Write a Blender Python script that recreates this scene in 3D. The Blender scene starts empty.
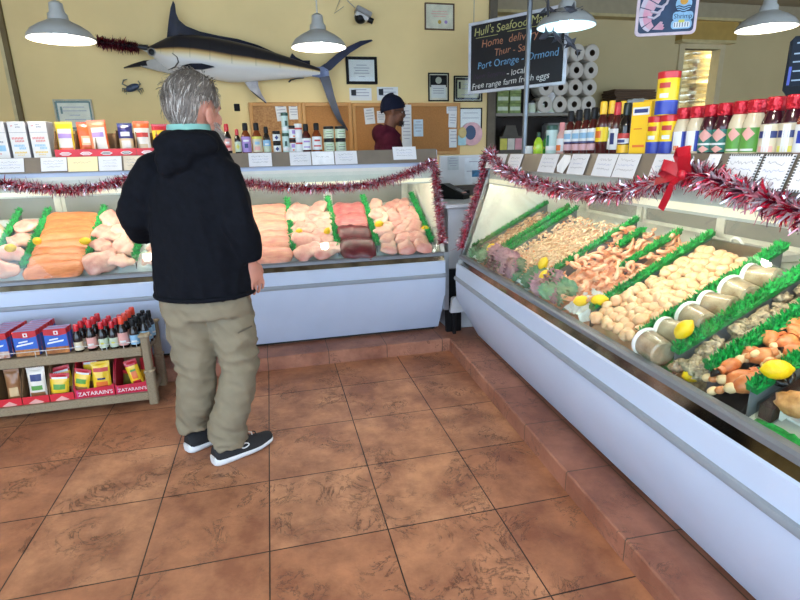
import bpy, math, random
from mathutils import Vector, Matrix, noise
from math import sin, cos, pi, sqrt, radians, atan2
random.seed(7)
SC = bpy.context.scene
COL = SC.collection
# ------------------------------------------------------------------ camera
FPX = 525.0
YAW, PITCH, ROLL = 0.232, 0.2759, -0.0231
CAM = Vector((0.120, -2.182, 1.4415))
fw = Vector((sin(YAW)*cos(PITCH), cos(YAW)*cos(PITCH), -sin(PITCH)))
r0 = Vector((cos(YAW), -sin(YAW), 0)); u0 = r0.cross(fw)
RT = cos(ROLL)*r0 + sin(ROLL)*u0
UP = -sin(ROLL)*r0 + cos(ROLL)*u0
cd = bpy.data.cameras.new('camera'); cam = bpy.data.objects.new('camera', cd); COL.objects.link(cam)
cd.sensor_width = 36; cd.lens = FPX/800*36; cd.clip_start = .02; cd.clip_end = 100
cam.matrix_world = Matrix(((RT.x, UP.x, -fw.x, CAM.x), (RT.y, UP.y, -fw.y, CAM.y), (RT.z, UP.z, -fw.z, CAM.z), (0, 0, 0, 1)))
SC.camera = cam

def ray(u, v): return RT*((u-400)/FPX) - UP*((v-300)/FPX) + fw
def at(u, v, x=None, y=None, z=None):
    """where the sight line through (u, v) meets the plane x=, y= or z= """
    d = ray(u, v)
    k = (x-CAM.x)/d.x if x is not None else (y-CAM.y)/d.y if y is not None else (z-CAM.z)/d.z
    return CAM + d*k
def atp(u, v, p, n):
    d = ray(u, v); return CAM + d*((Vector(p)-CAM).dot(n)/d.dot(n))

# ------------------------------------------------------------------ materials
def hexc(h):
    h = h.lstrip('#'); o = []
    for i in (0, 2, 4):
        c = int(h[i:i+2], 16)/255
        o.append(c/12.92 if c <= .04045 else ((c+.055)/1.055)**2.4)
    return (*o, 1)
MATS = {}
def mat(name, col, rough=.5, metal=0, var=.12, scale=14, bump=0, bscale=60, spec=.5, rnd=0, emit=0, sss=0, trans=0, alpha=1, coat=0, sheen=0, col2=None, stretch=None):
    if name in MATS: return MATS[name]
    m = bpy.data.materials.new(name); m.use_nodes = True
    nt = m.node_tree; N = nt.nodes; L = nt.links
    b = N['Principled BSDF']
    b.inputs['Roughness'].default_value = rough; b.inputs['Metallic'].default_value = metal
    b.inputs['Specular IOR Level'].default_value = spec
    c = hexc(col)
    tc = N.new('ShaderNodeTexCoord'); src = tc.outputs['Object']
    if stretch:
        mp = N.new('ShaderNodeMapping'); mp.inputs['Scale'].default_value = stretch
        L.new(src, mp.inputs['Vector']); src = mp.outputs['Vector']
    no = N.new('ShaderNodeTexNoise'); no.inputs['Scale'].default_value = scale; no.inputs['Detail'].default_value = 4
    L.new(src, no.inputs['Vector'])
    rp = N.new('ShaderNodeValToRGB')
    c2 = hexc(col2) if col2 else None
    lo = tuple(max(0, x*(1-var)) for x in c[:3])+(1,); hi = tuple(min(1, x*(1+var)) for x in c[:3])+(1,)
    if c2: lo = c2; hi = c
    rp.color_ramp.elements[0].position = .32; rp.color_ramp.elements[1].position = .68
    rp.color_ramp.elements[0].color = lo; rp.color_ramp.elements[1].color = hi
    L.new(no.outputs['Fac'], rp.inputs['Fac'])
    out = rp.outputs['Color']
    if rnd:
        oi = N.new('ShaderNodeObjectInfo'); hs = N.new('ShaderNodeHueSaturation')
        mr = N.new('ShaderNodeMapRange'); mr.inputs['To Min'].default_value = 1-rnd; mr.inputs['To Max'].default_value = 1+rnd
        L.new(oi.outputs['Random'], mr.inputs['Value']); L.new(mr.outputs['Result'], hs.inputs['Value'])
        L.new(out, hs.inputs['Color']); out = hs.outputs['Color']
    L.new(out, b.inputs['Base Color'])
    if bump:
        n2 = N.new('ShaderNodeTexNoise'); n2.inputs['Scale'].default_value = bscale; n2.inputs['Detail'].default_value = 3
        L.new(src, n2.inputs['Vector'])
        bp = N.new('ShaderNodeBump'); bp.inputs['Strength'].default_value = bump; bp.inputs['Distance'].default_value = .01
        L.new(n2.outputs['Fac'], bp.inputs['Height']); L.new(bp.outputs['Normal'], b.inputs['Normal'])
    if emit:
        L.new(out, b.inputs['Emission Color']); b.inputs['Emission Strength'].default_value = emit
    if sss:
        b.inputs['Subsurface Weight'].default_value = sss; b.inputs['Subsurface Radius'].default_value = (.012, .006, .004)
        b.inputs['Subsurface Scale'].default_value = 1
    if trans: b.inputs['Transmission Weight'].default_value = trans
    if alpha < 1: b.inputs['Alpha'].default_value = alpha
    if coat: b.inputs['Coat Weight'].default_value = coat; b.inputs['Coat Roughness'].default_value = .08
    if sheen: b.inputs['Sheen Weight'].default_value = sheen
    MATS[name] = m
    return m

def pane_mat(name, tint=(.93, .97, .96), refl=.9):
    m = bpy.data.materials.new(name); m.use_nodes = True; nt = m.node_tree; N = nt.nodes; L = nt.links
    for n in list(N):
        if n.type == 'BSDF_PRINCIPLED': N.remove(n)
    o = [n for n in N if n.type == 'OUTPUT_MATERIAL'][0]
    tr = N.new('ShaderNodeBsdfTransparent'); tr.inputs['Color'].default_value = (*tint, 1)
    gl = N.new('ShaderNodeBsdfGlossy'); gl.inputs['Roughness'].default_value = .015
    gl.inputs['Color'].default_value = (refl, refl, refl, 1)
    fr = N.new('ShaderNodeFresnel'); fr.inputs['IOR'].default_value = 1.5
    geo = N.new('ShaderNodeNewGeometry')
    # reflect at the outer faces only, so a two faced pane stays clear
    mx = N.new('ShaderNodeMixShader')
    ml = N.new('ShaderNodeMath'); ml.operation = 'MULTIPLY'
    inv = N.new('ShaderNodeMath'); inv.operation = 'SUBTRACT'; inv.inputs[0].default_value = 1
    L.new(geo.outputs['Backfacing'], inv.inputs[1]); L.new(fr.outputs['Fac'], ml.inputs[0]); L.new(inv.outputs[0], ml.inputs[1])
    L.new(ml.outputs[0], mx.inputs['Fac']); L.new(tr.outputs[0], mx.inputs[1]); L.new(gl.outputs[0], mx.inputs[2])
    L.new(mx.outputs[0], o.inputs['Surface'])
    return m
GLASS = pane_mat('clear_pane')
CLEARPL = pane_mat('clear_plastic', (.86, .88, .86), .8)

# ------------------------------------------------------------------ mesh builder
class MB:
    def __init__(s, M=None): s.v = []; s.f = []; s.mi = []; s.sm = []; s.mats = []; s.M = M
    def idx(s, m):
        if m not in s.mats: s.mats.append(m)
        return s.mats.index(m)
    def add(s, vs, fs, m, M=None, smooth=False):
        b = len(s.v); k = s.idx(m)
        for p in vs:
            p = Vector(p)
            if M is not None: p = M @ p
            if s.M is not None: p = s.M @ p
            s.v.append(p)
        for f in fs: s.f.append([b+i for i in f]); s.mi.append(k); s.sm.append(smooth)
        return s
    def box(s, lo, hi, m, M=None):
        (a, b, c), (d, e, f) = lo, hi
        vs = [(a, b, c), (d, b, c), (d, e, c), (a, e, c), (a, b, f), (d, b, f), (d, e, f), (a, e, f)]
        return s.add(vs, [(3, 2, 1, 0), (4, 5, 6, 7), (0, 1, 5, 4), (1, 2, 6, 5), (2, 3, 7, 6), (3, 0, 4, 7)], m, M)
    def cbox(s, lo, hi, m, c=.004, M=None):
        """box with chamfered edges"""
        lo = Vector(lo); hi = Vector(hi); ce = (lo+hi)/2; h = (hi-lo)/2; c = min(c, min(h)*.9)
        vs = []; key = {}
        for sx in (-1, 1):
            for sy in (-1, 1):
                for sz in (-1, 1):
                    for ax in range(3):
                        q = [sx*(h.x-(c if ax != 0 else 0)), sy*(h.y-(c if ax != 1 else 0)), sz*(h.z-(c if ax != 2 else 0))]
                        key[(sx, sy, sz, ax)] = len(vs); vs.append(ce+Vector(q))
        fs = []
        K = key
        for s1 in (-1, 1):
            fs.append([K[(s1, a, b, 0)] for a, b in ((-1, -1), (1, -1), (1, 1), (-1, 1))][::s1])
            fs.append([K[(b, s1, a, 1)] for a, b in ((-1, -1), (1, -1), (1, 1), (-1, 1))][::s1])
            fs.append([K[(a, b, s1, 2)] for a, b in ((-1, -1), (1, -1), (1, 1), (-1, 1))][::s1])
        for a in (-1, 1):
            for b in (-1, 1):
                fs.append([K[(a, b, -1, 0)], K[(a, b, 1, 0)], K[(a, b, 1, 1)], K[(a, b, -1, 1)]][::(1 if a*b > 0 else -1)])
                fs.append([K[(-1, a, b, 1)], K[(1, a, b, 1)], K[(1, a, b, 2)], K[(-1, a, b, 2)]][::(1 if a*b > 0 else -1)])
                fs.append([K[(a, -1, b, 2)], K[(a, 1, b, 2)], K[(a, 1, b, 0)], K[(a, -1, b, 0)]][::(1 if a*b > 0 else -1)])
                for d in (-1, 1):
                    fs.append([K[(a, b, d, 0)], K[(a, b, d, 1)], K[(a, b, d, 2)]][::(1 if a*b*d > 0 else -1)])
        return s.add(vs, fs, m, M)
    def prism(s, poly, y0, y1, m, M=None, axis='y'):
        """polygon (a, b) extruded; axis y: (a, y, b); x: (x, a, b); z: (a, b, z)"""
        n = len(poly)
        def p(a, b, t): return (a, t, b) if axis == 'y' else (t, a, b) if axis == 'x' else (a, b, t)
        vs = [p(a, b, y0) for a, b in poly]+[p(a, b, y1) for a, b in poly]
        fs = [tuple(range(n)), tuple(range(2*n-1, n-1, -1))]+[(i, i+n, (i+1) % n+n, (i+1) % n) for i in range(n)]
        return s.add(vs, fs, m, M)
    def lathe(s, prof, m, n=20, M=None, cap=True, smooth=True):
        vs = []; fs = []; k = len(prof)
        for r, z in prof:
            for i in range(n): a = 2*pi*i/n; vs.append((r*cos(a), r*sin(a), z))
        for j in range(k-1):
            for i in range(n): i2 = (i+1) % n; fs.append((j*n+i, j*n+i2, (j+1)*n+i2, (j+1)*n+i))
        s.add(vs, fs, m, M, smooth)
        if cap:
            for j, rv in ((0, True), (k-1, False)):
                if prof[j][0] > 1e-5:
                    ring = [vs[j*n+i] for i in range(n)]
                    s.add(ring, [tuple(range(n))[::-1] if rv else tuple(range(n))], m, M)
        return s
    def cyl(s, r, z0, z1, m, n=16, M=None): return s.lathe([(r, z0), (r, z1)], m, n, M)
    def loft(s, rings, m, cap=True, M=None, smooth=True):
        n = len(rings[0]); vs = [p for r in rings for p in r]; fs = []
        for j in range(len(rings)-1):
            for i in range(n): i2 = (i+1) % n; fs.append((j*n+i, j*n+i2, (j+1)*n+i2, (j+1)*n+i))
        if cap: fs.append(tuple(range(n))[::-1]); fs.append(tuple(range((len(rings)-1)*n, len(rings)*n)))
        return s.add(vs, fs, m, M, smooth)
    def tube(s, pts, rad, m, n=8, M=None, flat=1.0, cap=True):
        pts = [Vector(p) for p in pts]
        if not hasattr(rad, '__len__'): rad = [rad]*len(pts)
        rings = []; prev = None
        for i, p in enumerate(pts):
            t = (pts[min(i+1, len(pts)-1)]-pts[max(i-1, 0)]).normalized()
            if prev is None:
                a = Vector((0, 0, 1)) if abs(t.z) < .9 else Vector((1, 0, 0))
                x = t.cross(a).normalized()
            else:
                x = (prev - t*prev.dot(t)).normalized()
            y = t.cross(x); prev = x
            rings.append([p+(x*cos(2*pi*k/n)+y*sin(2*pi*k/n)*flat)*rad[i] for k in range(n)])
        return s.loft(rings, m, cap, M)
    def sph(s, c, r, m, nu=16, nv=10, M=None, fn=None):
        if not hasattr(r, '__len__'): r = (r, r, r)
        vs = [(0, 0, -1)]; fs = []
        for j in range(1, nv):
            t = -pi/2+pi*j/nv
            for i in range(nu): a = 2*pi*i/nu; vs.append((cos(t)*cos(a), cos(t)*sin(a), sin(t)))
        vs.append((0, 0, 1)); top = len(vs)-1
        for i in range(nu):
            i2 = (i+1) % nu
            fs.append((0, 1+i2, 1+i)); fs.append((top, top-nu+i, top-nu+i2))
            for j in range(nv-2): fs.append((1+j*nu+i, 1+j*nu+i2, 1+(j+1)*nu+i2, 1+(j+1)*nu+i))
        out = []
        for v in vs:
            v = Vector(v)
            k = fn(v) if fn else 1
            out.append((c[0]+v.x*r[0]*k, c[1]+v.y*r[1]*k, c[2]+v.z*r[2]*k))
        return s.add(out, fs, m, M, True)
    def grid(s, fn, nu, nv, m, M=None, smooth=True, closeu=False):
        vs = [fn(i/(nu-1), j/(nv-1)) for j in range(nv) for i in range(nu)]
        fs = [(j*nu+i, j*nu+i+1, (j+1)*nu+i+1, (j+1)*nu+i) for j in range(nv-1) for i in range(nu-1)]
        return s.add(vs, fs, m, M, smooth)
    def quad(s, a, b, c, d, m, M=None): return s.add([a, b, c, d], [(0, 1, 2, 3)], m, M)
    def text(s, txt, size, m, M, align='CENTER', jitter=0, ext=.0006):
        vs, fs = text_geo(txt, size, align, ext, jitter)
        return s.add(vs, fs, m, M)
    def mesh(s, name, sharp=None):
        me = bpy.data.meshes.new(name)
        me.from_pydata([tuple(p) for p in s.v], [], s.f)
        for m in s.mats: me.materials.append(m)
        me.polygons.foreach_set('material_index', s.mi)
        me.polygons.foreach_set('use_smooth', s.sm)
        me.update()
        if sharp: me.set_sharp_from_angle(angle=radians(sharp))
        return me
    def build(s, name, parent=None, loc=None, rz=0, sharp=40):
        o = bpy.data.objects.new(name, s.mesh(name, sharp)); COL.objects.link(o)
        if parent: o.parent = parent
        if loc is not None: o.location = loc
        if rz: o.rotation_euler.z = rz
        return o

def text_geo(txt, size, align, ext, jitter):
    cu = bpy.data.curves.new('t', 'FONT'); cu.body = txt; cu.size = size; cu.align_x = align; cu.extrude = ext
    cu.resolution_u = 3
    o = bpy.data.objects.new('t', cu); COL.objects.link(o)
    dg = bpy.context.evaluated_depsgraph_get()
    me = o.evaluated_get(dg).to_mesh()
    vs = [Vector(v.co) for v in me.vertices]; fs = [tuple(p.vertices) for p in me.polygons]
    o.evaluated_get(dg).to_mesh_clear()
    bpy.data.objects.remove(o); bpy.data.curves.remove(cu)
    if jitter:
        vs = [Vector((v.x+jitter*size*noise.noise(Vector((v.x/size*1.1, v.y/size, 3))), v.y+jitter*size*noise.noise(Vector((v.x/size*.9, v.y/size*.8, 9))), v.z)) for v in vs]
    return vs, fs

def T(x, y=None, z=None):
    return Matrix.Translation(x if y is None else (x, y, z))
def RZ(a): return Matrix.Rotation(a, 4, 'Z')
def RX(a): return Matrix.Rotation(a, 4, 'X')
def RY(a): return Matrix.Rotation(a, 4, 'Y')
def frame(o, x, y, z):
    return Matrix(((x[0], y[0], z[0], o[0]), (x[1], y[1], z[1], o[1]), (x[2], y[2], z[2], o[2]), (0, 0, 0, 1)))
FACE = frame((0, 0, 0), (1, 0, 0), (0, 0, 1), (0, -1, 0))   # text plane standing up, facing -y

def tag(o, label, cat, group=None, kind=None):
    o['label'] = label; o['category'] = cat
    if group: o['group'] = group
    if kind: o['kind'] = kind
    return o
def thing(name, label, cat, loc=(0, 0, 0), rz=0, group=None):
    o = bpy.data.objects.new(name, None); COL.objects.link(o); o.empty_display_size = .05
    o.location = loc; o.rotation_euler = (0, 0, rz)
    return tag(o, label, cat, group)
def struct(o): o['kind'] = 'structure'; return o
KIDS = {}
def dup(root, loc, rot=None, label=None, group=None, scale=None):
    r = root.copy(); COL.objects.link(r); r.location = loc
    if rot is not None: r.rotation_euler = rot
    if scale: r.scale = (scale,)*3 if not hasattr(scale, '__len__') else scale
    if label: r['label'] = label
    if group: r['group'] = group
    for ch in list(root.children):
        c = ch.copy(); COL.objects.link(c); c.parent = r
        for g in list(ch.children):
            d = g.copy(); COL.objects.link(d); d.parent = c
    return r
# ------------------------------------------------------------------ render look
SC.view_settings.view_transform = 'Standard'; SC.view_settings.look = 'None'
SC.view_settings.gamma = 1; SC.view_settings.use_curve_mapping = False
SC.view_settings.exposure = 1.12
w = bpy.data.worlds.new('daylight'); SC.world = w; w.use_nodes = True
bg = w.node_tree.nodes['Background']; bg.inputs['Color'].default_value = (.60, .78, 1, 1); bg.inputs['Strength'].default_value = 2.3
try:
    SC.cycles.max_bounces = 10; SC.cycles.transparent_max_bounces = 16; SC.cycles.sample_clamp_indirect = 6
    SC.cycles.use_denoising = True
except Exception: pass

# ------------------------------------------------------------------ floor
TILE = 0.457
def tile_mat(name, c1, c2, dark, mortar, w, h, off=(0, 0, 0), bump=.5):
    m = bpy.data.materials.new(name); m.use_nodes = True; nt = m.node_tree; N = nt.nodes; L = nt.links
    b = N['Principled BSDF']; b.inputs['Roughness'].default_value = .42; b.inputs['Specular IOR Level'].default_value = .42
    tc = N.new('ShaderNodeTexCoord'); mp = N.new('ShaderNodeMapping'); mp.inputs['Location'].default_value = off
    L.new(tc.outputs['Object'], mp.inputs['Vector'])
    br = N.new('ShaderNodeTexBrick'); br.offset = 0; br.squash = 1
    br.inputs['Scale'].default_value = 1; br.inputs['Brick Width'].default_value = w; br.inputs['Row Height'].default_value = h
    br.inputs['Mortar Size'].default_value = .0028; br.inputs['Mortar Smooth'].default_value = .2; br.inputs['Bias'].default_value = 0
    br.inputs['Color1'].default_value = hexc(c1); br.inputs['Color2'].default_value = hexc(c2); br.inputs['Mortar'].default_value = hexc(mortar)
    L.new(mp.outputs['Vector'], br.inputs['Vector'])
    # mottled stone colour
    n1 = N.new('ShaderNodeTexNoise'); n1.inputs['Scale'].default_value = 4.2; n1.inputs['Detail'].default_value = 8; n1.inputs['Roughness'].default_value = .66
    L.new(tc.outputs['Object'], n1.inputs['Vector'])
    r1 = N.new('ShaderNodeValToRGB'); r1.color_ramp.elements[0].position = .38; r1.color_ramp.elements[1].position = .66
    r1.color_ramp.elements[0].color = (1, 1, 1, 1); r1.color_ramp.elements[1].color = (0, 0, 0, 1)
    L.new(n1.outputs['Fac'], r1.inputs['Fac'])
    mx = N.new('ShaderNodeMix'); mx.data_type = 'RGBA'; mx.blend_type = 'MIX'
    ml = N.new('ShaderNodeMath'); ml.operation = 'MULTIPLY'; ml.inputs[1].default_value = .85
    L.new(r1.outputs['Color'], ml.inputs[0]); L.new(ml.outputs[0], mx.inputs['Factor'])
    L.new(br.outputs['Color'], mx.inputs['A']); mx.inputs['B'].default_value = hexc(dark)
    # slate like creases
    vo = N.new('ShaderNodeTexNoise'); vo.inputs['Scale'].default_value = 6.5; vo.inputs['Detail'].default_value = 9; vo.inputs['Roughness'].default_value = .72; vo.inputs['Distortion'].default_value = .8
    L.new(tc.outputs['Object'], vo.inputs['Vector'])
    r2 = N.new('ShaderNodeValToRGB'); e = r2.color_ramp.elements
    e[0].position = .455; e[0].color = (0, 0, 0, 1); e[1].position = .50; e[1].color = (1, 1, 1, 1)
    e2 = r2.color_ramp.elements.new(.47); e2.color = (.75, .75, .75, 1)
    L.new(vo.outputs['Fac'], r2.inputs['Fac'])
    # thin crack lines where the noise crosses a level, only in blotches
    ab = N.new('ShaderNodeMath'); ab.operation = 'SUBTRACT'; ab.inputs[1].default_value = .53; L.new(vo.outputs['Fac'], ab.inputs[0])
    ab2 = N.new('ShaderNodeMath'); ab2.operation = 'ABSOLUTE'; L.new(ab.outputs[0], ab2.inputs[0])
    mr = N.new('ShaderNodeMapRange'); mr.inputs['From Min'].default_value = 0; mr.inputs['From Max'].default_value = .016; mr.inputs['To Min'].default_value = 1; mr.inputs['To Max'].default_value = 0
    L.new(ab2.outputs[0], mr.inputs['Value'])
    n3 = N.new('ShaderNodeTexNoise'); n3.inputs['Scale'].default_value = 3.1; n3.inputs['Detail'].default_value = 3
    L.new(mp.outputs['Vector'], n3.inputs['Vector'])
    r3 = N.new('ShaderNodeMapRange'); r3.inputs['From Min'].default_value = .46; r3.inputs['From Max'].default_value = .56
    L.new(n3.outputs['Fac'], r3.inputs['Value'])
    cm = N.new('ShaderNodeMath'); cm.operation = 'MULTIPLY'; L.new(mr.outputs['Result'], cm.inputs[0]); L.new(r3.outputs['Result'], cm.inputs[1])
    cm2 = N.new('ShaderNodeMath'); cm2.operation = 'MULTIPLY'; cm2.inputs[1].default_value = .85; L.new(cm.outputs[0], cm2.inputs[0])
    mx2 = N.new('ShaderNodeMix'); mx2.data_type = 'RGBA'; L.new(cm2.outputs[0], mx2.inputs['Factor'])
    L.new(mx.outputs['Result'], mx2.inputs['A']); mx2.inputs['B'].default_value = hexc('#3A2418')
    # mortar over everything
    mx3 = N.new('ShaderNodeMix'); mx3.data_type = 'RGBA'; L.new(br.outputs['Fac'], mx3.inputs['Factor'])
    L.new(mx2.outputs['Result'], mx3.inputs['A']); mx3.inputs['B'].default_value = hexc(mortar)
    L.new(mx3.outputs['Result'], b.inputs['Base Color'])
    ad = N.new('ShaderNodeMath'); ad.operation = 'MULTIPLY_ADD'; ad.inputs[1].default_value = -1.2
    L.new(br.outputs['Fac'], ad.inputs[0]); L.new(vo.outputs['Fac'], ad.inputs[2])
    sb = N.new('ShaderNodeMath'); sb.operation = 'MULTIPLY_ADD'; sb.inputs[1].default_value = -.4; L.new(cm.outputs[0], sb.inputs[0]); L.new(ad.outputs[0], sb.inputs[2])
    bp = N.new('ShaderNodeBump'); bp.inputs['Strength'].default_value = bump; bp.inputs['Distance'].default_value = .006
    L.new(sb.outputs[0], bp.inputs['Height']); L.new(bp.outputs['Normal'], b.inputs['Normal'])
    rr = N.new('ShaderNodeMapRange'); rr.inputs['To Min'].default_value = .34; rr.inputs['To Max'].default_value = .6
    L.new(n1.outputs['Fac'], rr.inputs['Value']); L.new(rr.outputs['Result'], b.inputs['Roughness'])
    return m
FLOORM = tile_mat('terracotta_tile', '#C48E68', '#B57A56', '#7E4B35', '#2E1D15', TILE, TILE)
STEPM = tile_mat('step_tile', '#B27B62', '#A66D56', '#7C4C3A', '#55402F', .42, 10, bump=.35)
f = MB().box((-3.2, -5.2, -.05), (8.2, 4.1, 0), FLOORM); struct(f.build('floor'))

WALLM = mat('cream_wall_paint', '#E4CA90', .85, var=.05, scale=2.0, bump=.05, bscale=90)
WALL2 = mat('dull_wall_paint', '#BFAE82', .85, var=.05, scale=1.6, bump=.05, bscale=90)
CEIL = mat('ceiling_paint', '#A0967C', .9, var=.04)
struct(MB().box((-3.2, 3.2, 0), (2.42, 3.3, 3.1), WALLM).box((2.32, 3.3, 0), (2.42, 4.0, 3.1), WALLM).build('wall_back'))
# the further wall on the right with a doorway
DX0, DX1, DZ = at(682, 60, y=4.0).x, at(718, 60, y=4.0).x, at(700, 49, y=4.0).z
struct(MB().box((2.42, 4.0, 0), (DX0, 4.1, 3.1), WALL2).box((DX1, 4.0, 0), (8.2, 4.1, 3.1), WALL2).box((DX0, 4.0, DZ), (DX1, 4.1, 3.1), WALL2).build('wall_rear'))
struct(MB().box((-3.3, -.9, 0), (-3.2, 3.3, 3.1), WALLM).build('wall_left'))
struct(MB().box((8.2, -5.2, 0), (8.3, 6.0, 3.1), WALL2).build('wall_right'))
struct(MB().box((-3.3, -4.2, 3.1), (8.3, 6.0, 3.2), CEIL).build('ceiling'))
# the back room seen through the doorway
pl = mat('back_room_paint', '#E2DECB', .8, var=.04)
struct(MB().box((DX0-.5, 5.6, 0), (DX1+1.6, 5.7, 3.1), pl).box((DX0-.6, 4.1, 0), (DX0-.5, 5.7, 3.1), pl).box((DX1+1.5, 4.1, 0), (DX1+1.6, 5.7, 3.1), pl).build('wall_beyond'))
tr = mat('pale_door_trim', '#BFB08A', .6, var=.04)
d = MB().box((DX0-.07, 3.975, 0), (DX0+.006, 4.12, DZ+.07), tr).box((DX1-.006, 3.975, 0), (DX1+.07, 4.12, DZ+.07), tr).box((DX0, 3.975, DZ), (DX1, 4.12, DZ+.07), tr)
struct(d.build('door_1'))
# beam along the top of the rear wall and a deeper yellow boxed panel below it
bm_ = mat('beam_paint', '#9C9074', .8, var=.06); ylw = mat('ochre_panel_paint', '#A98A45', .8, var=.06)
p0 = at(693, 18, y=3.9)
struct(MB().box((2.42, 3.86, p0.z), (8.2, 4.0, 3.1), bm_).box((2.42, 3.84, p0.z-.03), (8.2, 4.0, p0.z), mat('beam_edge', '#B8A878', .7)).build('trim_1'))
a = at(690, 20, y=3.9); b = at(735, 41, y=3.9)
struct(MB().box((a.x-.1, 3.88, b.z), (b.x, 4.0, p0.z-.03), ylw).box((a.x-.1, 3.87, b.z-.03), (b.x, 4.0, b.z), mat('beam_edge', '#B8A878', .7)).build('trim_2'))
# a dark corner post where the wall steps back
struct(MB().box((2.36, 3.17, 0), (2.44, 3.21, 3.1), mat('corner_post', '#5B5242', .7)).build('trim_3'))
# thin dark conduit down the cream wall
q = at(12, 70, y=3.19)
struct(MB().box((q.x-.018, 3.165, 0), (q.x+.018, 3.2, 3.1), mat('conduit_brown', '#6B5A34', .6)).box((q.x-.05, 3.18, 0), (q.x-.018, 3.2, 3.1), mat('conduit_pale', '#C9B98C', .6)).build('trim_4'))
# tiled plinths under the cases
TH = .035
RO = Vector((1.52, 1.25, 0)); RANG = -pi/2-TH
RM = T(RO) @ RZ(RANG)
st = MB(); e = .012
prof = [(1.31, 0), (1.31, .088), (1.316, .095), (3.2, .095), (3.2, 0)]
st.prism([(p[0], p[1]) for p in prof], -3.2, 1.62, STEPM, axis='x')
o = struct(st.build('trim_5'))
st = MB()
rp = [(-.205, 0), (-.205, .0875), (-.199, .0945), (2.6, .0945), (2.6, 0)]
st.prism(rp, -.08, 3.3, STEPM, axis='x')
o = struct(st.build('trim_6')); o.matrix_world = RM

# ------------------------------------------------------------------ lamps
SHADE = mat('grey_enamel', '#A5A6A2', .38, var=.04); SHIN = mat('white_enamel', '#F4F4F0', .5, var=.02)
CORD = mat('pale_cord', '#B9B5A8', .6)
def bulb_mat(name, col, e):
    m = bpy.data.materials.new(name); m.use_nodes = True; b = m.node_tree.nodes['Principled BSDF']
    b.inputs['Emission Color'].default_value = (*col, 1); b.inputs['Emission Strength'].default_value = e; return m
BULBW = bulb_mat('lit_bulb', (1, .93, .78), 85); BULBC = bulb_mat('lit_cool_bulb', (.42, .80, 1), 16)
def lamp(loc, rad, label, bulb, group=None):
    t = thing('pendant_lamp', label, 'lamp', loc)
    k = rad/.2
    out = [(.2, 0), (.203, .004), (.196, .022), (.17, .055), (.125, .085), (.085, .105), (.060, .118), (.058, .150), (.045, .165), (.040, .215), (.022, .228), (.008, .232)]
    inn = [(.197, .001), (.191, .022), (.165, .052), (.12, .080), (.08, .1), (.04, .112), (.0001, .114)]
    MB().lathe([(r*k, z*k) for r, z in out], SHADE, 40, cap=False).lathe([(r*k, z*k) for r, z in inn][::-1], SHIN, 40, cap=False).lathe([(.2*k, 0), (.197*k, .001*k)][::-1], SHADE, 40, cap=False).build('lamp_shade', t)
    MB().sph((0, 0, .058*k), (.052*k, .052*k, .058*k), bulb, 20, 12).build('bulb', t)
    MB().cyl(.006, .23*k, 3.1-loc[2], CORD, 8).build('cord', t)
    return t
LAMPS = []
def lamp_at(u, v, rad, wpx, label, bulb):
    p = CAM + ray(u, v)*(FPX*2*rad/wpx)
    LAMPS.append(lamp(p, rad, label, bulb)); return p
L1 = lamp_at(62, 40, .175, 61, 'grey enamel pendant lamp hanging at the far left, left of the marlin bill', BULBW)
L2 = lamp_at(319, 48, .20, 54, 'grey enamel pendant lamp hanging in front of the marlin tail', BULBW)
L3 = lamp_at(566, 27, .19, 57, 'grey pendant lamp with cool bluish light before the chalkboard, strung with fish ornaments', BULBC)
L4 = lamp_at(766, 29, .175, 54, 'grey enamel pendant lamp at the far right above the red-capped bottles', BULBW)
for x, s in ((.72, 'right'), (-1.35, 'left')):
    lamp((x, -1.27, 2.12), .2, 'grey pendant lamp over the shop floor before the counters, the one on the %s' % s, BULBW)
# ------------------------------------------------------------------ refrigerated cases
WHITE = mat('white_case_paint', '#BECADF', .32, var=.025, scale=5, spec=.5)
RAIL = mat('grey_rail', '#7E8288', .3, .35, var=.04)
STRIPL = mat('lit_strip_cover', '#FFF0D2', .5, var=.01, emit=.28)
ALU = mat('brushed_aluminium', '#A9ACAE', .34, 1, var=.06, scale=30)
CHROME = mat('polished_steel', '#9A9488', .12, 1, var=.2, scale=9, col2='#5E564C')
RUB = mat('grey_bumper', '#8C939B', .45, var=.05)
INW = mat('case_liner', '#E4E0D2', .5, var=.03)
INB = mat('sliding_door_panel', '#8F8D86', .25, var=.08, scale=3)
TAUPE = mat('taupe_shelf_edge', '#83786A', .45, .4, var=.06)
def tube_mat(name, col, e):
    m = bpy.data.materials.new(name); m.use_nodes = True; b = m.node_tree.nodes['Principled BSDF']
    b.inputs['Emission Color'].default_value = (*col, 1); b.inputs['Emission Strength'].default_value = e; return m
TUBEL = tube_mat('lit_fluorescent', (1, .95, .86), 12.5)
KD = mat('dark_kick_space', '#2A2826', .8)
def zr(d): return .85+.53*d          # height of the divider tops above depth d
def zf(d): return .80+.53*d          # height of the food
def zdk(d): return .735+.53*d        # height of the sloping deck
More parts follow.
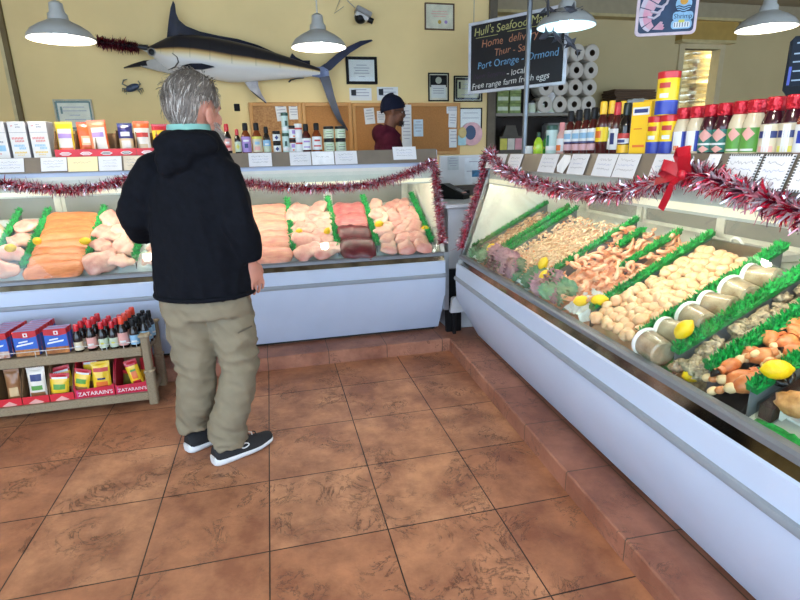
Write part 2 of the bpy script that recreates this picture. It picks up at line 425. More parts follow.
def make_case(L, label, zs=1.42):
    t = thing('refrigerated_display_case', label, 'display case')
    b = MB()
    b.prism([(0, .12), (-.171, .42), (-.178, .55), (-.178, .585), (-.174, .668), (-.165, .676), (-.09, .676), (-.09, .64), (.86, .64), (.86, .12)], 0, L, WHITE, axis='x')
    b.build('body', t)
    MB().box((.02, .03, .097), (L-.02, .80, .121), KD).build('kick_base', t)
    MB().prism([(-.176, .553), (-.188, .557), (-.192, .568), (-.188, .581), (-.176, .585)], 0, L, RUB, axis='x').build('bumper_strip', t)
    MB().prism([(-.166, .676), (-.150, .708), (-.118, .708), (-.118, .676)], .0, L, CHROME, axis='x').build('lower_steel_strip', t)
    MB().prism([(-.158, .708), (-.158, .726), (-.150, .735), (-.122, .735), (-.122, .708)], 0, L, RAIL, axis='x').build('front_rail', t)
    g = (.198, .60)
    MB().prism([(-.138, .735), (.058, 1.335), (.064, 1.333), (-.132, .733)], .012, L-.012, GLASS, axis='x').build('front_glass', t)
    for s0 in (0, L-.02):
        MB().prism([(-.112, .70), (.075, 1.28), (.075, 1.33), (.86, 1.33), (.86, .64), (-.09, .64)], s0, s0+.02, INW, axis='x').build('end_panel', t)
        s1 = -.006 if s0 == 0 else L-.024
        MB().prism([(-.146, .72), (.052, 1.335), (.078, 1.335), (-.116, .72)], s1, s1+.03, ALU, axis='x').build('end_frame', t)
    # top: light box and shelf
    MB().prism([(.045, 1.335), (.045, 1.345), (.05, zs-.02), (.05, zs), (.86, zs), (.86, 1.335)], -.01, L+.01, WHITE, axis='x').build('shelf', t)
    MB().prism([(.052, 1.335), (.046, 1.214), (.050, 1.214), (.060, 1.275), (.19, 1.275), (.19, 1.335)], .02, L-.02, INW, axis='x').build('light_box', t)
    MB().prism([(.0455, 1.224), (.0475, 1.250), (.0455, 1.250), (.0435, 1.224)], .03, L-.03, STRIPL, axis='x').build('lit_strip', t)
    MB().prism([(.048, zs+.008), (.041, zs+.008), (.010, zs-.084), (.017, zs-.084)], 0, L, TAUPE, axis='x').build('price_rail', t)
    tb = MB()
    n = 2
    for i in range(n):
        a = .1+i*(L-.2)/n; e = .1+(i+1)*(L-.2)/n-.04
        tb.lathe([(.014, a), (.014, e)], TUBEL, 12, M=T(0, .100, 1.258) @ RY(pi/2))
    tb.build('fluorescent_tube', t)
    # deck and back
    MB().prism([(-.118, .672), (-.118, .70), (-.09, zdk(-.09)), (.50, zdk(.50)), (.84, zdk(.50)), (.84, .66)], .02, L-.02, INW, axis='x').build('deck', t)
    MB().box((.02, .80, .95), (L-.02, .84, 1.335), INW).build('back_panel', t)
    nd = max(3, int(L/.62)); wd = (L-.1)/nd
    for i in range(nd):
        x0 = .05+i*wd
        dd = MB()
        fr = mat('sliding_door_frame', '#D5D2C6', .4)
        y0 = .785 if i % 2 else .77
        dd.box((x0+.035, y0, 1.02), (x0+wd-.035, y0+.012, 1.285), INB)
        for (p, q) in (((x0, 1.0), (x0+.035, 1.31)), ((x0+wd-.035, 1.0), (x0+wd+.01, 1.31)), ((x0, 1.285), (x0+wd, 1.31)), ((x0, 1.0), (x0+wd, 1.02))):
            dd.box((p[0], y0-.006, p[1]), (q[0], y0+.016, q[1]), fr)
        dd.build('sliding_door', t)
    return t
BO = Vector((-2.15, 1.535, 0)); BL = 3.45
CB = make_case(BL, 'white refrigerated case full of fish fillets, before the man in black', 1.446)
CB.location = BO
BM = T(BO)
RL = 3.15
CR = make_case(RL, 'white refrigerated case on the right, full of shrimp, scallops and crab claws', 1.405)
CR.location = RO; CR.rotation_euler.z = RANG
# aluminium post at the right end of the back case
MB().box((BL-.005, -.166, .30), (BL+.03, -.11, .735), ALU).build('end_post', CB)
def bw(s, d, z): return BM @ Vector((s, d, z))
def rw(s, d, z): return RM @ Vector((s, d, z))
RMI = RM.inverted()
def bat(u, v, d): p = at(u, v, y=BO.y+d); return BM.inverted() @ p
def rat(u, v, d):
    n = (RM.to_3x3() @ Vector((0, 1, 0))); return RMI @ atp(u, v, rw(0, d, 0), n)

# ------------------------------------------------------------------ dividers with plastic parsley
GRN = mat('green_plastic_parsley', '#27B052', .45, var=.35, scale=60, spec=.4)
GRND = mat('deep_green_parsley', '#0E7A38', .5, var=.3, scale=60)
DIVP = mat('grey_divider_plastic', '#77787A', .4, var=.06)
def make_divider(label, s, M, d0=-.075, d1=.47, wide=.020, n=520, dz=0, group=None):
    r = random.Random(int(s*1000))
    t = thing('case_divider', label, 'divider', M @ Vector((s, 0, 0)))
    t.rotation_euler.z = M.to_euler().z
    MB().prism([(d0, zdk(d0)+.003), (d0, zr(d0)-.022+dz), (d1, zr(d1)-.022+dz), (d1, zdk(d1)+.003)], -.002, .002, DIVP, axis='x').build('panel', t)
    g = MB()
    for k in range(2):
        pass
    g.prism([(d0, zr(d0)-.03+dz), (d0, zr(d0)-.014+dz), (d1, zr(d1)-.014+dz), (d1, zr(d1)-.03+dz)], -wide*.55, wide*.55, GRND, axis='x')
    for i in range(n):
        d = d0+(d1-d0)*r.random(); z = zr(d)-.018+dz
        a = r.uniform(-1.35, 1.35); ln = r.uniform(.014, .028); tw = r.uniform(-.6, .6)
        dr = Vector((sin(a)*cos(tw), sin(tw)*.8, abs(cos(a))*.9+.1)).normalized()
        px = Vector((-dr.z, r.uniform(-.6, .6), dr.x)).normalized()*r.uniform(.0016, .0032)
        o = Vector((r.uniform(-wide*.5, wide*.5), d, z))
        m1 = o+dr*ln*.6
        g.add([o-px*.4, o+px*.4, m1+px*1.3, o+dr*ln, m1-px*1.3], [(0, 1, 2, 3, 4)], GRN if r.random() < .7 else GRND)
    g.build('parsley_trim', t)
    return t
ordn = ['first', 'second', 'third', 'fourth', 'fifth', 'sixth', 'seventh', 'eighth', 'ninth', 'tenth']
RDIV = {1: .055, 2: .35, 3: .45, 4: 1.05, 5: 1.20, 6: 1.40, 7: 1.56, 8: 1.90, 9: 2.07, 10: 2.22, 11: 2.37}
RNM = {1: 'against the far end panel of the right case', 2: 'between the brown shrimp and a narrow bed', 3: 'on the far side of the tan shrimp',
       4: 'between the tan peeled shrimp and the pink shrimp', 5: 'short, behind the pink shrimp, far side', 6: 'short, behind the pink shrimp, near side', 7: 'between the pink shrimp and the scallops',
       8: 'between the scallops and the plastic tubs', 9: 'on the near side of the plastic tubs', 10: 'between the grey oysters and the crab claws', 11: 'between crab claws and stuffed crabs'}
for k, s in RDIV.items():
    d0, d1 = (-.075, .47)
    if k == 5: d0 = .27; d1 = .40
    if k == 6: d0 = .16; d1 = .44
    make_divider('grey divider with green plastic parsley trim ' + RNM[k], s, RM, d0, d1, .040 if k > 7 else .030, 1300 if k > 7 else 800)
BDIV = [-1.60, -1.42, -1.06, -.775, -.25, .235, .55, .83, 1.235]
BNM = ['leftmost, beside the beige fillets', 'left of the salmon fillets', 'right of the salmon fillets', 'by the man\'s left sleeve', 'hidden behind the man in the back case', 'right of the peach fillets beside the man', 'left of the dark red tuna', 'right of the dark red tuna', 'at the right end of the back case']
for x, nm in zip(BDIV, BNM):
    make_divider('grey divider with bright green plastic parsley trim ' + nm, x-BO.x, BM, -.05, .52, .030, 800)
# ------------------------------------------------------------------ seafood
def fm(name, c, c2, sc=25, rough=.32, stretch=None, rnd=.08, sss=.12, spec=.5):
    return mat(name, c, rough, 0, scale=sc, col2=c2, rnd=rnd, sss=sss, bump=.15, bscale=70, spec=spec, stretch=stretch)
SALMON = fm('salmon_flesh', '#EC935F', '#D0703F', 20, stretch=(1, 6, 3))
SNAP = fm('pink_white_fillet', '#EDBBA6', '#D28A80', 14)
PEACH = fm('peach_fillet', '#EBA98A', '#D68376', 14, stretch=(1, 4, 2))
TUNA = fm('dark_tuna', '#73262C', '#501820', 16, stretch=(1, 4, 2))
TUNAP = fm('pale_tuna', '#CF8078', '#A34F52', 16, stretch=(1, 4, 2))
BEIGE = fm('beige_fillet', '#EBD3B4', '#DDB597', 14)
GROUP = fm('pale_grouper', '#EEC6AE', '#DB9C90', 12)
def fillet_mesh(name, L, W, H, m, seed, taper=.35, ridge=.0):
    r = random.Random(seed); b = MB(); off = Vector((seed*3.1, seed*1.7, 0))
    nu, nv = 22, 14
    rings = []
    for i in range(nu):
        u = i/(nu-1); x = (u-.5)*L
        e = (max(0, 1-abs(2*u-1)**5))**.5
        tp = 1-taper*u
        wv = W*.5*tp*e*(1+.14*noise.noise(Vector((u*3, seed, 0))))+.003
        hv = H*tp*e+.002
        cy = .12*W*noise.noise(Vector((u*2.2, seed*2.3, 5)))
        cz = .25*H*noise.noise(Vector((u*2.6, seed*1.3, 2)))
        ring = []
        for j in range(nv):
            a = 2*pi*j/nv
            cy_, sz = cos(a), sin(a)
            sy = (abs(cy_)**.75)*(1 if cy_ > 0 else -1)
            z = sz*(1.0 if sz > 0 else .35)
            p = Vector((x, cy+sy*wv, cz+z*hv))
            q = p+off
            p.z += H*.22*noise.noise(q*26)+H*ridge*sin(x*70+p.y*40)
            p.y += W*.05*noise.noise(q*20+Vector((0, 0, 7)))
            ring.append(p)
        rings.append(ring)
    b.loft(rings, m)
    return b.mesh(name)
def slope_rot(M, yaw=0, pitch=.0, roll=0):
    """orientation lying on the sloped deck"""
    sl = atan2(.53, 1)
    return (M.to_3x3().to_4x4() @ RX(sl+pitch) @ RZ(yaw) @ RX(roll)).to_euler()
_fs = [100]
def put_fillet(M, s, d, z, L, W, H, m, yaw, label, cat='fillet', group=None, name='fish_fillet', taper=.35, ridge=0, pitch=0, roll=0):
    _fs[0] += 1
    me = fillet_mesh(name, L*1.06, W*1.12, H, m, _fs[0]*.37, taper, ridge)
    o = bpy.data.objects.new(name, me); COL.objects.link(o)
    o.location = M @ Vector((s, d, z)); o.rotation_euler = slope_rot(M, yaw, pitch, roll)
    return tag(o, label, cat, group)
rnd = random.Random(11)
def row_word(i, n): return 'front' if i == 0 else 'rearmost' if i == n-1 else ordn[i]
def shingle(x0, x1, n, m, what, where, H=.020, Wd=.13, yaw=0, jy=.1, taper=.15, split=1, mats=None):
    """fillets laid across the bed, overlapping up the slope"""
    s0, s1 = x0-BO.x+.02, x1-BO.x-.02
    for i in range(n):
        d = -.095+(.55)*(i+.2)/n
        for k in range(split):
            a = s0+(s1-s0)*k/split; e = s0+(s1-s0)*(k+1)/split
            side = '' if split == 1 else (' on the left side' if k == 0 else ' on the right side')
            mm = mats[i % len(mats)] if mats else m
            put_fillet(BM, (a+e)/2+rnd.uniform(-.008, .008), d, zf(d)+.012+rnd.uniform(-.004, .006), (e-a)*1.04, Wd, H, mm, yaw+rnd.uniform(-jy, jy)+(pi if rnd.random() < .5 else 0),
                       '%s, %s row%s' % (what, row_word(i, n), side), taper=taper, pitch=.25)
# salmon left of the man
shingle(-1.42, -1.06, 8, SALMON, 'orange salmon fillet between green dividers left of the man', 'laid across the slope', H=.024, Wd=.135)
# peach fillets to his right, tuna
shingle(-.24, .235, 6, PEACH, 'long peach pink fillet beside the man\'s right arm', 'laid across the slope', H=.030, Wd=.155)
shingle(.55, .83, 4, TUNA, 'tuna loin between two green dividers', 'in a dark red stack', H=.05, Wd=.19, mats=[TUNA, TUNA, TUNAP, TUNAP], jy=.06)
def heap(x0, x1, n, m, what, L, W, H, yaws=(-.9, .9), mats=None, seed=1, rows=4):
    r = random.Random(seed); s0, s1 = x0-BO.x+.02, x1-BO.x-.02
    cols = max(1, int(round(n/rows))); k = 0
    for j in range(rows):
        for i in range(cols):
            d = -.085+.53*(j+.25)/rows; s = s0+(s1-s0)*(i+.5)/cols+r.uniform(-.02, .02)
            s = min(max(s, s0+.06), s1-.06)
            row = ['front row', 'second row', 'third row', 'fourth row', 'fifth row', 'sixth row'][j] if j < rows-1 else 'rearmost row'
            col = '' if cols == 1 else ', ' + (['left', 'right'] if cols == 2 else ['left', 'middle', 'right'])[min(i, 2)] + ' one'
            put_fillet(BM, s, d, zf(d)+.014+r.uniform(0, .012), L*r.uniform(.85, 1.15), W*r.uniform(.85, 1.15), H*r.uniform(.85, 1.2), (mats[k % len(mats)] if mats else m),
                       r.uniform(*yaws), '%s, %s%s' % (what, row, col), taper=r.uniform(.2, .5), ridge=.12, pitch=r.uniform(-.1, .3), roll=r.uniform(-.25, .25)); k += 1
heap(-2.02, -1.60, 8, BEIGE, 'beige white fish fillet at the far left of the back case', .20, .12, .032, seed=3)
heap(-1.60, -1.42, 4, SNAP, 'thick pinkish white fillet in the narrow bed left of the salmon', .17, .14, .04, (-.6, .6), seed=4)
heap(-1.06, -.775, 8, SNAP, 'pale pink fillet in the bed between salmon and the man\'s sleeve', .18, .14, .04, (-1.1, .6), [SNAP, GROUP], seed=5)
heap(-.775, -.25, 8, GROUP, 'pale fillet in the bed behind the man', .18, .14, .035, seed=8)
heap(.235, .55, 12, SNAP, 'folded pink fillet between the peach fillets and the tuna', .20, .14, .034, (-.8, 1.2), seed=6, rows=6)
heap(.83, 1.235, 18, GROUP, 'thick pinkish white fillet at the right end of the back case', .20, .115, .034, (.7, 1.7), [GROUP, SNAP, SNAP], seed=9, rows=6)

# ice bed under the fillets
ICEB = mat('crushed_ice', '#DDE4E2', .25, var=.05, sss=.2, bump=.5, bscale=120)
b = MB(); b.grid(lambda u, v: (.06+(BL-.12)*u, -.108+.60*v, zdk(-.108+.60*v)+.012+.03*min(1, v*8)+.012*noise.noise(Vector((u*90, v*20, 3)))), 200, 30, ICEB); o = b.build('crushed_ice'); o.matrix_world = BM
tag(o, 'bed of crushed ice under the fillets in the back case', 'ice', kind='stuff')
# lemons
LEM = mat('lemon_rind', '#F6C90E', .38, var=.08, scale=8, bump=.25, bscale=300, sss=.05)
def lemon_mesh():
    b = MB()
    def fn(v): return 1+.0*v.x
    def shape(v):
        return 1.0
    pr = [(.0005, -.040), (.005, -.0395), (.008, -.036), (.016, -.031), (.0235, -.02), (.027, -.006), (.0272, .006), (.0235, .02), (.0155, .031), (.009, .0355), (.0065, .0395), (.003, .042), (.0003, .0425)]
    b.lathe(pr, LEM, 24)
    return b.mesh('lemon', 60)
LEMME = lemon_mesh()
def lemon(M, s, d, z, label, rot=(1.4, .2, .5), k=1.0):
    o = bpy.data.objects.new('lemon', LEMME); COL.objects.link(o); o.location = M @ Vector((s, d, z)); o.rotation_euler = rot; o.scale = (k,)*3
    return tag(o, label, 'lemon', 'lemons set out in the cases')
def lemon_px(back, u, v, d, label, rot, k):
    p = bat(u, v, d) if back else rat(u, v, d)
    lemon(BM if back else RM, p.x, p.y, p.z, label, rot, k)
lemon_px(1, 10.5, 248, .03, 'yellow lemon at the far left of the back case on the leftmost green divider', (1.4, .5, 1.2), .95)
lemon_px(1, 37, 241, .07, 'yellow lemon at the left edge of the salmon in the back case', (1.4, .3, .2), .9)
lemon_px(1, 85, 241, .07, 'yellow lemon on the salmon beside the divider right of it', (1.45, 1.2, 1.4), .9)
lemon_px(1, 299, 232, .09, 'yellow lemon right of the peach fillets and near the dark sleeve', (1.3, .3, .4), .88)
lemon_px(1, 327, 231.5, .09, 'yellow lemon left of the dark red tuna', (.5, .3, .4), .85)
lemon_px(1, 379, 224, .12, 'yellow lemon right of the dark red tuna on the pale fillets', (1.3, .5, .9), .9)
lemon_px(1, 425, 229, .09, 'yellow lemon at the right end of the back case', (1.3, .8, .6), .9)
lemon_px(0, 491, 248, -.045, 'yellow lemon at the far end of the right case, left of its pair', (.6, .3, .4), .9)
lemon_px(0, 497, 250.5, -.035, 'small partly hidden yellow lemon at the far end of the right case', (1.3, .3, 1.4), .8)
lemon_px(0, 543, 263.5, -.035, 'upper of two yellow lemons in front of the tan peeled shrimp', (.3, .3, .4), .9)
lemon_px(0, 544, 276.5, -.06, 'lower of two yellow lemons in front of the tan peeled shrimp', (.2, .4, .4), .9)
lemon_px(0, 581, 301, -.07, 'yellow lemon at the front of the pink shrimp, behind the kale garnish', (1.4, .3, 1.2), .85)
lemon_px(0, 599.5, 300, -.04, 'yellow lemon between the pink shrimp and the scallops', (1.4, .9, 1.0), .9)
lemon_px(0, 684, 329.5, -.045, 'round yellow lemon beside the plastic tubs', (.4, .4, .2), .95)
lemon_px(0, 693, 375, -.07, 'yellow lemon at the front of the grey oysters', (1.4, .2, 1.2), .85)
lemon_px(0, 777, 369.5, -.02, 'largest yellow lemon, resting on green parsley beside the crab claws', (1.45, .5, 1.0), 1.0)

# ---- mounds of lower lying pieces and trays in the right case
def mound(s0, s1, d0, d1, m, label, cat, dz=-.018, amp=.012, fr=38, name='seafood_mound', seed=1):
    b = MB(); nu, nv = 34, 34
    def fn(u, v):
        s = s0+(s1-s0)*u; d = d0+(d1-d0)*v
        ed = min(1, min(u, 1-u, v, 1-v)*10)
        z = zf(d)+dz+amp*noise.noise(Vector((s*fr, d*fr, seed)))
        return (s, d, zdk(d)+.004+(z-zdk(d)-.004)*ed)
    b.grid(fn, nu, nv, m)
    o = b.build(name); o.matrix_world = RM
    return tag(o, label, cat, kind='stuff')
SHTAN = fm('tan_peeled_shrimp', '#E3C7A4', '#C9A27E', 40, rnd=.12)
SHPINK = fm('pink_shrimp', '#F1BE9C', '#E08E64', 26, rnd=.10)
SHBRN = fm('brown_small_shrimp', '#C49A72', '#9A6B4A', 40, rnd=.18)
SCAL = fm('cream_scallop', '#F0CFA6', '#E3A87C', 12, rnd=.06)
OYS = fm('grey_oyster', '#C2AE8E', '#6E5E4A', 70, rnd=.12)
CLAW = mat('orange_crab_claw', '#DE935A', .35, col2='#BE5628', scale=16, rnd=.08, bump=.1)
CLAWB = mat('black_claw_tip', '#1C1716', .25, var=.1)
CLAWC = mat('cream_claw', '#E6C392', .35, var=.08)
STUF = fm('stuffed_crab', '#D9A066', '#A9703E', 40, rough=.5, rnd=.1)
def shrimp_mesh(name, R, r, m, tail, span=3.6, seg=12):
    b = MB(); rings = []; n = 8
    for i in range(seg+1):
        t = i/seg; a = -span/2+span*t
        c = Vector((R*cos(a), R*sin(a), 0)); nrm = Vector((cos(a), sin(a), 0))
        rr = r*(1.0-.62*t)*(min(1, .45+t*4))*(1+.10*(i % 2))
        rings.append([c+nrm*rr*cos(2*pi*k/n)+Vector((0, 0, 1))*rr*.85*sin(2*pi*k/n) for k in range(n)])
    b.loft(rings, m)
    a = span/2; c = Vector((R*cos(a), R*sin(a), 0)); tg = Vector((-sin(a), cos(a), 0)); nr = Vector((cos(a), sin(a), 0))
    for q in (-.6, 0, .6):
        d = (tg*cos(q)+nr*sin(q)); p = Vector((-d.y, d.x, 0))
        b.add([c, c+d*r*1.1+p*r*.42+Vector((0, 0, .001)), c+d*r*2.0, c+d*r*1.1-p*r*.42+Vector((0, 0, -.001))], [(0, 1, 2, 3)], tail)
    return b.mesh(name, 60)
TAILP = mat('shrimp_tail', '#D98A5E', .35, var=.15)
def scatter(me_list, name, s0, s1, d0, d1, ds, dd, label, cat, group, seed, lift=.0, jit=.4, flat=.5, sc=(.85, 1.15), zr_=.012, layers=1):
    r = random.Random(seed); out = []
    for ly in range(layers):
        d = d0
        while d < d1:
            s = s0+(ds*.5 if int((d-d0)/dd) % 2 else 0)
            while s < s1:
                me = r.choice(me_list)
                o = bpy.data.objects.new(name, me); COL.objects.link(o)
                ss = min(max(s+r.uniform(-jit, jit)*ds, s0), s1); d2 = d+r.uniform(-jit, jit)*dd
                o.location = RM @ Vector((ss, d2, zf(d2)+lift+r.uniform(-.3, 1)*zr_+ly*zr_*1.4))
                sl = atan2(.53, 1)
                o.rotation_euler = (RM.to_3x3().to_4x4() @ RX(sl) @ RZ(r.uniform(0, 2*pi)) @ RX(r.uniform(-flat, flat)) @ RY(r.uniform(-flat, flat))).to_euler()
                o.scale = (r.uniform(*sc),)*3
                tag(o, label, cat, group); out.append(o)
                s += ds
            d += dd
    return out
sA = [shrimp_mesh('peeled_shrimp', .0125, .0072, SHTAN, TAILP, 3.9), shrimp_mesh('peeled_shrimp', .015, .007, SHTAN, TAILP, 3.2)]
sB = [shrimp_mesh('brown_shrimp', .010, .006, SHBRN, TAILP, 3.6), shrimp_mesh('brown_shrimp', .012, .0055, SHTAN, TAILP, 3.0)]
sC = [shrimp_mesh('pink_shrimp', .026, .0135, SHPINK, TAILP, 3.3), shrimp_mesh('pink_shrimp', .032, .0125, SHPINK, TAILP, 2.4), shrimp_mesh('pink_shrimp', .045, .0125, SHPINK, TAILP, 1.5)]
mound(.07, .34, -.09, .44, SHBRN, 'bed of brown shrimp meat under the heap at the far end', 'shrimp meat', -.012)
scatter(sB, 'brown_shrimp', .085, .325, -.05, .40, .022, .021, 'small brown shrimp in the heap at the far end of the right case', 'shrimp', 'small brown shrimp at the far end', 21, 0)
mound(.36, .44, .0, .46, SHTAN, 'pale strip of tiny shrimp between two close green dividers', 'shrimp meat', -.006)
scatter(sA, 'peeled_shrimp', .375, .43, .05, .42, .026, .024, 'pale peeled shrimp in the narrow bed between two close green dividers', 'shrimp', 'peeled shrimp in the narrow bed', 22, .004, sc=(.7, .95))
mound(.465, 1.04, -.09, .45, SHTAN, 'under layer of tan peeled shrimp in the wide bed of the right case', 'shrimp meat', -.014)
scatter(sA, 'peeled_shrimp', .48, 1.025, -.02, .43, .030, .027, 'small tan peeled shrimp in the wide bed before the pink shrimp', 'shrimp', 'tan peeled shrimp in the wide bed', 23, .002)
mound(1.065, 1.55, -.09, .46, SHPINK, 'under layer of pink shrimp in the middle of the right case', 'shrimp meat', -.02, .016, 25)
scatter(sC, 'pink_shrimp', 1.085, 1.53, -.06, .42, .050, .038, 'large pink orange shrimp in the heap in the middle of the right case', 'shrimp', 'large pink shrimp', 24, .012, zr_=.02, flat=.7)
# scallops in a steel pan
def scallop_mesh(seed):
    b = MB()
    def fn(v): return 1+.15*noise.noise(v*1.7+Vector((seed*5, 0, 0)))+.08*noise.noise(v*4+Vector((seed*5, 0, 0)))
    b.sph((0, 0, 0), (.026, .024, .018), SCAL, 14, 9, fn=fn)
    return b.mesh('scallop')
SCM = [scallop_mesh(i) for i in range(7)]
mound(1.575, 1.885, -.10, .44, SCAL, 'under layer of cream scallops in the right case', 'scallop heap', -.022, .012, 30)
scatter(SCM, 'scallop', 1.60, 1.865, -.085, .40, .036, .033, 'plump cream scallop in the heap between pink shrimp and plastic tubs', 'scallop', 'cream scallops', 25, .008, zr_=.016, flat=.5, sc=(.85, 1.2), jit=.3)
PANM = mat('steel_pan', '#B5AFA0', .3, .9, var=.06)
p = thing('steel_pan', 'pale metal pan edge showing behind the cream scallops', 'pan')
b = MB().prism([(.455, zf(.455)-.06), (.455, zf(.455)+.012), (.462, zf(.455)+.016), (.470, zf(.455)+.012), (.470, zf(.455)-.06)], 1.58, 1.885, PANM, axis='x')
b.prism([(-.08, zf(-.08)-.05), (.46, zf(.46)-.05), (.46, zf(.46)+.010), (-.08, zf(-.08)-.012)], 1.574, 1.578, PANM, axis='x').build('pan_wall', p); p.matrix_world = RM
# plastic tubs of crab meat, lying in a row up the slope
LIDW = mat('white_tub_lid', '#EDEBE6', .4, var=.03); MEAT = fm('tub_crab_meat', '#CDB79B', '#A58A6C', 30, rnd=.08)
def make_tub():
    t = thing('plastic_tub', 'x', 'tub')
    MB().lathe([(.036, -.05), (.044, -.046), (.049, .04), (.047, .045)], MEAT, 22).build('crab_meat', t)
    MB().lathe([(.039, -.055), (.046, -.052), (.052, .046)], CLEARPL, 22, cap=True).build('clear_cup', t)
    MB().lathe([(.054, .040), (.055, .044), (.055, .054), (.050, .058), (.047, .056), (.0001, .056)], LIDW, 22).build('lid', t)
    return t
tub = make_tub()
tpx = [(692, 302, .36, 'farthest tub at the top of the row'), (717, 288, .43, 'tub behind the far end of the row')]
ds_ = [-.085, -.005, .075, .155, .235, .32]
for i, dd in enumerate(ds_):
    loc = RM @ Vector((1.985, dd, zf(dd)+.012))
    rot = (RM.to_3x3().to_4x4() @ RX(atan2(.53, 1)) @ RZ(.25 if i % 2 else -.1) @ RY(-pi/2)).to_euler()
    lab = 'clear tub of crab meat with white lid, %s beside the scallops' % (['lowest, nearest the glass', 'second up', 'third up', 'fourth up', 'fifth up', 'uppermost'][i])
    if i == 0: tub.location = loc; tub.rotation_euler = rot; tub['label'] = lab; tub['group'] = 'plastic tubs of crab meat'
    else: dup(tub, loc, rot, lab)
mound(1.91, 2.06, -.10, .46, GRND, 'flat green parsley lining under the plastic tubs', 'parsley', -.03, .01, 60)
# oysters
def lump(seed, r, m, amp=.3):
    b = MB()
    b.sph((0, 0, 0), r, m, 20, 13, fn=lambda v: 1+amp*noise.noise(v*2.2+Vector((seed*7, 1, 0)))+amp*.5*noise.noise(v*5+Vector((seed*7, 1, 0))))
    return b.mesh('oyster')
OYM = [lump(i, (.028, .021, .015), OYS, .75) for i in range(5)]
mound(2.085, 2.215, -.10, .46, OYS, 'under layer of grey oysters in the narrow bed of the right case', 'oysters', -.03, .014, 40)
scatter(OYM, 'oyster', 2.105, 2.195, -.08, .42, .042, .036, 'shucked grey tan oyster in the narrow bed beside the crab claws', 'oyster', 'grey oysters', 26, -.008, zr_=.012)
# stone crab claws
def claw_mesh(seed):
    r = random.Random(seed); b = MB()
    b.sph((0, 0, 0), (.043, .031, .026), CLAW, 18, 12, fn=lambda v: 1+.10*noise.noise(v*1.5+Vector((seed, 0, 0)))-.12*max(0, v.x))
    # fixed finger and hinged finger, orange at the base and black at the tip
    for sy, cv in ((-.010, .012), (.014, -.010)):
        pts = [Vector((.028, sy, .004)), Vector((.044, sy*1.3, .005)), Vector((.058, sy*1.1+cv*.3, .004)), Vector((.070, sy*.6+cv*.5, .002))]
        b.tube(pts[:2], [.015, .013], CLAW, 10); b.tube(pts[1:], [.0132, .010, .003], CLAWB, 10)
    # wrist knuckle and two leg joints, cream
    b.tube([(-.030, 0, 0), (-.040, .003, .003), (-.050, .008, .004), (-.058, .015, .003)], [.011, .0155, .0145, .007], CLAWC, 12)
    b.sph((-.066, .024, .002), (.015, .012, .011), CLAW, 12, 8).sph((-.080, .040, .001), (.017, .013, .012), CLAWC, 12, 8)
    return b.mesh('crab_claw', 70)
CLM = [claw_mesh(i) for i in range(3)]
DARK = mat('dark_tray', '#2C2422', .5, var=.1)
mound(2.235, 2.36, -.10, .46, DARK, 'dark bed lining under the crab claws', 'lining', -.035, .006, 30)
r = random.Random(5); k = 0
claws = []
for i in range(8):
    for j in range(3):
        d = -.045+.07*i+r.uniform(-.012, .012); s = 2.250+.046*j+r.uniform(-.012, .012)
        o = bpy.data.objects.new('crab_claw', r.choice(CLM)); COL.objects.link(o)
        o.location = RM @ Vector((s, d, zf(d)+.012+r.uniform(0, .015)))
        o.rotation_euler = (RM.to_3x3().to_4x4() @ RX(.49) @ RZ(r.uniform(0, 6.28)) @ RX(r.uniform(-.7, .7))).to_euler(); o.scale = (r.uniform(.85, 1.05),)*3
        tag(o, 'orange stone crab claw with black tips, %s row up from the glass, %s one' % (ordn[i], ['far', 'middle', 'near'][j]), 'crab claw', 'stone crab claws')
# foam tray of stuffed crabs beyond the last divider, and a wrapped dark tray
FOAM = mat('white_foam', '#E9E6DE', .7, var=.03)
t = thing('foam_tray', 'white foam tray under the stuffed crabs at the right edge', 'tray')
def trayprof(): return None
b = MB(); z0 = lambda d: zdk(d)+.012
b.prism([(-.03, z0(-.03)), (.46, z0(.46)), (.46, z0(.46)+.006), (-.03, z0(-.03)+.006)], 2.45, 2.72, FOAM, axis='x')
b.prism([(-.045, z0(-.045)+.004), (.47, z0(.47)+.004), (.47, z0(.47)+.03), (-.045, z0(-.045)+.03)], 2.440, 2.450, FOAM, axis='x')
b.build('tray_shell', t); t.matrix_world = RM
for i in range(5):
    for j in range(3):
        me = lump(i*3+j+20, (.056, .038, .030), STUF, .22)
        o = bpy.data.objects.new('stuffed_crab', me); COL.objects.link(o)
        d = -.03+.095*i; s = 2.475+.085*j
        o.location = RM @ Vector((s, d+.012*(j % 2), zf(d)+.004)); o.rotation_euler = slope_rot(RM, .35+.3*noise.noise(Vector((i, j, 0))))
        tag(o, 'golden brown stuffed crab on the foam tray, %s row up, %s of three' % (ordn[i], ['left', 'middle', 'right'][j]), 'stuffed crab', 'stuffed crabs on the foam tray')
t = thing('wrapped_tray', 'dark wrapped tray of purple meat standing between the crab claws and the foam tray', 'tray')
MB().prism([(-.06, zdk(-.06)+.01), (.42, zdk(.42)+.01), (.42, zf(.42)-.015), (-.06, zf(-.06)-.015)], 2.392, 2.432, fm('purple_meat', '#5A3A3C', '#2E2024', 30), axis='x').build('meat', t)
MB().prism([(-.065, zdk(-.065)+.008), (.425, zdk(.425)+.008), (.425, zf(.425)-.010), (-.065, zf(-.065)-.010)], 2.388, 2.436, CLEARPL, axis='x').build('clear_wrap', t); t.matrix_world = RM
mound(2.39, 2.95, -.114, -.06, GRN, 'fresh green garnish along the glass in front of the foam tray', 'garnish', -.045, .016, 120)

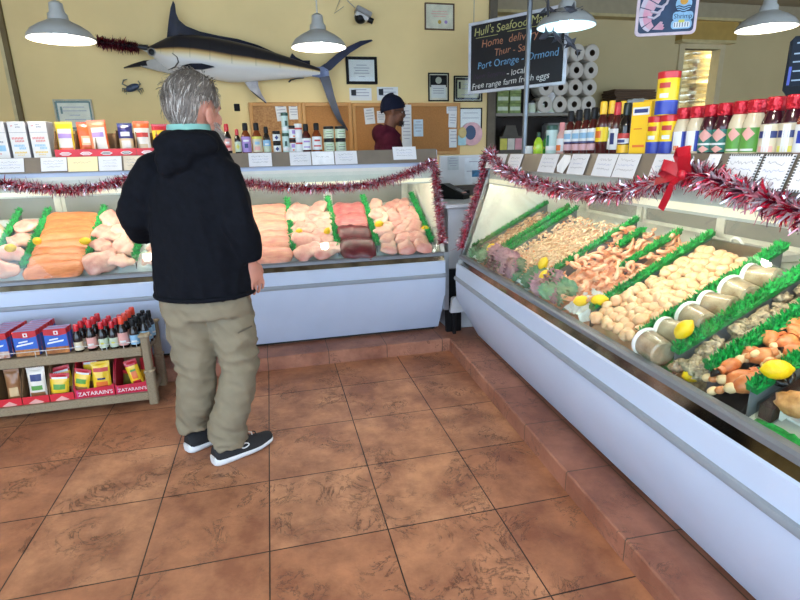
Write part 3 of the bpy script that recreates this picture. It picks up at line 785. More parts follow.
# ---- garnish along the glass: kale leaves, radicchio and crushed ice
KALE = mat('kale_leaf', '#7FA27A', .5, col2='#4C7D5C', scale=20, rnd=.2); RADI = mat('purple_leaf', '#C4989A', .5, col2='#96687A', scale=20, rnd=.15)
ICE = mat('crushed_ice', '#DDE8E2', .25, var=.05, sss=.2, bump=.5, bscale=120)
def leaf_mesh(m, seed, L=.09, W=.07):
    b = MB()
    def fn(u, v):
        x = (u-.5)*W*(.3+1.2*sin(pi*min(1, v*.85+.08))); y = v*L
        e = abs(2*u-1)
        z = .018*sin(v*2.4)+e*e*.014*sin(v*34+seed*3+u*5)+.010*noise.noise(Vector((u*4, v*4, seed)))
        return (x, y, z)
    b.grid(fn, 13, 16, m)
    return b.mesh('leaf')
LV = [leaf_mesh(KALE, i) for i in range(3)]; RV = [leaf_mesh(RADI, i+5, .11, .09) for i in range(3)]
r = random.Random(31)
for k, s in enumerate([.13, .30, .36, .40, .46, .52, .58, .64, .70, .76, .82, 1.00, 1.05, 1.10, 1.16, 1.22, 1.28, 1.34]):
    for hi in (0, 1):
        purple = (.33 < s < .80 and (k+hi) % 4 != 2) or (1.02 < s < 1.3 and (k+hi) % 2 == 0)
        o = bpy.data.objects.new('purple_leaf' if purple else 'kale_leaf', r.choice(RV if purple else LV)); COL.objects.link(o)
        d = -.105+.03*hi
        o.location = RM @ Vector((s+r.uniform(-.015, .015), d, .735+.035*hi)); o.rotation_euler = (RM.to_3x3().to_4x4() @ RZ(r.uniform(-.7, .7)) @ RX(r.uniform(.75, 1.2))).to_euler()
        tag(o, ('ruffled purple pink leaf' if purple else 'ruffled green kale leaf') + (' in the garnish along the glass under the tan shrimp' if s < .95 else ' in the garnish along the glass under the pink shrimp'),
            'leaf', ('purple' if purple else 'green')+' garnish leaves '+('before the tan shrimp' if s < .95 else 'before the pink shrimp'))
for s0, s1, nm in ((.13, .25, 'at the far end of the right case'), (.84, .99, 'between the tan and pink shrimp'), (1.36, 1.54, 'before the pink shrimp, left of the scallops')):
    b = MB()
    def fn(u, v):
        s = s0+(s1-s0)*u; d = -.108+.14*v
        e = min(1, 6*min(u, 1-u)+.15)
        return (s, d, .715+(.08*v+.028+.014*noise.noise(Vector((s*70, d*70, 1))))*e)
    b.grid(fn, 22, 16, ICE); o = b.build('crushed_ice'); o.matrix_world = RM
    tag(o, 'heap of white crushed ice along the glass '+nm, 'ice', kind='stuff')
# white handled basket standing behind the pans
t = thing('white_basket', 'white plastic basket with a looped handle behind the scallops', 'basket')
b = MB().prism([(.50, 1.005), (.60, 1.005), (.61, 1.03), (.49, 1.03)], 1.60, 1.86, FOAM, axis='x').build('basket_body', t)
pts = [(1.63+.035*(1-cos(a)), .50-.01*sin(a), 1.028+.042*sin(a)) for a in [pi*i/10 for i in range(11)]]
MB().tube(pts, .006, FOAM, 8).build('handle', t); t.matrix_world = RM
# ------------------------------------------------------------------ price cards
CARD = mat('white_card', '#E4E4E6', .5, var=.02); CREAMC = mat('cream_card', '#F3E2B0', .5, var=.03)
INK = mat('dark_ink', '#33343C', .6); BLUEINK = mat('blue_ink', '#5A6FA8', .6)
CHK = mat('black_check', '#1E1E20', .6)
def scribble(b, x0, x1, y, z, h, m, seed, M=None, wd=.0011):
    r = random.Random(seed); x = x0; pts = []
    while x < x1:
        pts.append((x, y+h*r.uniform(-.5, .5))); x += h*r.uniform(.25, .5)
    for (a, c), (d, e) in zip(pts, pts[1:]):
        n = Vector((-(e-c), d-a, 0)); n = n.normalized()*wd*.55 if n.length else Vector((0, wd, 0))
        b.add([(a+n.x, c+n.y, z), (a-n.x, c-n.y, z), (d-n.x, e-n.y, z), (d+n.x, e+n.y, z)], [(0, 1, 2, 3)], m, M)
def card(M, s, w, h, label, m=CARD, check=False, seed=1, lines=3, up=0, hexa=False, group='price cards'):
    """a card leaning on the price rail; local x runs along the shelf as seen by a shopper"""
    back = M is BM
    sx = 1 if back else 1
    o = M @ Vector((s, .036+up*.3, (1.451 if back else 1.410)+up)); rt = M.to_3x3() @ Vector((1, 0, 0)); dn = M.to_3x3() @ Vector((0, -.031, -.092)).normalized()
    nrm = rt.cross(-dn).normalized()
    F = frame(o+nrm*.002, rt, -dn, nrm)
    b = MB()
    if hexa:
        b.prism([(-w/2, -h*.6), (-w*.2, -.003), (w*.35, -.006), (w/2, -h*.35), (w*.2, -h), (-w*.3, -h*.92)], 0, .0015, m, axis='z')
    else: b.cbox((-w/2, -h, 0), (w/2, 0, .0016), m, .0004)
    r = random.Random(seed)
    if check:
        n = int(w/.008)
        for i in range(n):
            x = -w/2+.008*i
            b.box((x, -.006, .0016), (x+.004, 0, .0022), CHK); b.box((x+.004, -h, .0016), (x+.008, -h+.006, .0022), CHK)
        for i in range(int(h/.008)):
            y = -h+.008*i
            b.box((-w/2, y, .0016), (-w/2+.006, y+.004, .0022), CHK); b.box((w/2-.006, y+.004, .0016), (w/2, y+.008, .0022), CHK)
    for i in range(lines):
        y = -h*(.2+.62*(i+.3)/lines); l = w*r.uniform(.28, .40)
        scribble(b, -l, l, y, .0022, h*(.10 if i else .13), INK if i != 1 else BLUEINK, seed*7+i, wd=.0008)
    ob = b.build('price_card'); ob.matrix_world = F
    return tag(ob, label, 'price card', group)
def bcard(u0, u1, label, **k):
    a = bat(u0, 162, .03); e = bat(u1, 162, .03); card(BM, (a.x+e.x)/2, abs(e.x-a.x), k.pop('h', .092), label, **k)
def rcard(u0, u1, v, label, **k):
    a = rat(u0, v, .03); e = rat(u1, v, .03); card(RM, (a.x+e.x)/2, abs(e.x-a.x), k.pop('h', .094), label, **k)
bcard(-4, 24, 'white price card under the leftmost white carton', seed=1, h=.085)
bcard(41, 67, 'white price card under the gap between white carton and red tray', seed=2, h=.085)
bcard(68, 98, 'blank cream yellow card on the shelf edge under the red snack tray', m=CREAMC, lines=1, seed=3)
bcard(99, 122, 'white price card under the right half of the red snack tray', seed=4)
bcard(124, 146, 'tan price card beside the man\'s left shoulder', seed=5, m=mat('tan_card', '#D9CBB4', .5))
bcard(249, 272, 'white price card under the purple-labelled bottle', seed=6)
bcard(290, 311, 'white price card under the stacked spice jars', seed=7)
bcard(312, 334, 'bright white card under the sauce bottle with a red-lettered label', seed=8, lines=1, m=mat('bright_card', '#F4F6F8', .4))
bcard(335, 357, 'white price card under the four white-labelled jars', seed=9)
bcard(393, 416, 'white price card in front of the clerk in the maroon hoodie', seed=10, up=.02)
rcard(489, 507, 158, 'white price card at the far end of the right shelf, beside the tinsel corner', seed=11)
rcard(510, 523, 159, 'white price card second from the far end of the right shelf', seed=12)
rcard(542, 559, 161, 'white price card in front of the green-capped shaker', seed=13)
rcard(560, 572, 160, 'blank white hexagonal card on the right shelf edge', hexa=True, lines=0, seed=14, m=mat('bright_card', '#F4F6F8', .4))
rcard(572, 589, 163, 'white price card under the black-capped hot sauces', seed=15)
rcard(597, 617, 165, 'white price card under the bottle with yellow cap and label', seed=16)
rcard(618, 640, 166, 'white price card under the yellow box', seed=17)
rcard(655, 682, 163, 'white price card beside the red bow, under the yellow shakers', seed=18)
rcard(708, 720, 163, 'small shiny white card right of the red bow', seed=19, lines=1, m=mat('bright_card', '#F4F6F8', .4))
rcard(728, 761, 166, 'white price card with black checked border, left of its pair', check=True, seed=20, h=.095)
rcard(763, 794, 167, 'white price card with black checked border, under the dark dressing bottles', check=True, seed=21, h=.10)
rcard(797, 830, 172, 'white price card with black checked border at the right edge', check=True, seed=22, h=.10)

# ------------------------------------------------------------------ bottles and jars
GL = {}
def gm(name, c, rough=.12, **k): return mat(name, c, rough, var=.05, coat=.3, **k)
G_RED = gm('dark_red_sauce', '#4A1512'); G_BLK = gm('black_sauce_bottle', '#1A1210'); G_AMB = gm('amber_sauce', '#7A3A18')
G_CRM = gm('cream_dressing', '#D8C9A8'); G_MAR = gm('maroon_dressing', '#3E1420'); G_LIME = gm('lime_plastic', '#A9D030'); G_GRNB = gm('green_plastic', '#3F9A3C')
G_CLR = gm('pale_jar', '#C9CCC4'); G_YEL = mat('yellow_label', '#F2CF12', .35, var=.04); G_BLU = mat('blue_label', '#2C3FA0', .35, var=.06)
C_RED = mat('red_cap', '#C9252E', .3, var=.05); C_BLK = mat('black_cap', '#141416', .42, spec=.25); C_YEL = mat('yellow_cap', '#F0BE28', .35); C_GRN = mat('dark_green_cap', '#1D4A38', .35); C_FOIL = mat('crinkled_red_foil', '#C01E2E', .22, .35, bump=.9, bscale=55)
C_WHT = mat('white_cap', '#E6E6E4', .4); C_ORG = mat('orange_red_cap', '#E5482E', .3)
LB_W = mat('white_label', '#E3E3E0', .45, var=.02); LB_P = mat('purple_label', '#A98BC9', .45); LB_PK = mat('pink_label', '#E5A79C', .45); LB_LB = mat('light_blue_label', '#8FBBD8', .45)
LB_T = mat('teal_label', '#1F6F62', .45); LB_G = mat('green_label', '#5C9A3E', .45); LB_CB = mat('cream_label', '#D9CDAE', .45); LB_O = mat('orange_label', '#E8742A', .45); LB_R = mat('red_label', '#C43A34', .45); LB_NV = mat('navy_label', '#27356E', .45); LB_LG = mat('pale_green_label', '#C7D3B8', .45); LB_YG = mat('yellow_green_label', '#D9D25A', .45)
def body_prof(kind, h, r):
    if kind == 'woozy': return [(r*.9, 0), (r, .004), (r, h*.50), (r*.92, h*.55), (r*.50, h*.66), (r*.36, h*.72), (r*.34, h*.90)], (.34, .80, 1.0, .42)
    if kind == 'dressing': return [(r*.88, 0), (r, .006), (r, h*.52), (r*.97, h*.58), (r*.76, h*.72), (r*.62, h*.78), (r*.62, h*.92)], (.62, .74, 1.0, .80)
    if kind == 'jar': return [(r*.92, 0), (r, .004), (r, h*.78), (r*.9, h*.84), (r*.85, h*.88)], (.85, .82, 1.0, .96)
    if kind == 'shaker': return [(r*.96, 0), (r, .003), (r, h*.84), (r*.95, h*.87)], (.95, .84, 1.0, 1.0)
    if kind == 'sauce': return [(r*.9, 0), (r, .004), (r, h*.56), (r*.85, h*.64), (r*.5, h*.74), (r*.42, h*.78), (r*.42, h*.92)], (.42, .76, 1.0, .55)
    if kind == 'squeeze': return [(r*.85, 0), (r, .006), (r*1.02, h*.35), (r*.9, h*.55), (r*.6, h*.70), (r*.3, h*.78), (r*.28, h*.85)], (.28, .78, 1.0, .35)
def bottle(kind, name, h, r, glass, cap, bands, label, patch=None, group=None, seg=20, lean=0):
    """bands: (z0, z1, material) as fractions of the height"""
    t = thing(name, label, 'bottle' if kind in ('woozy', 'dressing', 'sauce', 'squeeze') else 'jar', group=group)
    pr, (nr, c0, c1, cr) = body_prof(kind, h, r)
    MB().lathe(pr, glass, seg).build('bottle_body' if kind not in ('jar', 'shaker') else 'jar_body', t)
    cb = MB()
    if kind == 'dressing':
        cb.lathe([(r*.70, h*.76), (r*.80, h*.78), (r*.78, h*.83), (r*.83, h*.85), (r*.80, h*.90), (r*.83, h*.92), (r*.80, h*.985), (r*.74, h), (0.0001, h)], cap, seg)
    elif kind in ('woozy', 'sauce', 'squeeze'):
        k = r*cr; cb.lathe([(k*1.0, h*c0), (k*1.06, h*(c0+.02)), (k, h*.97), (k*.85, h), (.0001, h)], cap, 14)
    else:
        k = r*cr; cb.lathe([(k*1.02, h*c0), (k*1.03, h*.985), (k*.95, h), (.0001, h)], cap, seg)
    cb.build('cap', t)
    lb = MB()
    for i, (z0, z1, m) in enumerate(bands):
        lb.lathe([(r*1.003+.0006, h*z0), (r*1.003+.0006, h*z1)], m, seg, cap=False)
    if patch:
        for (z0, z1, hw, shape, m) in patch:     # a mark facing the shopper (-y)
            R = r*1.006+.0012
            if shape == 'diamond': P = [(-hw, (z0+z1)/2), (0, z0), (hw, (z0+z1)/2), (0, z1)]
            else: P = [(-hw, z0), (hw, z0), (hw, z1), (-hw, z1)]
            if shape == 'diamond':
                n = 8; zc = (z0+z1)/2; hh = (z1-z0)/2
                for q in range(n):
                    a0 = -hw+2*hw*q/n; a1 = -hw+2*hw*(q+1)/n; k0 = hh*(1-abs(a0)/hw); k1 = hh*(1-abs(a1)/hw)
                    lb.add([(R*sin(a0), -R*cos(a0), h*(zc-k0)), (R*sin(a1), -R*cos(a1), h*(zc-k1)), (R*sin(a1), -R*cos(a1), h*(zc+k1)), (R*sin(a0), -R*cos(a0), h*(zc+k0))], [(0, 1, 2, 3)], m)
            else:
                n = 5
                for q in range(n):
                    a0 = -hw+2*hw*q/n; a1 = -hw+2*hw*(q+1)/n
                    lb.add([(R*sin(a0), -R*cos(a0), h*z0), (R*sin(a1), -R*cos(a1), h*z0), (R*sin(a1), -R*cos(a1), h*z1), (R*sin(a0), -R*cos(a0), h*z1)], [(0, 1, 2, 3)], m)
    if bands or patch: lb.build('label', t)
    return t
SHZ = 1.4055; SHB_ = 1.4465
def on_back(o, u, v=150, d=.215, z=SHB_): p = bat(u, v, d); o.location = BM @ Vector((p.x, d, z)); return o
RFACE = RANG
def on_right(o, u, v=150, d=.17, z=SHZ, turn=0): p = rat(u, v, d); o.location = RM @ Vector((p.x, d, z)); o.rotation_euler.z = RANG+.35+turn; return o
S3 = [(.15, .25, .8, 'bar', INK)]
# back shelf, right of the man
on_back(bottle('sauce', 'sauce_bottle', .20, .026, G_BLK, C_RED, [(.12, .52, LB_PK)], 'red-capped dark bottle with pink label right beside the man\'s beard', [(.22, .3, .7, 'bar', LB_R), (.36, .42, .5, 'bar', LB_W)]), 228.5, d=.20)
on_back(bottle('sauce', 'sauce_bottle', .165, .021, G_BLK, C_RED, [(.1, .5, LB_LG)], 'short red-capped bottle with round yellow mark on a pale label', [(.18, .42, .5, 'diamond', LB_YG)]), 238.5, d=.20)
on_back(bottle('sauce', 'sauce_bottle', .205, .032, G_AMB, C_BLK, [(.06, .56, LB_P)], 'black-capped sauce bottle with purple label', [(.2, .34, .35, 'bar', LB_NV), (.4, .46, .6, 'bar', LB_W)]), 247)
on_back(bottle('sauce', 'sauce_bottle', .205, .032, G_AMB, C_BLK, [(.06, .48, LB_CB), (.48, .56, LB_YG)], 'black-capped sauce bottle with cream and yellow label', [(.12, .24, .6, 'bar', LB_PK), (.3, .4, .5, 'bar', LB_LB)]), 258)
on_back(bottle('sauce', 'sauce_bottle', .18, .026, G_BLK, C_BLK, [(.06, .28, LB_LG), (.28, .5, LB_LB)], 'narrow black-capped bottle with light blue label', [(.32, .38, .5, 'bar', LB_W)]), 267.5)
J1 = bottle('jar', 'spice_jar', .075, .026, G_BLK, C_BLK, [(.12, .7, LB_W)], 'small black-lidded spice jar, lower of the pair left of the green-lidded shakers', [(.2, .6, .5, 'diamond', LB_NV)]); on_back(J1, 277.5)
dup(J1, J1.location+Vector((0, 0, .0755)), None, 'small black-lidded spice jar, upper of the pair left of the green-lidded shakers')
J2 = bottle('shaker', 'seasoning_shaker', .135, .024, mat('mint_shaker', '#BFD6CE', .35), C_GRN, [(.12, .3, LB_W)], 'pale green shaker with dark green lid, lower of the stacked two', [(.35, .6, .35, 'bar', C_GRN)]); on_back(J2, 286.5)
dup(J2, J2.location+Vector((.003, .002, .1355)), (0, 0, .3), 'pale green shaker with dark green lid, upper of the stacked two')
J3 = bottle('jar', 'spice_jar', .092, .024, G_AMB, C_BLK, [(.1, .74, LB_W)], 'white-labelled spice jar with purple mark, lower of the stacked two', [(.4, .66, .5, 'bar', LB_P), (.15, .3, .4, 'diamond', LB_O)]); on_back(J3, 293.5)
dup(J3, J3.location+Vector((0, 0, .0925)), (0, 0, .4), 'white-labelled spice jar with purple mark, upper of the stacked two')
J4 = bottle('jar', 'white_jar', .098, .027, mat('white_plastic', '#DEDCDA', .4), C_WHT, [(.1, .6, LB_W), (.6, .72, LB_R)], 'white-lidded jar with a red band, lower of the stacked two', None); on_back(J4, 299.5)
dup(J4, J4.location+Vector((0, 0, .0985)), None, 'white-lidded jar with a red band, upper of the stacked two')
on_back(bottle('sauce', 'sauce_bottle', .195, .032, G_RED, C_BLK, [(.1, .5, LB_W)], 'dark red sauce bottle with black cap and lilac white label', [(.18, .22, .7, 'bar', LB_P), (.36, .42, .7, 'bar', LB_P)]), 307)
on_back(bottle('sauce', 'sauce_bottle', .20, .034, G_AMB, C_BLK, [(.1, .54, LB_W)], 'amber sauce bottle with black cap and red-lettered white label', [(.2, .25, .8, 'bar', LB_R), (.38, .44, .6, 'bar', LB_R)]), 317.5)
J5 = bottle('jar', 'preserve_jar', .088, .037, G_BLK, C_BLK, [(.08, .78, LB_LG)], 'black-lidded jar with pale label, lower left of the four', [(.2, .24, .6, 'bar', INK), (.4, .44, .7, 'bar', INK), (.56, .6, .5, 'bar', LB_G)]); on_back(J5, 329.5)
p = bat(341, 150, .215)
for dx, dz, lab in ((0, 1, 'upper left'), (1, 0, 'lower right'), (1, 1, 'upper right')):
    dup(J5, Vector(((BM @ Vector((p.x, 0, 0))).x if dx else J5.location.x, J5.location.y, SHB_+dz*.0885)), (0, 0, .2*dx), 'black-lidded jar with pale label, %s of the four' % lab)
# right shelf
on_right(bottle('jar', 'small_jar', .05, .022, mat('white_plastic', '#DEDCDA', .4), C_WHT, [(.1, .7, LB_W)], 'small white tub beside the lime bottle', None), 529, d=.16)
on_right(bottle('squeeze', 'juice_bottle', .125, .028, G_LIME, C_GRN, [], 'lime green squeeze bottle with green cap', [(.2, .4, .5, 'diamond', LB_YG)]), 538, d=.17)
on_right(bottle('squeeze', 'juice_bottle', .12, .026, G_GRNB, C_GRN, [], 'mid green squeeze bottle behind the lime bottle', [(.2, .4, .5, 'diamond', LB_YG)]), 546, d=.24)
on_right(bottle('shaker', 'seasoning_shaker', .155, .030, mat('mint_shaker', '#BFD6CE', .35), C_GRN, [(.15, .3, LB_W)], 'pale shaker with dark green lid on the right shelf', [(.3, .66, .3, 'bar', LB_T)]), 551, d=.16)
on_right(bottle('sauce', 'sauce_bottle', .165, .026, gm('pink_sauce', '#D9A9A0'), mat('pink_cap', '#D98A88', .35), [(.1, .5, LB_W)], 'pale bottle with pink cap between the shaker and the hot sauces', [(.12, .3, .6, 'bar', LB_O)]), 561, d=.17)
HS = bottle('sauce', 'hot_sauce_bottle', .215, .029, G_RED, C_BLK, [(.30, .56, LB_W), (.26, .30, LB_NV), (.1, .24, mat('rose_label', '#D8A9AC', .45))], 'black-capped red hot sauce with white and navy label, farthest of the four', [(.36, .48, .8, 'bar', LB_LB)], group='black-capped hot sauces'); on_right(HS, 569, d=.16)
for u, lab in ((577, 'second of the four'), (584.5, 'third of the four'), (592, 'nearest of the four')):
    p = rat(u, 150, .16); dup(HS, RM @ Vector((p.x, .16, SHZ)), (0, 0, RANG+.3+.02*(u % 5)), 'black-capped red hot sauce with white and navy label, '+lab)
on_right(bottle('sauce', 'hot_sauce_bottle', .235, .028, G_RED, C_YEL, [(.25, .52, G_YEL)], 'red hot sauce with yellow cap and yellow label', [(.32, .45, .5, 'bar', LB_O)]), 600.5, d=.16)
on_right(bottle('sauce', 'hot_sauce_bottle', .238, .027, G_RED, C_YEL, [(.1, .5, LB_W)], 'red hot sauce with yellow cap and white label', [(.3, .45, .5, 'bar', LB_G)]), 608.5, d=.20)
on_right(bottle('sauce', 'hot_sauce_bottle', .222, .026, G_RED, C_RED, [(.1, .5, LB_W)], 'hot sauce with tall red cap and white label', [(.2, .42, .4, 'bar', LB_NV)]), 614.5, d=.16)
on_right(bottle('sauce', 'hot_sauce_bottle', .235, .027, G_BLK, C_YEL, [(.1, .5, LB_W)], 'dark bottle with yellow cap behind the red-capped hot sauce', None), 619.5, d=.25)
on_right(bottle('sauce', 'hot_sauce_bottle', .21, .030, G_BLK, mat('dark_green_glass_cap', '#16241C', .3), [(.32, .42, LB_R), (.22, .32, LB_W), (.04, .2, C_YEL)], 'dark green-black bottle with red, white and yellow label beside the yellow box', [(.24, .30, .6, 'bar', LB_NV)]), 624, d=.13)
# yellow box with a blue side
YB = mat('yellow_carton', '#F4C41A', .4, var=.03)
t = thing('seasoning_box', 'yellow carton with dark blue side standing between hot sauces and yellow shakers', 'box')
b = MB(); b.cbox((-.04, -.02, 0), (.04, .02, .205), YB, .002)
b.box((-.0408, -.0195, .001), (-.0401, .0195, .204), LB_NV).box((-.034, -.0206, .155), (.034, -.0201, .185), LB_W).box((-.028, -.0209, .163), (.028, -.0206, .178), LB_NV)
for z in (.05, .09, .13): b.box((-.041, -.008, z), (-.0408, .008, z+.016), LB_PK)
b.box((-.025, -.0206, .03), (.025, -.0202, .04), LB_O).box((-.025, -.0206, .10), (.01, -.0202, .104), LB_O)
b.build('carton', t); on_right(t, 640, d=.14, turn=.12)
t2 = MB().cbox((-.03, -.018, 0), (.03, .018, .215), YB, .002).box((-.024, -.0186, .15), (.024, -.018, .19), LB_R).build('seasoning_box')
tag(t2, 'thin yellow carton just behind and right of the blue-sided carton', 'box'); on_right(t2, 648, d=.19, turn=.2)
SHK = bottle('shaker', 'seasoning_shaker', .145, .036, G_YEL, C_RED, [(.02, .30, G_BLU), (.30, .34, mat('blue_zigzag', '#3A4AB0', .4))], 'yellow and blue shaker with red lid, left one of the lower pair', [(.62, .74, .5, 'bar', LB_R), (.4, .5, .4, 'bar', LB_W)], seg=26)
# zigzag top of the blue band
on_right(SHK, 655, d=.15)
p = rat(668, 150, .15); dup(SHK, RM @ Vector((p.x, .15, SHZ)), (0, 0, RANG+.5), 'yellow and blue shaker with red lid, right one of the lower pair')
p = rat(662.5, 150, .16); dup(SHK, RM @ Vector((p.x, .155, SHZ+.1455)), (0, 0, RANG+.6), 'yellow and blue shaker with red lid standing on top of two others', scale=1.08)
def dressing(u, glass, bands, patch, label, d=.15, h=.165, r=.032):
    t = bottle('dressing', 'dressing_bottle', h, r, glass, C_FOIL, bands, label, patch, seg=26); return on_right(t, u, d=d)
dia = (.18, .46, .62, 'diamond', LB_PK)
dressing(680.5, G_CRM, [(.08, .5, G_BLU)], [(.08, .5, .5, 'bar', LB_W), (.1, .2, .3, 'bar', LB_O)], 'cream dressing bottle with blue label and red foil top, farther of two')
dressing(693.5, G_CRM, [(.08, .5, G_BLU)], [(.08, .5, .5, 'bar', LB_W), (.1, .2, .3, 'bar', LB_O)], 'cream dressing bottle with blue label and red foil top, nearer of two')
dressing(707.5, G_MAR, [(.06, .5, LB_T)], [(.26, .52, .75, 'diamond', LB_PK), (.05, .19, .6, 'diamond', LB_PK), (.20, .24, .9, 'bar', LB_W)], 'maroon dressing bottle with teal label and red foil top, farther of two')
dressing(721, G_MAR, [(.06, .5, LB_T)], [(.26, .52, .75, 'diamond', LB_PK), (.05, .19, .6, 'diamond', LB_PK), (.20, .24, .9, 'bar', LB_W)], 'maroon dressing bottle with teal label and red foil top, nearer of two')
dressing(736, G_CRM, [(.06, .5, LB_G)], [(.26, .52, .6, 'diamond', LB_PK), (.08, .12, .6, 'bar', LB_W)], 'cream dressing bottle with green label and red foil top, farther of two')
dressing(750.5, G_CRM, [(.06, .5, LB_G)], [(.26, .52, .6, 'diamond', LB_PK), (.08, .12, .6, 'bar', LB_W)], 'cream dressing bottle with green label and red foil top, nearer of two')
dressing(769.5, G_MAR, [(.05, .54, LB_CB)], [(.06, .52, .3, 'bar', LB_W), (.3, .42, .8, 'bar', LB_NV), (.06, .16, .6, 'bar', LB_PK)], 'dark dressing bottle with cream label and red foil top, farther of two', d=.14)
dressing(788.5, G_MAR, [(.05, .54, LB_CB)], [(.06, .52, .3, 'bar', LB_W), (.3, .42, .8, 'bar', LB_NV), (.06, .16, .6, 'bar', LB_YG)], 'dark dressing bottle with cream label and red foil top, nearer of two', d=.14)
dressing(806, gm('brick_dressing', '#8E3A2A'), [(.05, .5, LB_W)], [(.2, .4, .5, 'bar', G_BLU)], 'brick red dressing bottle at the right edge', d=.12)
# second row, half hidden
for u, g, w_ in ((687, G_CRM, 'cream'), (700, G_CRM, 'pale'), (714, G_MAR, 'maroon'), (743, G_CRM, 'cream'), (760, G_MAR, 'dark'), (779, G_MAR, 'dark')):
    dressing(u+3, g, [(.06, .5, LB_W)], None, '%s dressing bottle with red foil top, second row, behind the %s' % (w_, {687: 'blue-labelled pair', 700: 'blue and teal labels', 714: 'teal-labelled pair', 743: 'green-labelled pair', 760: 'green and cream labels', 779: 'cream-labelled pair'}[u]), d=.235)

# ------------------------------------------------------------------ cartons and snack trays on the back shelf
CT = mat('white_carton', '#DFDBD6', .5, var=.02); CTS = mat('grey_carton_side', '#9C9AA2', .5)
TXR = mat('red_print', '#D98A86', .5); TXB = mat('blue_print', '#8FBAD2', .5); TXY = mat('yellow_print', '#E2BE5A', .5); TXG = mat('grey_print', '#8C8C9A', .5)
def carton(u0, u1, label, style=0):
    a = bat(u0, 156, .15); e = bat(u1, 156, .15); w = e.x-a.x
    t = thing('white_carton', label, 'carton', BM @ Vector(((a.x+e.x)/2, .15, SHB_)))
    b = MB(); h = .225
    b.cbox((-w/2+.002, 0, 0), (w/2-.002, .12, h), CT, .003)
    y = -.0006
    def line(x0, x1, z0, z1, m):
        n = max(2, int((x1-x0)/.008))
        for i in range(n):
            q = x0+(x1-x0)*i/n; b.box((q, y, z0+.001*(i % 2)), (q+(x1-x0)/n*.72, 0.001, z1-.001*((i+1) % 2)), m)
    if style == 0:
        line(-w*.36, w*.30, .118, .132, TXR); line(-w*.20, w*.32, .102, .114, TXR)
        line(-w*.30, w*.28, .074, .088, TXB); line(-w*.05, w*.34, .058, .072, TXB)
        line(-w*.34, w*.34, .034, .046, TXY); line(-w*.2, w*.2, .022, .028, TXY)
    else:
        b.box((-w*.3, y, .05), (w*.35, .001, .085), TXB); line(-w*.3, w*.3, .10, .11, TXG); line(-w*.3, w*.1, .03, .04, TXR)
    line(-w*.30, -w*.18, .195, .203, TXR); line(-w*.05, w*.22, .188, .195, TXG); line(-w*.05, w*.15, .203, .208, TXG)
    b.box((-w/2+.003, y, .158), (w/2-.003, .0, .1605), TXG)
    b.box((w/2-.0025, .004, .003), (w/2-.0012, .117, h-.004), CTS)
    b.build('printed_carton', t); return t
carton(-22, -10, 'white carton just outside the left edge', 1)
carton(-9, 10.5, 'white carton with a blue panel at the left edge of the back shelf', 1)
carton(13, 31, 'white carton with red, blue and yellow print, middle of the three')
carton(33.5, 52, 'white carton with red, blue and yellow print, right of the three beside the snack tray')
TRAYR = mat('red_cardboard', '#CE2230', .45, var=.04); KRAFT = mat('brown_cardboard', '#7A5A38', .7, var=.08)
def bag_mesh(w, h, th, m1, m2, seed, top=None, patches=()):
    b = MB(); nu, nv = 12, 16
    def side(sg):
        def fn(u, v):
            x = (u-.5)*w*(1-.06*sin(pi*v)); z = v*h
            bul = (sin(pi*u)**.6)*(sin(pi*min(1, max(0, (v-.02)/.9)))**.55 if .02 < v < .92 else 0)
            y = sg*(th*.5*bul+.0008)+.006*noise.noise(Vector((u*3, v*4, seed)))*bul
            return (x, y, z)
        return fn
    for sg in (-1, 1):
        vs = [side(sg)(i/(nu-1), j/(nv-1)) for j in range(nv) for i in range(nu)]
        for j in range(nv-1):
            for i in range(nu-1):
                v = (j+.5)/(nv-1); u = (i+.5)/(nu-1)
                m = m1
                if top and v > .78: m = top
                for (u0, u1, v0, v1, pm) in patches:
                    if u0 < u < u1 and v0 < v < v1: m = pm
                q = [vs[j*nu+i], vs[j*nu+i+1], vs[(j+1)*nu+i+1], vs[(j+1)*nu+i]]
                b.add(q if sg < 0 else q[::-1], [(0, 1, 2, 3)], m, None, True)
    # crimped edges
    for k in range(9):
        x = -w/2+w*k/9
        b.box((x, -.0012, h-.008), (x+w/18, .0012, h+.002), top or m1)
    return b.mesh('bag')
def foilm(n, c): return mat(n, c, .28, var=.06, coat=.4, bump=.25, bscale=30)
F_Y = foilm('yellow_bag', '#EDC32C'); F_O = foilm('orange_bag', '#E2632E'); F_C = foilm('clear_food_window', '#D9B98A'); F_N = foilm('navy_bag', '#2B2A66'); F_CR = foilm('cream_bag', '#E9DFD0'); F_R = foilm('red_bag', '#B92230'); F_BR = foilm('brown_nut_bag', '#9A6A44'); F_OC = foilm('coral_bag', '#E88A62')
def bag(M_, name, label, w, h, th, m1, m2, seed, top, patches, group=None):
    o = bpy.data.objects.new(name, bag_mesh(w, h, th, m1, m2, seed, top, patches)); COL.objects.link(o); o.matrix_world = M_
    return tag(o, label, 'bag', group)
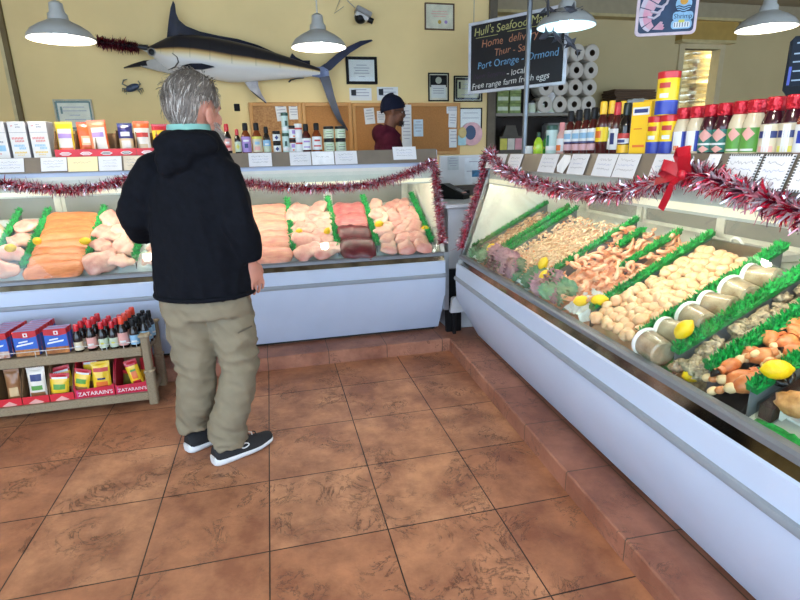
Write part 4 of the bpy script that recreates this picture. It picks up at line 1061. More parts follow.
def snack_tray(u0, u1, nseg, label):
    a = bat(u0, 156, .10); e = bat(u1, 156, .10); w = e.x-a.x
    t = thing('snack_tray', label, 'tray', BM @ Vector(((a.x+e.x)/2, .10, SHB_)))
    b = MB(); b.box((-w/2, 0, 0), (w/2, .12, .004), KRAFT).box((-w/2, -.001, 0), (w/2, .003, .052), TRAYR).box((-w/2, .117, 0), (w/2, .12, .15), KRAFT)
    b.build('tray_body', t)
    for i in range(nseg+1):
        x = -w/2+w*i/nseg
        MB().prism([(.0, 0), (.002, .05), (.06, .165), (.12, .165), (.12, 0)], x-.002, x+.002, KRAFT, axis='x').build('side_flap', t)
    dm = MB()
    for i in range(nseg):
        x = -w/2+w*(i+.5)/nseg; m = LB_W if i < 2 else C_BLK
        dm.prism([(x-.036, .026), (x-.018, .036), (x+.018, .036), (x+.036, .026), (x+.018, .016), (x-.018, .016)], -.0022, -.001, LB_W)
        dm.prism([(x-.028, .026), (x-.014, .032), (x+.014, .032), (x+.028, .026), (x+.014, .020), (x-.014, .020)], -.003, -.0022, TXR if i < 2 else C_BLK)
        dm.box((x-.018, -.0036, .024), (x+.018, -.003, .028), LB_W)
    dm.build('diamond_emblem', t)
    return t
snack_tray(55.5, 137, 4, 'red-fronted cardboard tray of snack bags on the back shelf, left of the man')
snack_tray(137.5, 178, 2, 'second red-fronted cardboard tray partly hidden by the man\'s shoulder')
def sbag(u0, u1, vt, d, label, *a, tilt=0, lean=0):
    p = bat(u0, 150, d); q = bat(u1, 150, d); w = (q.x-p.x); top = bat((u0+u1)/2, vt, d).z
    bag(BM @ T((p.x+q.x)/2, d, SHB_+.006) @ RX(-.08) @ RY(lean) @ RZ(tilt), 'snack_bag', label, w, top-SHB_-.006, .035, *a)
sbag(58.5, 76, 121.5, .155, 'yellow snack bag at the left of the red tray', F_CR, F_CR, 1, F_Y, [(.1, .9, .05, .3, F_O), (.12, .88, .52, .70, LB_P), (0, .1, 0, .8, F_Y), (.9, 1, 0, .8, F_Y)])
sbag(80, 96, 122, .165, 'orange snack bag second from the left, half behind the coral one', F_O, F_O, 2, F_O, [(.2, .8, .3, .62, F_C), (.3, .7, .4, .55, F_CR)], tilt=.2)
sbag(92, 111, 120, .145, 'coral orange snack bag leaning against the divider in the red tray', F_CR, F_CR, 3, F_OC, [(0, .15, 0, .8, F_OC), (.9, 1, 0, 1, F_O), (.2, .85, .52, .70, LB_P), (.2, .9, .04, .2, F_C)], lean=-.05)
sbag(120, 135, 123, .155, 'navy blue snack bag in the red tray', F_C, F_C, 4, F_N, [(.0, 1, .55, .8, F_N), (.2, .8, .62, .72, LB_W), (.2, .8, .08, .45, F_CR)])
sbag(136, 152, 121, .15, 'orange and white snack bag left of the man\'s shoulder', F_CR, F_CR, 5, F_O, [(.1, .9, .55, .7, LB_R), (.2, .8, .1, .35, F_C)])
sbag(154, 171, 124, .155, 'red and yellow snack bag just behind the man\'s shoulder', F_Y, F_Y, 6, F_R, [(.15, .85, .5, .68, F_R)])

# ------------------------------------------------------------------ low wooden rack
WOOD = mat('weathered_wood', '#A8977A', .75, col2='#7E6C54', scale=30, stretch=(3, 30, 30), bump=.4, bscale=60)
WOODE = mat('weathered_wood_end', '#B0A084', .8, col2='#86745A', scale=60)
RX0, RX1, RY0, RY1 = -2.0, -.655, 1.0, 1.285
t = thing('wooden_rack', 'low weathered wooden rack with two shelves standing in front of the case', 'rack', (0, 0, 0))
for nm, za, zb in (('upper_board', .318, .372), ('lower_board', .035, .085)):
    MB().cbox((RX0, RY0-.018, za), (RX1-.045, RY0+.004, zb), WOOD, .003).build('front_rail', t)
    MB().cbox((RX0, RY1-.02, za), (RX1-.045, RY1, zb), WOOD, .003).build('back_rail', t)
    b = MB()
    for k in range(4): y = RY0+.006+k*.068; b.cbox((RX0, y, zb-.028), (RX1-.045, y+.062, zb-.008), WOOD, .002)
    b.build('shelf_boards', t)
for y0 in (RY0-.022, RY1-.032):
    for x0 in (RX1-.046, RX0):
        MB().cbox((x0, y0, 0), (x0+.05, y0+.055, .215), WOOD, .006).cbox((x0+.004, y0+.003, .215), (x0+.046, y0+.052, .432), WOOD, .006).cbox((x0-.004, y0-.004, .428), (x0+.056, y0+.059, .446), WOODE, .006).cbox((x0-.003, y0-.003, .205), (x0+.053, y0+.058, .222), WOODE, .004).build('post', t)
MB().cbox((RX1-.04, RY0, .05), (RX1-.015, RY1-.01, .09), WOOD, .003).cbox((RX1-.04, RY0, .32), (RX1-.015, RY1-.01, .36), WOOD, .003).build('side_rail', t)
w_ = MB(); WIRE = mat('white_wire', '#CFCFCB', .4, .3)
w_.tube([(RX0, RY0-.012, .406), (RX1-.05, RY0-.012, .406)], .0022, WIRE, 6)
for x in (-1.245, -1.19, -.905, -.88, -.79, -.72, -1.55, -1.5): w_.tube([(x, RY0-.012, .372), (x, RY0-.012, .406)], .002, WIRE, 6)
w_.build('wire_guard', t)
# fry mix boxes, three files deep
BXR = mat('red_box_top', '#B8242E', .4); BXB = mat('blue_box_band', '#2C5FB8', .4); BXF = mat('fried_food_print', '#C98A4A', .5, col2='#8A5228', scale=60); BXL = mat('lilac_box_top', '#8A86B8', .45)
def mixbox(label, food):
    t = thing('mix_box', label, 'box', group='fry mix boxes on the wooden rack')
    b = MB(); w, d, h = .118, .038, .145
    b.cbox((-w/2, 0, 0), (w/2, d, h), BXR, .0015)
    b.box((-w/2+.001, -.0006, .0), (w/2-.001, 0, .045), food).box((-w/2+.001, -.0008, .040), (w/2-.001, 0, .098), BXB)
    b.prism([(-w/2+.001, .098), (w/2-.001, .098), (w/2-.001, .112), (w*.1, .104), (-w/2+.001, .112)], -.0008, 0, BXB)
    b.prism([(-w*.42, .058), (w*.30, .070), (w*.34, .080), (-w*.38, .068)], -.0014, -.0008, LB_W)
    b.prism([(-w*.30, .078), (w*.1, .084), (w*.1, .092), (-w*.28, .086)], -.0014, -.0008, LB_W)
    b.box((-w*.05, -.0012, .112), (w*.13, -.0004, .134), LB_W).box((w*.0, -.0016, .117), (w*.08, -.0012, .129), BXR)
    b.box((-w/2+.004, .003, h-.0002), (w/2-.004, d-.003, h+.0006), BXL).box((w/2-.0004, .002, .002), (w/2+.0006, d-.002, h-.03), BXB)
    b.build('printed_box', t); return t
foods = [mat('shrimp_print', '#A9654A', .5, col2='#D9C9B8', scale=50), BXF, mat('corn_print', '#C07A3A', .5, col2='#8A4A20', scale=40)]
for c_, (x, n, fd) in enumerate(((-1.44, 6, 0), (-1.292, 6, 1), (-1.138, 2, 2))):
    proto = mixbox('red and blue fry mix box, %s file on the wooden rack, front one' % ['left', 'middle', 'right'][c_], foods[fd])
    proto.location = (x, RY0+.014, .374); 
    for i in range(1, n): dup(proto, (x+.003*i, RY0+.014+.0405*i, .374), (0, 0, .02*noise.noise(Vector((i, c_, 0)))), 'red and blue fry mix box, %s file on the wooden rack, %s' % (['left', 'middle', 'right'][c_], 'rearmost' if i == n-1 else ordn[i]+' from the front'))
proto = mixbox('red and blue fry mix box just outside the left edge', foods[1]); proto.location = (-1.585, RY0+.014, .374)
# bottles on the rack
def rackb(kind, x, y, h, r, cap, bands, label, patch=None):
    t = bottle('sauce', 'sauce_bottle', h, r, G_BLK, cap, bands, label, patch); t.location = (x, y, .3645 if False else .3655); t['group'] = 'sauce bottles on the wooden rack'; return t
rows_ = ['front row', 'second row', 'third row', 'back row']
cols = [(-1.035, C_RED, [(.08, .38, LB_CB)], 'dark red-capped', .165, .024, 3), (-.965, C_RED, [(.1, .45, LB_PK)], 'pink-labelled red-capped', .185, .026, 3), (-.905, C_RED, [(.08, .42, LB_LG)], 'green-labelled red-capped', .165, .024, 3), (-.848, C_RED, [(.08, .42, LB_LG)], 'yellow-labelled red-capped', .165, .024, 3), (-.795, C_ORG, [(.10, .5, LB_PK)], 'rose-labelled orange-capped', .19, .028, 4), (-.735, C_BLK, [(.1, .45, LB_LB)], 'light blue-labelled black-capped', .165, .025, 4)]
for x, cp, bd, nm, h, r_, n in cols:
    pr = rackb('sauce', x, RY0+.035, h, r_, cp, bd, '%s dark bottle on the wooden rack, front row' % nm, [(.2, .3, .5, 'diamond', LB_YG)] if 'yellow' in nm or 'green' in nm else [(.2, .26, .6, 'bar', LB_W)])
    for i in range(1, n):
        dup(pr, (x+.006*i, RY0+.035+.062*i, .3655), (0, 0, .5*i), '%s dark bottle on the wooden rack, %s' % (nm, rows_[i]))
pr = rackb('sauce', -.715, RY0+.098, .175, .024, C_BLK, [(.1, .5, LB_LB)], 'blue-labelled black-capped bottle at the right end of the rack, front one', [(.2, .26, .6, 'bar', LB_W)])
pr.location.x = -.725+.045; pr.location.y = RY0+.05
for i in (1, 2): dup(pr, (-.68+.004*i, RY0+.05+.06*i, .3655), (0, 0, .4*i), 'blue-labelled black-capped bottle at the right end of the rack, %s one' % ['', 'middle', 'rear'][i])
# cardboard shippers with bags on the lower shelf
ZRED = mat('crimson_box_front', '#C4203A', .4); ZPK = mat('magenta_edge', '#D9448A', .4)
def shipper(x0, x1, label, name_text=None, kraft=True):
    t = thing('display_box', label, 'display box', ((x0+x1)/2, RY0+.012, .078)); w = x1-x0
    fr = ZRED if name_text else TRAYR
    b = MB(); b.box((-w/2, 0, 0), (w/2, .24, .004), KRAFT).box((-w/2, .237, 0), (w/2, .24, .19), KRAFT)
    b.prism([(0, 0), (.0, .07), (.05, .15), (.10, .20), (.24, .20), (.24, 0)], -w/2, -w/2+.003, KRAFT if not name_text else fr, axis='x').prism([(0, 0), (.0, .07), (.05, .15), (.10, .20), (.24, .20), (.24, 0)], w/2-.003, w/2, KRAFT if not name_text else fr, axis='x')
    b.build('box_body', t)
    f_ = MB()
    if name_text: f_.prism([(-w/2, 0), (w/2, 0), (w/2, .080), (w*.42, .066), (-w*.42, .058), (-w/2, .072)], -.004, 0, fr)
    else:
        f_.box((-w/2, -.004, 0), (w/2, 0, .05), fr)
        f_.prism([(-w*.3, .010), (0, .034), (w*.3, .010), (w*.2, .006), (-w*.2, .006)], -.006, -.004, LB_PK)
    if name_text:
        f_.text(name_text, w*.165 if w < .19 else .034, LB_W, T(.004, -.0048, .018) @ FACE); f_.box((-w/2, -.005, .002), (w/2, -.004, .006), ZPK)
        f_.prism([(-w*.45, .052), (-w*.40, .052), (-w*.42, .012), (-w*.44, .012)], -.005, -.004, ZPK)
    f_.build('box_front', t)
    return t
shipper(-1.50, -1.375, 'brown display box at the left edge of the lower rack shelf')
shipper(-1.37, -1.235, 'red-fronted display box holding a beige bag on the lower rack shelf')
shipper(-1.23, -1.105, 'red-fronted display box holding yellow bags, left of the lettered crimson boxes')
shipper(-1.10, -.885, 'crimson lettered display box on the lower rack shelf, left of two', "ZATARAIN'S")
shipper(-.88, -.705, 'crimson lettered display box on the lower rack shelf, right one beside the post', "ZATARAIN'S")
LBX = .083
def rbag(x, y, z, lean, turn, label, w, h, *a, pitch=-.12): bag(T(x, y, z) @ RZ(turn) @ RY(lean) @ RX(pitch), 'seasoning_bag', label, w, h, .04, *a)
rbag(-1.425, RY0+.06, LBX, .0, .1, 'brown bag of nuts in the leftmost display box', .075, .20, F_BR, F_BR, 1, F_BR, [(.2, .8, .2, .5, F_C)])
rbag(-1.30, RY0+.05, LBX, .0, 0, 'beige breading bag with dark emblem on the lower shelf', .095, .20, F_CR, F_CR, 2, F_CR, [(.15, .85, .62, .78, LB_NV), (.1, .9, .05, .25, F_BR), (.2, .8, .35, .48, LB_G)])
pats = [(.15, .85, .42, .58, LB_G), (.1, .9, .03, .28, F_BR), (.1, .9, .80, .86, LB_W)]
rbag(-1.19, RY0+.035, LBX, .12, .1, 'yellow bag with red top, left one on the lower shelf', .10, .155, F_Y, F_Y, 3, F_R, pats)
rbag(-1.165, RY0+.10, LBX, -.15, .1, 'yellow bag with red top standing behind the left yellow bag', .10, .175, F_Y, F_Y, 13, F_R, pats)
rbag(-1.075, RY0+.035, LBX+.03, .22, -.1, 'yellow bag with red top leaning at the left end of the left lettered box', .09, .14, F_Y, F_Y, 4, F_R, pats)
rbag(-.955, RY0+.04, LBX+.02, .02, .1, 'large yellow bag with food picture in the left lettered box', .10, .18, F_Y, F_Y, 5, F_Y, [(.2, .8, .08, .35, LB_O), (.3, .7, .4, .5, LB_NV), (.1, .9, .66, .8, LB_R)])
rbag(-1.01, RY0+.10, LBX+.02, -.12, -.2, 'red-topped yellow bag behind in the left lettered box', .10, .19, F_Y, F_Y, 6, F_R, pats)
rbag(-.755, RY0+.04, LBX+.02, -.20, .15, 'yellow bag with red top leaning in the right lettered box', .072, .175, F_Y, F_Y, 7, F_R, [(.2, .8, .08, .30, F_R), (.25, .75, .35, .6, LB_O), (.3, .7, .62, .7, LB_G)])
rbag(-.725, RY0+.11, LBX+.02, .05, -.2, 'yellow and crimson bag behind in the right lettered box', .08, .15, F_Y, F_Y, 8, F_R, [(0, 1, .5, .8, F_R)])
rbag(-.83, RY0+.12, LBX, .05, -.2, 'dark olive bag lying low in the right lettered box', .08, .10, foilm('olive_bag', '#6A6428'), F_Y, 9, F_R, [])
# ------------------------------------------------------------------ tinsel
TS_R = mat('red_tinsel', '#C41C3C', .2, .6); TS_S = mat('silver_tinsel', '#E6DEE6', .15, .7); TS_D = mat('dark_tinsel', '#4A1028', .3, .6); TS_P = mat('pink_tinsel', '#E095A4', .22, .55)
def tinsel(name, label, pts, rad, per_m, mats, seed=1, ln=1.0, wd=.0016):
    r = random.Random(seed); b = MB(); pts = [Vector(p) for p in pts]
    # densify with Catmull-Rom
    P = []
    for i in range(len(pts)-1):
        p0, p1, p2, p3 = pts[max(i-1, 0)], pts[i], pts[i+1], pts[min(i+2, len(pts)-1)]
        for k in range(10):
            t = k/10
            P.append(.5*((2*p1)+(p2-p0)*t+(2*p0-5*p1+4*p2-p3)*t*t+(3*p1-p0-3*p2+p3)*t**3))
    P.append(pts[-1])
    b.tube(P, .004, mats[0], 6)
    for a, c in zip(P, P[1:]):
        seg = (c-a).length; n = int(seg*per_m+r.random()); tg = (c-a).normalized()
        for i in range(n):
            o = a+(c-a)*r.random()
            d = Vector((r.gauss(0, 1), r.gauss(0, 1), r.gauss(0, 1))); d -= tg*d.dot(tg)*.75; d.normalize()
            L_ = rad*r.uniform(.6, 1.15)*ln; x = d.cross(Vector((r.gauss(0, 1), r.gauss(0, 1), r.gauss(0, 1)))).normalized()*wd*r.uniform(.7, 1.4)
            bend = Vector((r.gauss(0, 1), r.gauss(0, 1), r.gauss(0, 1)-.6))*L_*.18
            m = r.choices(mats, [4, 5, 2, 4][:len(mats)])[0]
            e = o+d*L_+bend; md = o+d*L_*.5
            b.add([o-x, o+x, md+x*1.2, md-x*1.2, e+x*.4, e-x*.4], [(0, 1, 2, 3), (3, 2, 4, 5)], m)
    o = b.build(name); tag(o, label, 'garland'); return o
TM = [TS_R, TS_S, TS_D, TS_P]
YB_ = BO.y+.02
pth = [at(u, v, y=YB_-.02) for u, v in ((-14, 183), (8, 184), (40, 188), (75, 190), (105, 185), (135, 178), (190, 178), (255, 184), (285, 187), (320, 188), (355, 186), (385, 181), (412, 172), (432, 162))]
tinsel('tinsel_garland', 'red and silver tinsel garland strung along the top of the back case', pth, .040, 2600, TM, 3, wd=.0024)
gl = lambda s, z, off: bw(s, -.138+(z-.735)*.33-off, z)
pe = BL-.012
pth = [at(432, 160, y=YB_-.03)]+[gl(pe, z, .02) for z in (1.30, 1.2, 1.05, .92, .80)]
tinsel('tinsel_garland', 'red and silver tinsel hanging down the right end of the back case', pth, .040, 2800, TM, 4, wd=.0024)
rgl = lambda s, z, off: rw(s, -.138+(z-.735)*.33-off, z)
pth = [rw(.03, .05, 1.43), rw(-.005, .02, 1.38)]+[rgl(-.01, z, .02) for z in (1.28, 1.15, 1.0, .86, .78)]
tinsel('tinsel_garland', 'red and silver tinsel hanging down the far end of the right case', pth, .042, 2800, TM, 5, wd=.0024)
pth = [rw(.03, .05, 1.43)]
for u, v in ((500, 166), (522, 178), (545, 186), (570, 190), (600, 193), (632, 190), (660, 182), (690, 172)):
    p = rat(u, v, .0); pth.append(rw(p.x, -.005, p.z))
tinsel('tinsel_garland', 'red and silver tinsel draped along the right case from the far corner to the bow', pth, .042, 2800, TM, 6, wd=.0026)
pth = []
for u, v in ((690, 172), (712, 178), (735, 187), (760, 197), (785, 207), (806, 213), (840, 220)):
    p = rat(u, v, .0); pth.append(rw(p.x, -.005, p.z))
tinsel('tinsel_garland', 'thick red and silver tinsel on the right case from bow to near end', pth, .048, 3000, TM, 7, wd=.0032)
# red bow
RIB = mat('red_satin_ribbon', '#A80E22', .35, var=.1)
p = rat(692, 174, -.02); BW_ = rw(p.x, -.045, p.z)
t = thing('ribbon_bow', 'red ribbon bow tied on the tinsel of the right case', 'bow', BW_, RANG)
def ribbon(pts, w, parent, name, wv=Vector((0, .3, 1))):
    b = MB(); pts = [Vector(q) for q in pts]; vs = []
    for i, q in enumerate(pts):
        tg = (pts[min(i+1, len(pts)-1)]-pts[max(i-1, 0)]).normalized(); x = (wv-tg*wv.dot(tg)).normalized()*w/2
        vs += [q-x, q+x]
    n = len(pts)
    y = Vector((0, .0012, 0))
    b.add(vs+[v+y for v in vs], [(2*i, 2*i+1, 2*i+3, 2*i+2) for i in range(n-1)]+[(2*n+2*i+2, 2*n+2*i+3, 2*n+2*i+1, 2*n+2*i) for i in range(n-1)], RIB, None, True)
    return b.build(name, parent)
ribbon([(0, 0, 0), (.025, -.03, .03), (.035, -.04, .06), (.012, -.03, .085), (-.018, -.015, .055), (0, 0, 0)], .038, t, 'loop', Vector((1, .4, .2)))
ribbon([(0, 0, 0), (-.03, -.03, .022), (-.06, -.04, .03), (-.078, -.025, .01), (-.045, -.005, -.012), (0, 0, 0)], .036, t, 'loop')
ribbon([(0, -.01, 0), (-.035, -.03, -.012), (-.075, -.025, -.02), (-.115, -.02, -.028)], .026, t, 'tail')
ribbon([(0, -.01, 0), (-.012, -.035, -.03), (-.026, -.035, -.065), (-.05, -.03, -.10), (-.058, -.03, -.115)], .024, t, 'tail', Vector((1, .2, .3)))
MB().sph((0, -.012, 0), (.017, .014, .02), RIB, 12, 8).build('knot', t)

# ------------------------------------------------------------------ marlin on the wall
MW = 3.2
def mw(u, v, y=MW-.12): return at(u, v, y=y)
DKB = mat('marlin_dark_back', '#1C1C22', .4, var=.15, coat=.1, scale=8); BLU = mat('marlin_blue_fin', '#151B34', .45, col2='#0A0C14', scale=10, coat=.05)
def marlin_body_mat():
    m = bpy.data.materials.new('marlin_skin'); m.use_nodes = True; nt = m.node_tree; N = nt.nodes; L = nt.links
    b = N['Principled BSDF']; b.inputs['Roughness'].default_value = .32; b.inputs['Coat Weight'].default_value = .1
    at_ = N.new('ShaderNodeAttribute'); at_.attribute_name = 'belly'; at_.attribute_type = 'GEOMETRY'
    rp = N.new('ShaderNodeValToRGB'); el = rp.color_ramp.elements
    el[0].position = 0; el[0].color = hexc('#D9D4CC'); el[1].position = 1; el[1].color = hexc('#232329')
    for pos, c in ((.34, '#CFC9C2'), (.46, '#D8CAA6'), (.56, '#D0AE70'), (.61, '#8A6A3E'), (.645, '#222228')):
        e = el.new(pos); e.color = hexc(c)
    sp = N.new('ShaderNodeSeparateXYZ'); L.new(at_.outputs['Vector'], sp.inputs[0])
    L.new(sp.outputs['X'], rp.inputs['Fac'])
    # faint vertical bars
    wv = N.new('ShaderNodeMath'); wv.operation = 'FRACT'; ml = N.new('ShaderNodeMath'); ml.operation = 'MULTIPLY'; ml.inputs[1].default_value = 11
    L.new(sp.outputs['Y'], ml.inputs[0]); L.new(ml.outputs[0], wv.inputs[0])
    mr = N.new('ShaderNodeMapRange'); mr.inputs['From Min'].default_value = .0; mr.inputs['From Max'].default_value = .1; mr.inputs['To Min'].default_value = .72; mr.inputs['To Max'].default_value = 1
    L.new(wv.outputs[0], mr.inputs['Value'])
    g = N.new('ShaderNodeMath'); g.operation = 'MAXIMUM'
    gr = N.new('ShaderNodeMapRange'); gr.inputs['From Min'].default_value = .4; gr.inputs['From Max'].default_value = .55; gr.inputs['To Min'].default_value = 1; gr.inputs['To Max'].default_value = 0
    L.new(sp.outputs['X'], gr.inputs['Value']); L.new(mr.outputs['Result'], g.inputs[0]); L.new(gr.outputs['Result'], g.inputs[1])
    mx = N.new('ShaderNodeMix'); mx.data_type = 'RGBA'; mx.blend_type = 'MULTIPLY'; mx.inputs['Factor'].default_value = 1
    L.new(rp.outputs['Color'], mx.inputs['A']); L.new(g.outputs[0], mx.inputs['B']); L.new(mx.outputs['Result'], b.inputs['Base Color'])
    return m
MSKIN = marlin_body_mat()
# upper and lower outline as sampled along the fish
SP = [(143, 48, 50.5), (150, 46, 53.5), (158, 42, 62), (168, 37, 70), (180, 34.5, 74), (195, 35, 76.5), (212, 37, 79.5), (230, 40.5, 82.5), (250, 45, 82), (270, 51, 80), (290, 57.5, 78.5), (303, 62, 77.5), (314, 66, 76.5), (320, 68.5, 76)]
t = thing('mounted_marlin', 'mounted striped marlin with dark back and silver belly high on the cream wall', 'fish', mw(230, 60, MW))
inv = T(t.location).inverted()
b = MB(); rings = []; bell = []
n = 28
for k, (u, v0, v1) in enumerate(SP):
    a = mw(u, v0); c = mw(u, v1); ce = (a+c)/2; h = (a-c).length/2; thk = min(h*.62, .105)
    ring = []
    for i in range(n):
        an = 2*pi*i/n
        z = sin(an); y = -cos(an)
        ring.append(inv @ (ce+Vector((0, y*thk, 0))+(a-c)*.5*z)); bell.append(((z+1)/2, k/(len(SP)-1), 0))
    rings.append(ring)
b.loft(rings, MSKIN)
fish = b.build('body', t)
at_ = fish.data.attributes.new('belly', 'FLOAT_VECTOR', 'POINT')
for i, bv in enumerate(bell): at_.data[i].vector = bv
cc = MW-.12
def fin(pts, name, m, th=.012, y=cc, bulge=.0):
    b = MB(); P = [inv @ at(u, v, y=y) for u, v in pts]
    ce = sum(P, Vector())/len(P); n = len(P)
    vs = [p+Vector((0, -th/3, 0)) for p in P]+[p+Vector((0, th/3, 0)) for p in P]+[ce+Vector((0, -th-bulge, 0)), ce+Vector((0, th, 0))]
    fs = []
    for i in range(n):
        j = (i+1) % n; fs += [(i, j, 2*n), (n+j, n+i, 2*n+1), (i, n+i, n+j, j)]
    b.add(vs, fs, m); return b.build(name, t)
def fin2(top, bot, name, m, th=.012, y=cc):
    """fin skinned between an outer and an inner outline of equal length"""
    b = MB(); A = [inv @ at(u, v, y=y) for u, v in top]; B = [inv @ at(u, v, y=y) for u, v in bot]; n = len(A)
    vs = [p+Vector((0, -th*.2, 0)) for p in A]+[p+Vector((0, -th, 0)) for p in B]+[p+Vector((0, th*.2, 0)) for p in A]+[p+Vector((0, th, 0)) for p in B]
    fs = []
    for i in range(n-1): fs += [(i, n+i, n+i+1, i+1), (2*n+i+1, 3*n+i+1, 3*n+i, 2*n+i), (i+1, 2*n+i+1, 2*n+i, i), (n+i, 3*n+i, 3*n+i+1, n+i+1)]
    fs += [(0, 2*n, 3*n, n), (n-1, 2*n-1, 4*n-1, 3*n-1)]
    b.add(vs, fs, m); return b.build(name, t)
fin2([(167, 36), (168.5, 22), (170.5, 8), (173, 0.5), (175, 4), (176, 13), (179, 20), (186, 26), (200, 31.5), (218, 35.5), (238, 39), (258, 45), (276, 53)], [(167, 42), (171, 38), (173, 37), (175, 36.5), (177, 36.5), (179, 36.5), (183, 37), (188, 37), (201, 38), (219, 40.5), (239, 44), (258, 49), (276, 55.5)], 'dorsal_fin', BLU)
fin2([(289, 59), (292, 53), (296, 57), (303, 60.5), (310, 60.5)], [(289, 61), (293, 61.5), (297, 62), (303, 63.5), (310, 65)], 'rear_dorsal_fin', BLU)
TAILM = mat('marlin_tail', '#2A3252', .45, col2='#0C0C12', scale=6, coat=.05)
fin2([(318, 68), (326, 63), (336, 54.5), (347, 47), (360, 41), (371.5, 39.5)], [(322, 74), (331, 70), (340, 61.5), (350, 53), (362, 45.5), (372.5, 41)], 'upper_tail_lobe', TAILM)
fin2([(318, 75), (322, 84), (327, 98), (332, 110), (338, 121), (347.5, 131)], [(327, 70), (330.5, 80), (334, 95), (338, 108), (342, 119), (348, 130)], 'lower_tail_lobe', TAILM)
fin2([(312, 67), (320, 67), (328, 66)], [(312, 76.5), (320, 77.5), (329, 76)], 'tail_base', mat('silver_tail_base', '#8C98B8', .35, col2='#4A5478', scale=9), .02)
PLF = mat('pale_fin', '#BDB6B4', .4, col2='#5A5660', scale=7)
fin2([(244, 81), (247, 86), (252, 92), (259, 98), (266, 103)], [(258, 80.5), (258, 84), (259, 88), (262, 95), (266.5, 102)], 'anal_fin', PLF)
fin2([(250, 90), (255, 95), (260, 99), (266, 103.5)], [(253, 92), (258, 96), (262, 99.5), (266.5, 103)], 'anal_fin_edge', DKB, .014)
fin2([(288, 82), (290, 79.5), (296, 78), (304, 77.5)], [(289.5, 82.5), (291.5, 80.5), (297, 79), (304, 78.3)], 'rear_anal_fin', DKB)
fin2([(180, 66), (190, 63.5), (202, 63.5), (214, 66.5)], [(183, 67), (192, 69.5), (203, 69.5), (214.5, 67)], 'pectoral_fin', BLU, .014, MW-.235)
# lower jaw, gill cover, eye, bill
JAW = mat('silver_jaw', '#B4AEA6', .35)
fin2([(124, 67.3), (134, 63.5), (144, 60.5), (152, 60)], [(124, 68.3), (134, 67), (146, 66), (160, 66.5)], 'lower_jaw', DKB, .016)
fin2([(140, 65), (150, 60), (160, 58), (172, 60)], [(142, 66.8), (154, 70), (166, 73), (178, 74)], 'jaw_skin', JAW, .03)
b = MB(); b.sph(inv @ at(151.5, 52, y=MW-.165), (.026, .012, .026), C_BLK, 16, 10).lathe([(.026, 0), (.034, .002), (.026, .006)], mat('eye_rim', '#8A8680', .3), 20, T(inv @ at(151.5, 52, y=MW-.162)) @ RX(pi/2)); b.build('eye', t)
pl_ = [inv @ at(u, v, y=MW-.215) for u, v in ((172, 53), (177, 57), (178.5, 62), (175, 67), (168, 70))]
MB().tube(pl_, [.003, .005, .006, .005, .003], mat('gill_line', '#5A564E', .5), 6).build('gill_edge', t)
bl = [inv @ at(u, v, y=MW-.12) for u, v in ((148, 48), (140, 47), (128, 46), (112, 43.5), (96, 40.5))]
MB().tube(bl, [.026, .020, .015, .011, .006], DKB, 12).build('bill', t)
MB().tube([inv @ at(200, 58, y=MW-.02), inv @ at(200, 58, y=MW)], .03, C_BLK, 8).tube([inv @ at(270, 66, y=MW-.06), inv @ at(270, 66, y=MW)], .03, C_BLK, 8).build('wall_mount', t)
tinsel('tinsel_garland', 'dark red tinsel wound around the bill of the mounted marlin', [at(u, v, y=MW-.12) for u, v in ((97, 41), (104, 42.5), (112, 43.6), (122, 45), (131, 46.3), (139, 47.2))], .050, 3200, [mat('wine_tinsel', '#7A1A28', .3, .6), TS_D, mat('maroon_tinsel', '#5A1420', .4, .4)], 9, wd=.0034)
# small crab ornament
t = thing('crab_ornament', 'small blue crab ornament on the wall below the marlin jaw', 'ornament', at(133, 88, y=MW))
CRB = mat('blue_crab_shell', '#3A4A66', .4, col2='#1E2638', scale=30); CRL = mat('crab_leg', '#6A6A60', .5)
MB().sph((0, -.02, 0), (.062, .018, .030), CRB, 18, 10, M=RY(-.35)).build('shell', t)
b = MB()
for sx in (-1, 1):
    for k in range(3): b.tube([(sx*.035, -.018, -.012), (sx*(.055+.012*k), -.03, -.03+.012*k), (sx*(.06+.014*k), -.012, -.055+.012*k)], [.006, .005, .002], CRL, 6)
b.tube([(-.04, -.02, .01), (-.075, -.03, .03), (-.06, -.03, .06), (-.03, -.03, .068)], [.006, .007, .008, .003], CRL, 6)
b.tube([(.04, -.02, .01), (.07, -.03, .03), (.055, -.03, .055)], [.006, .007, .004], CRL, 6); b.build('legs', t)

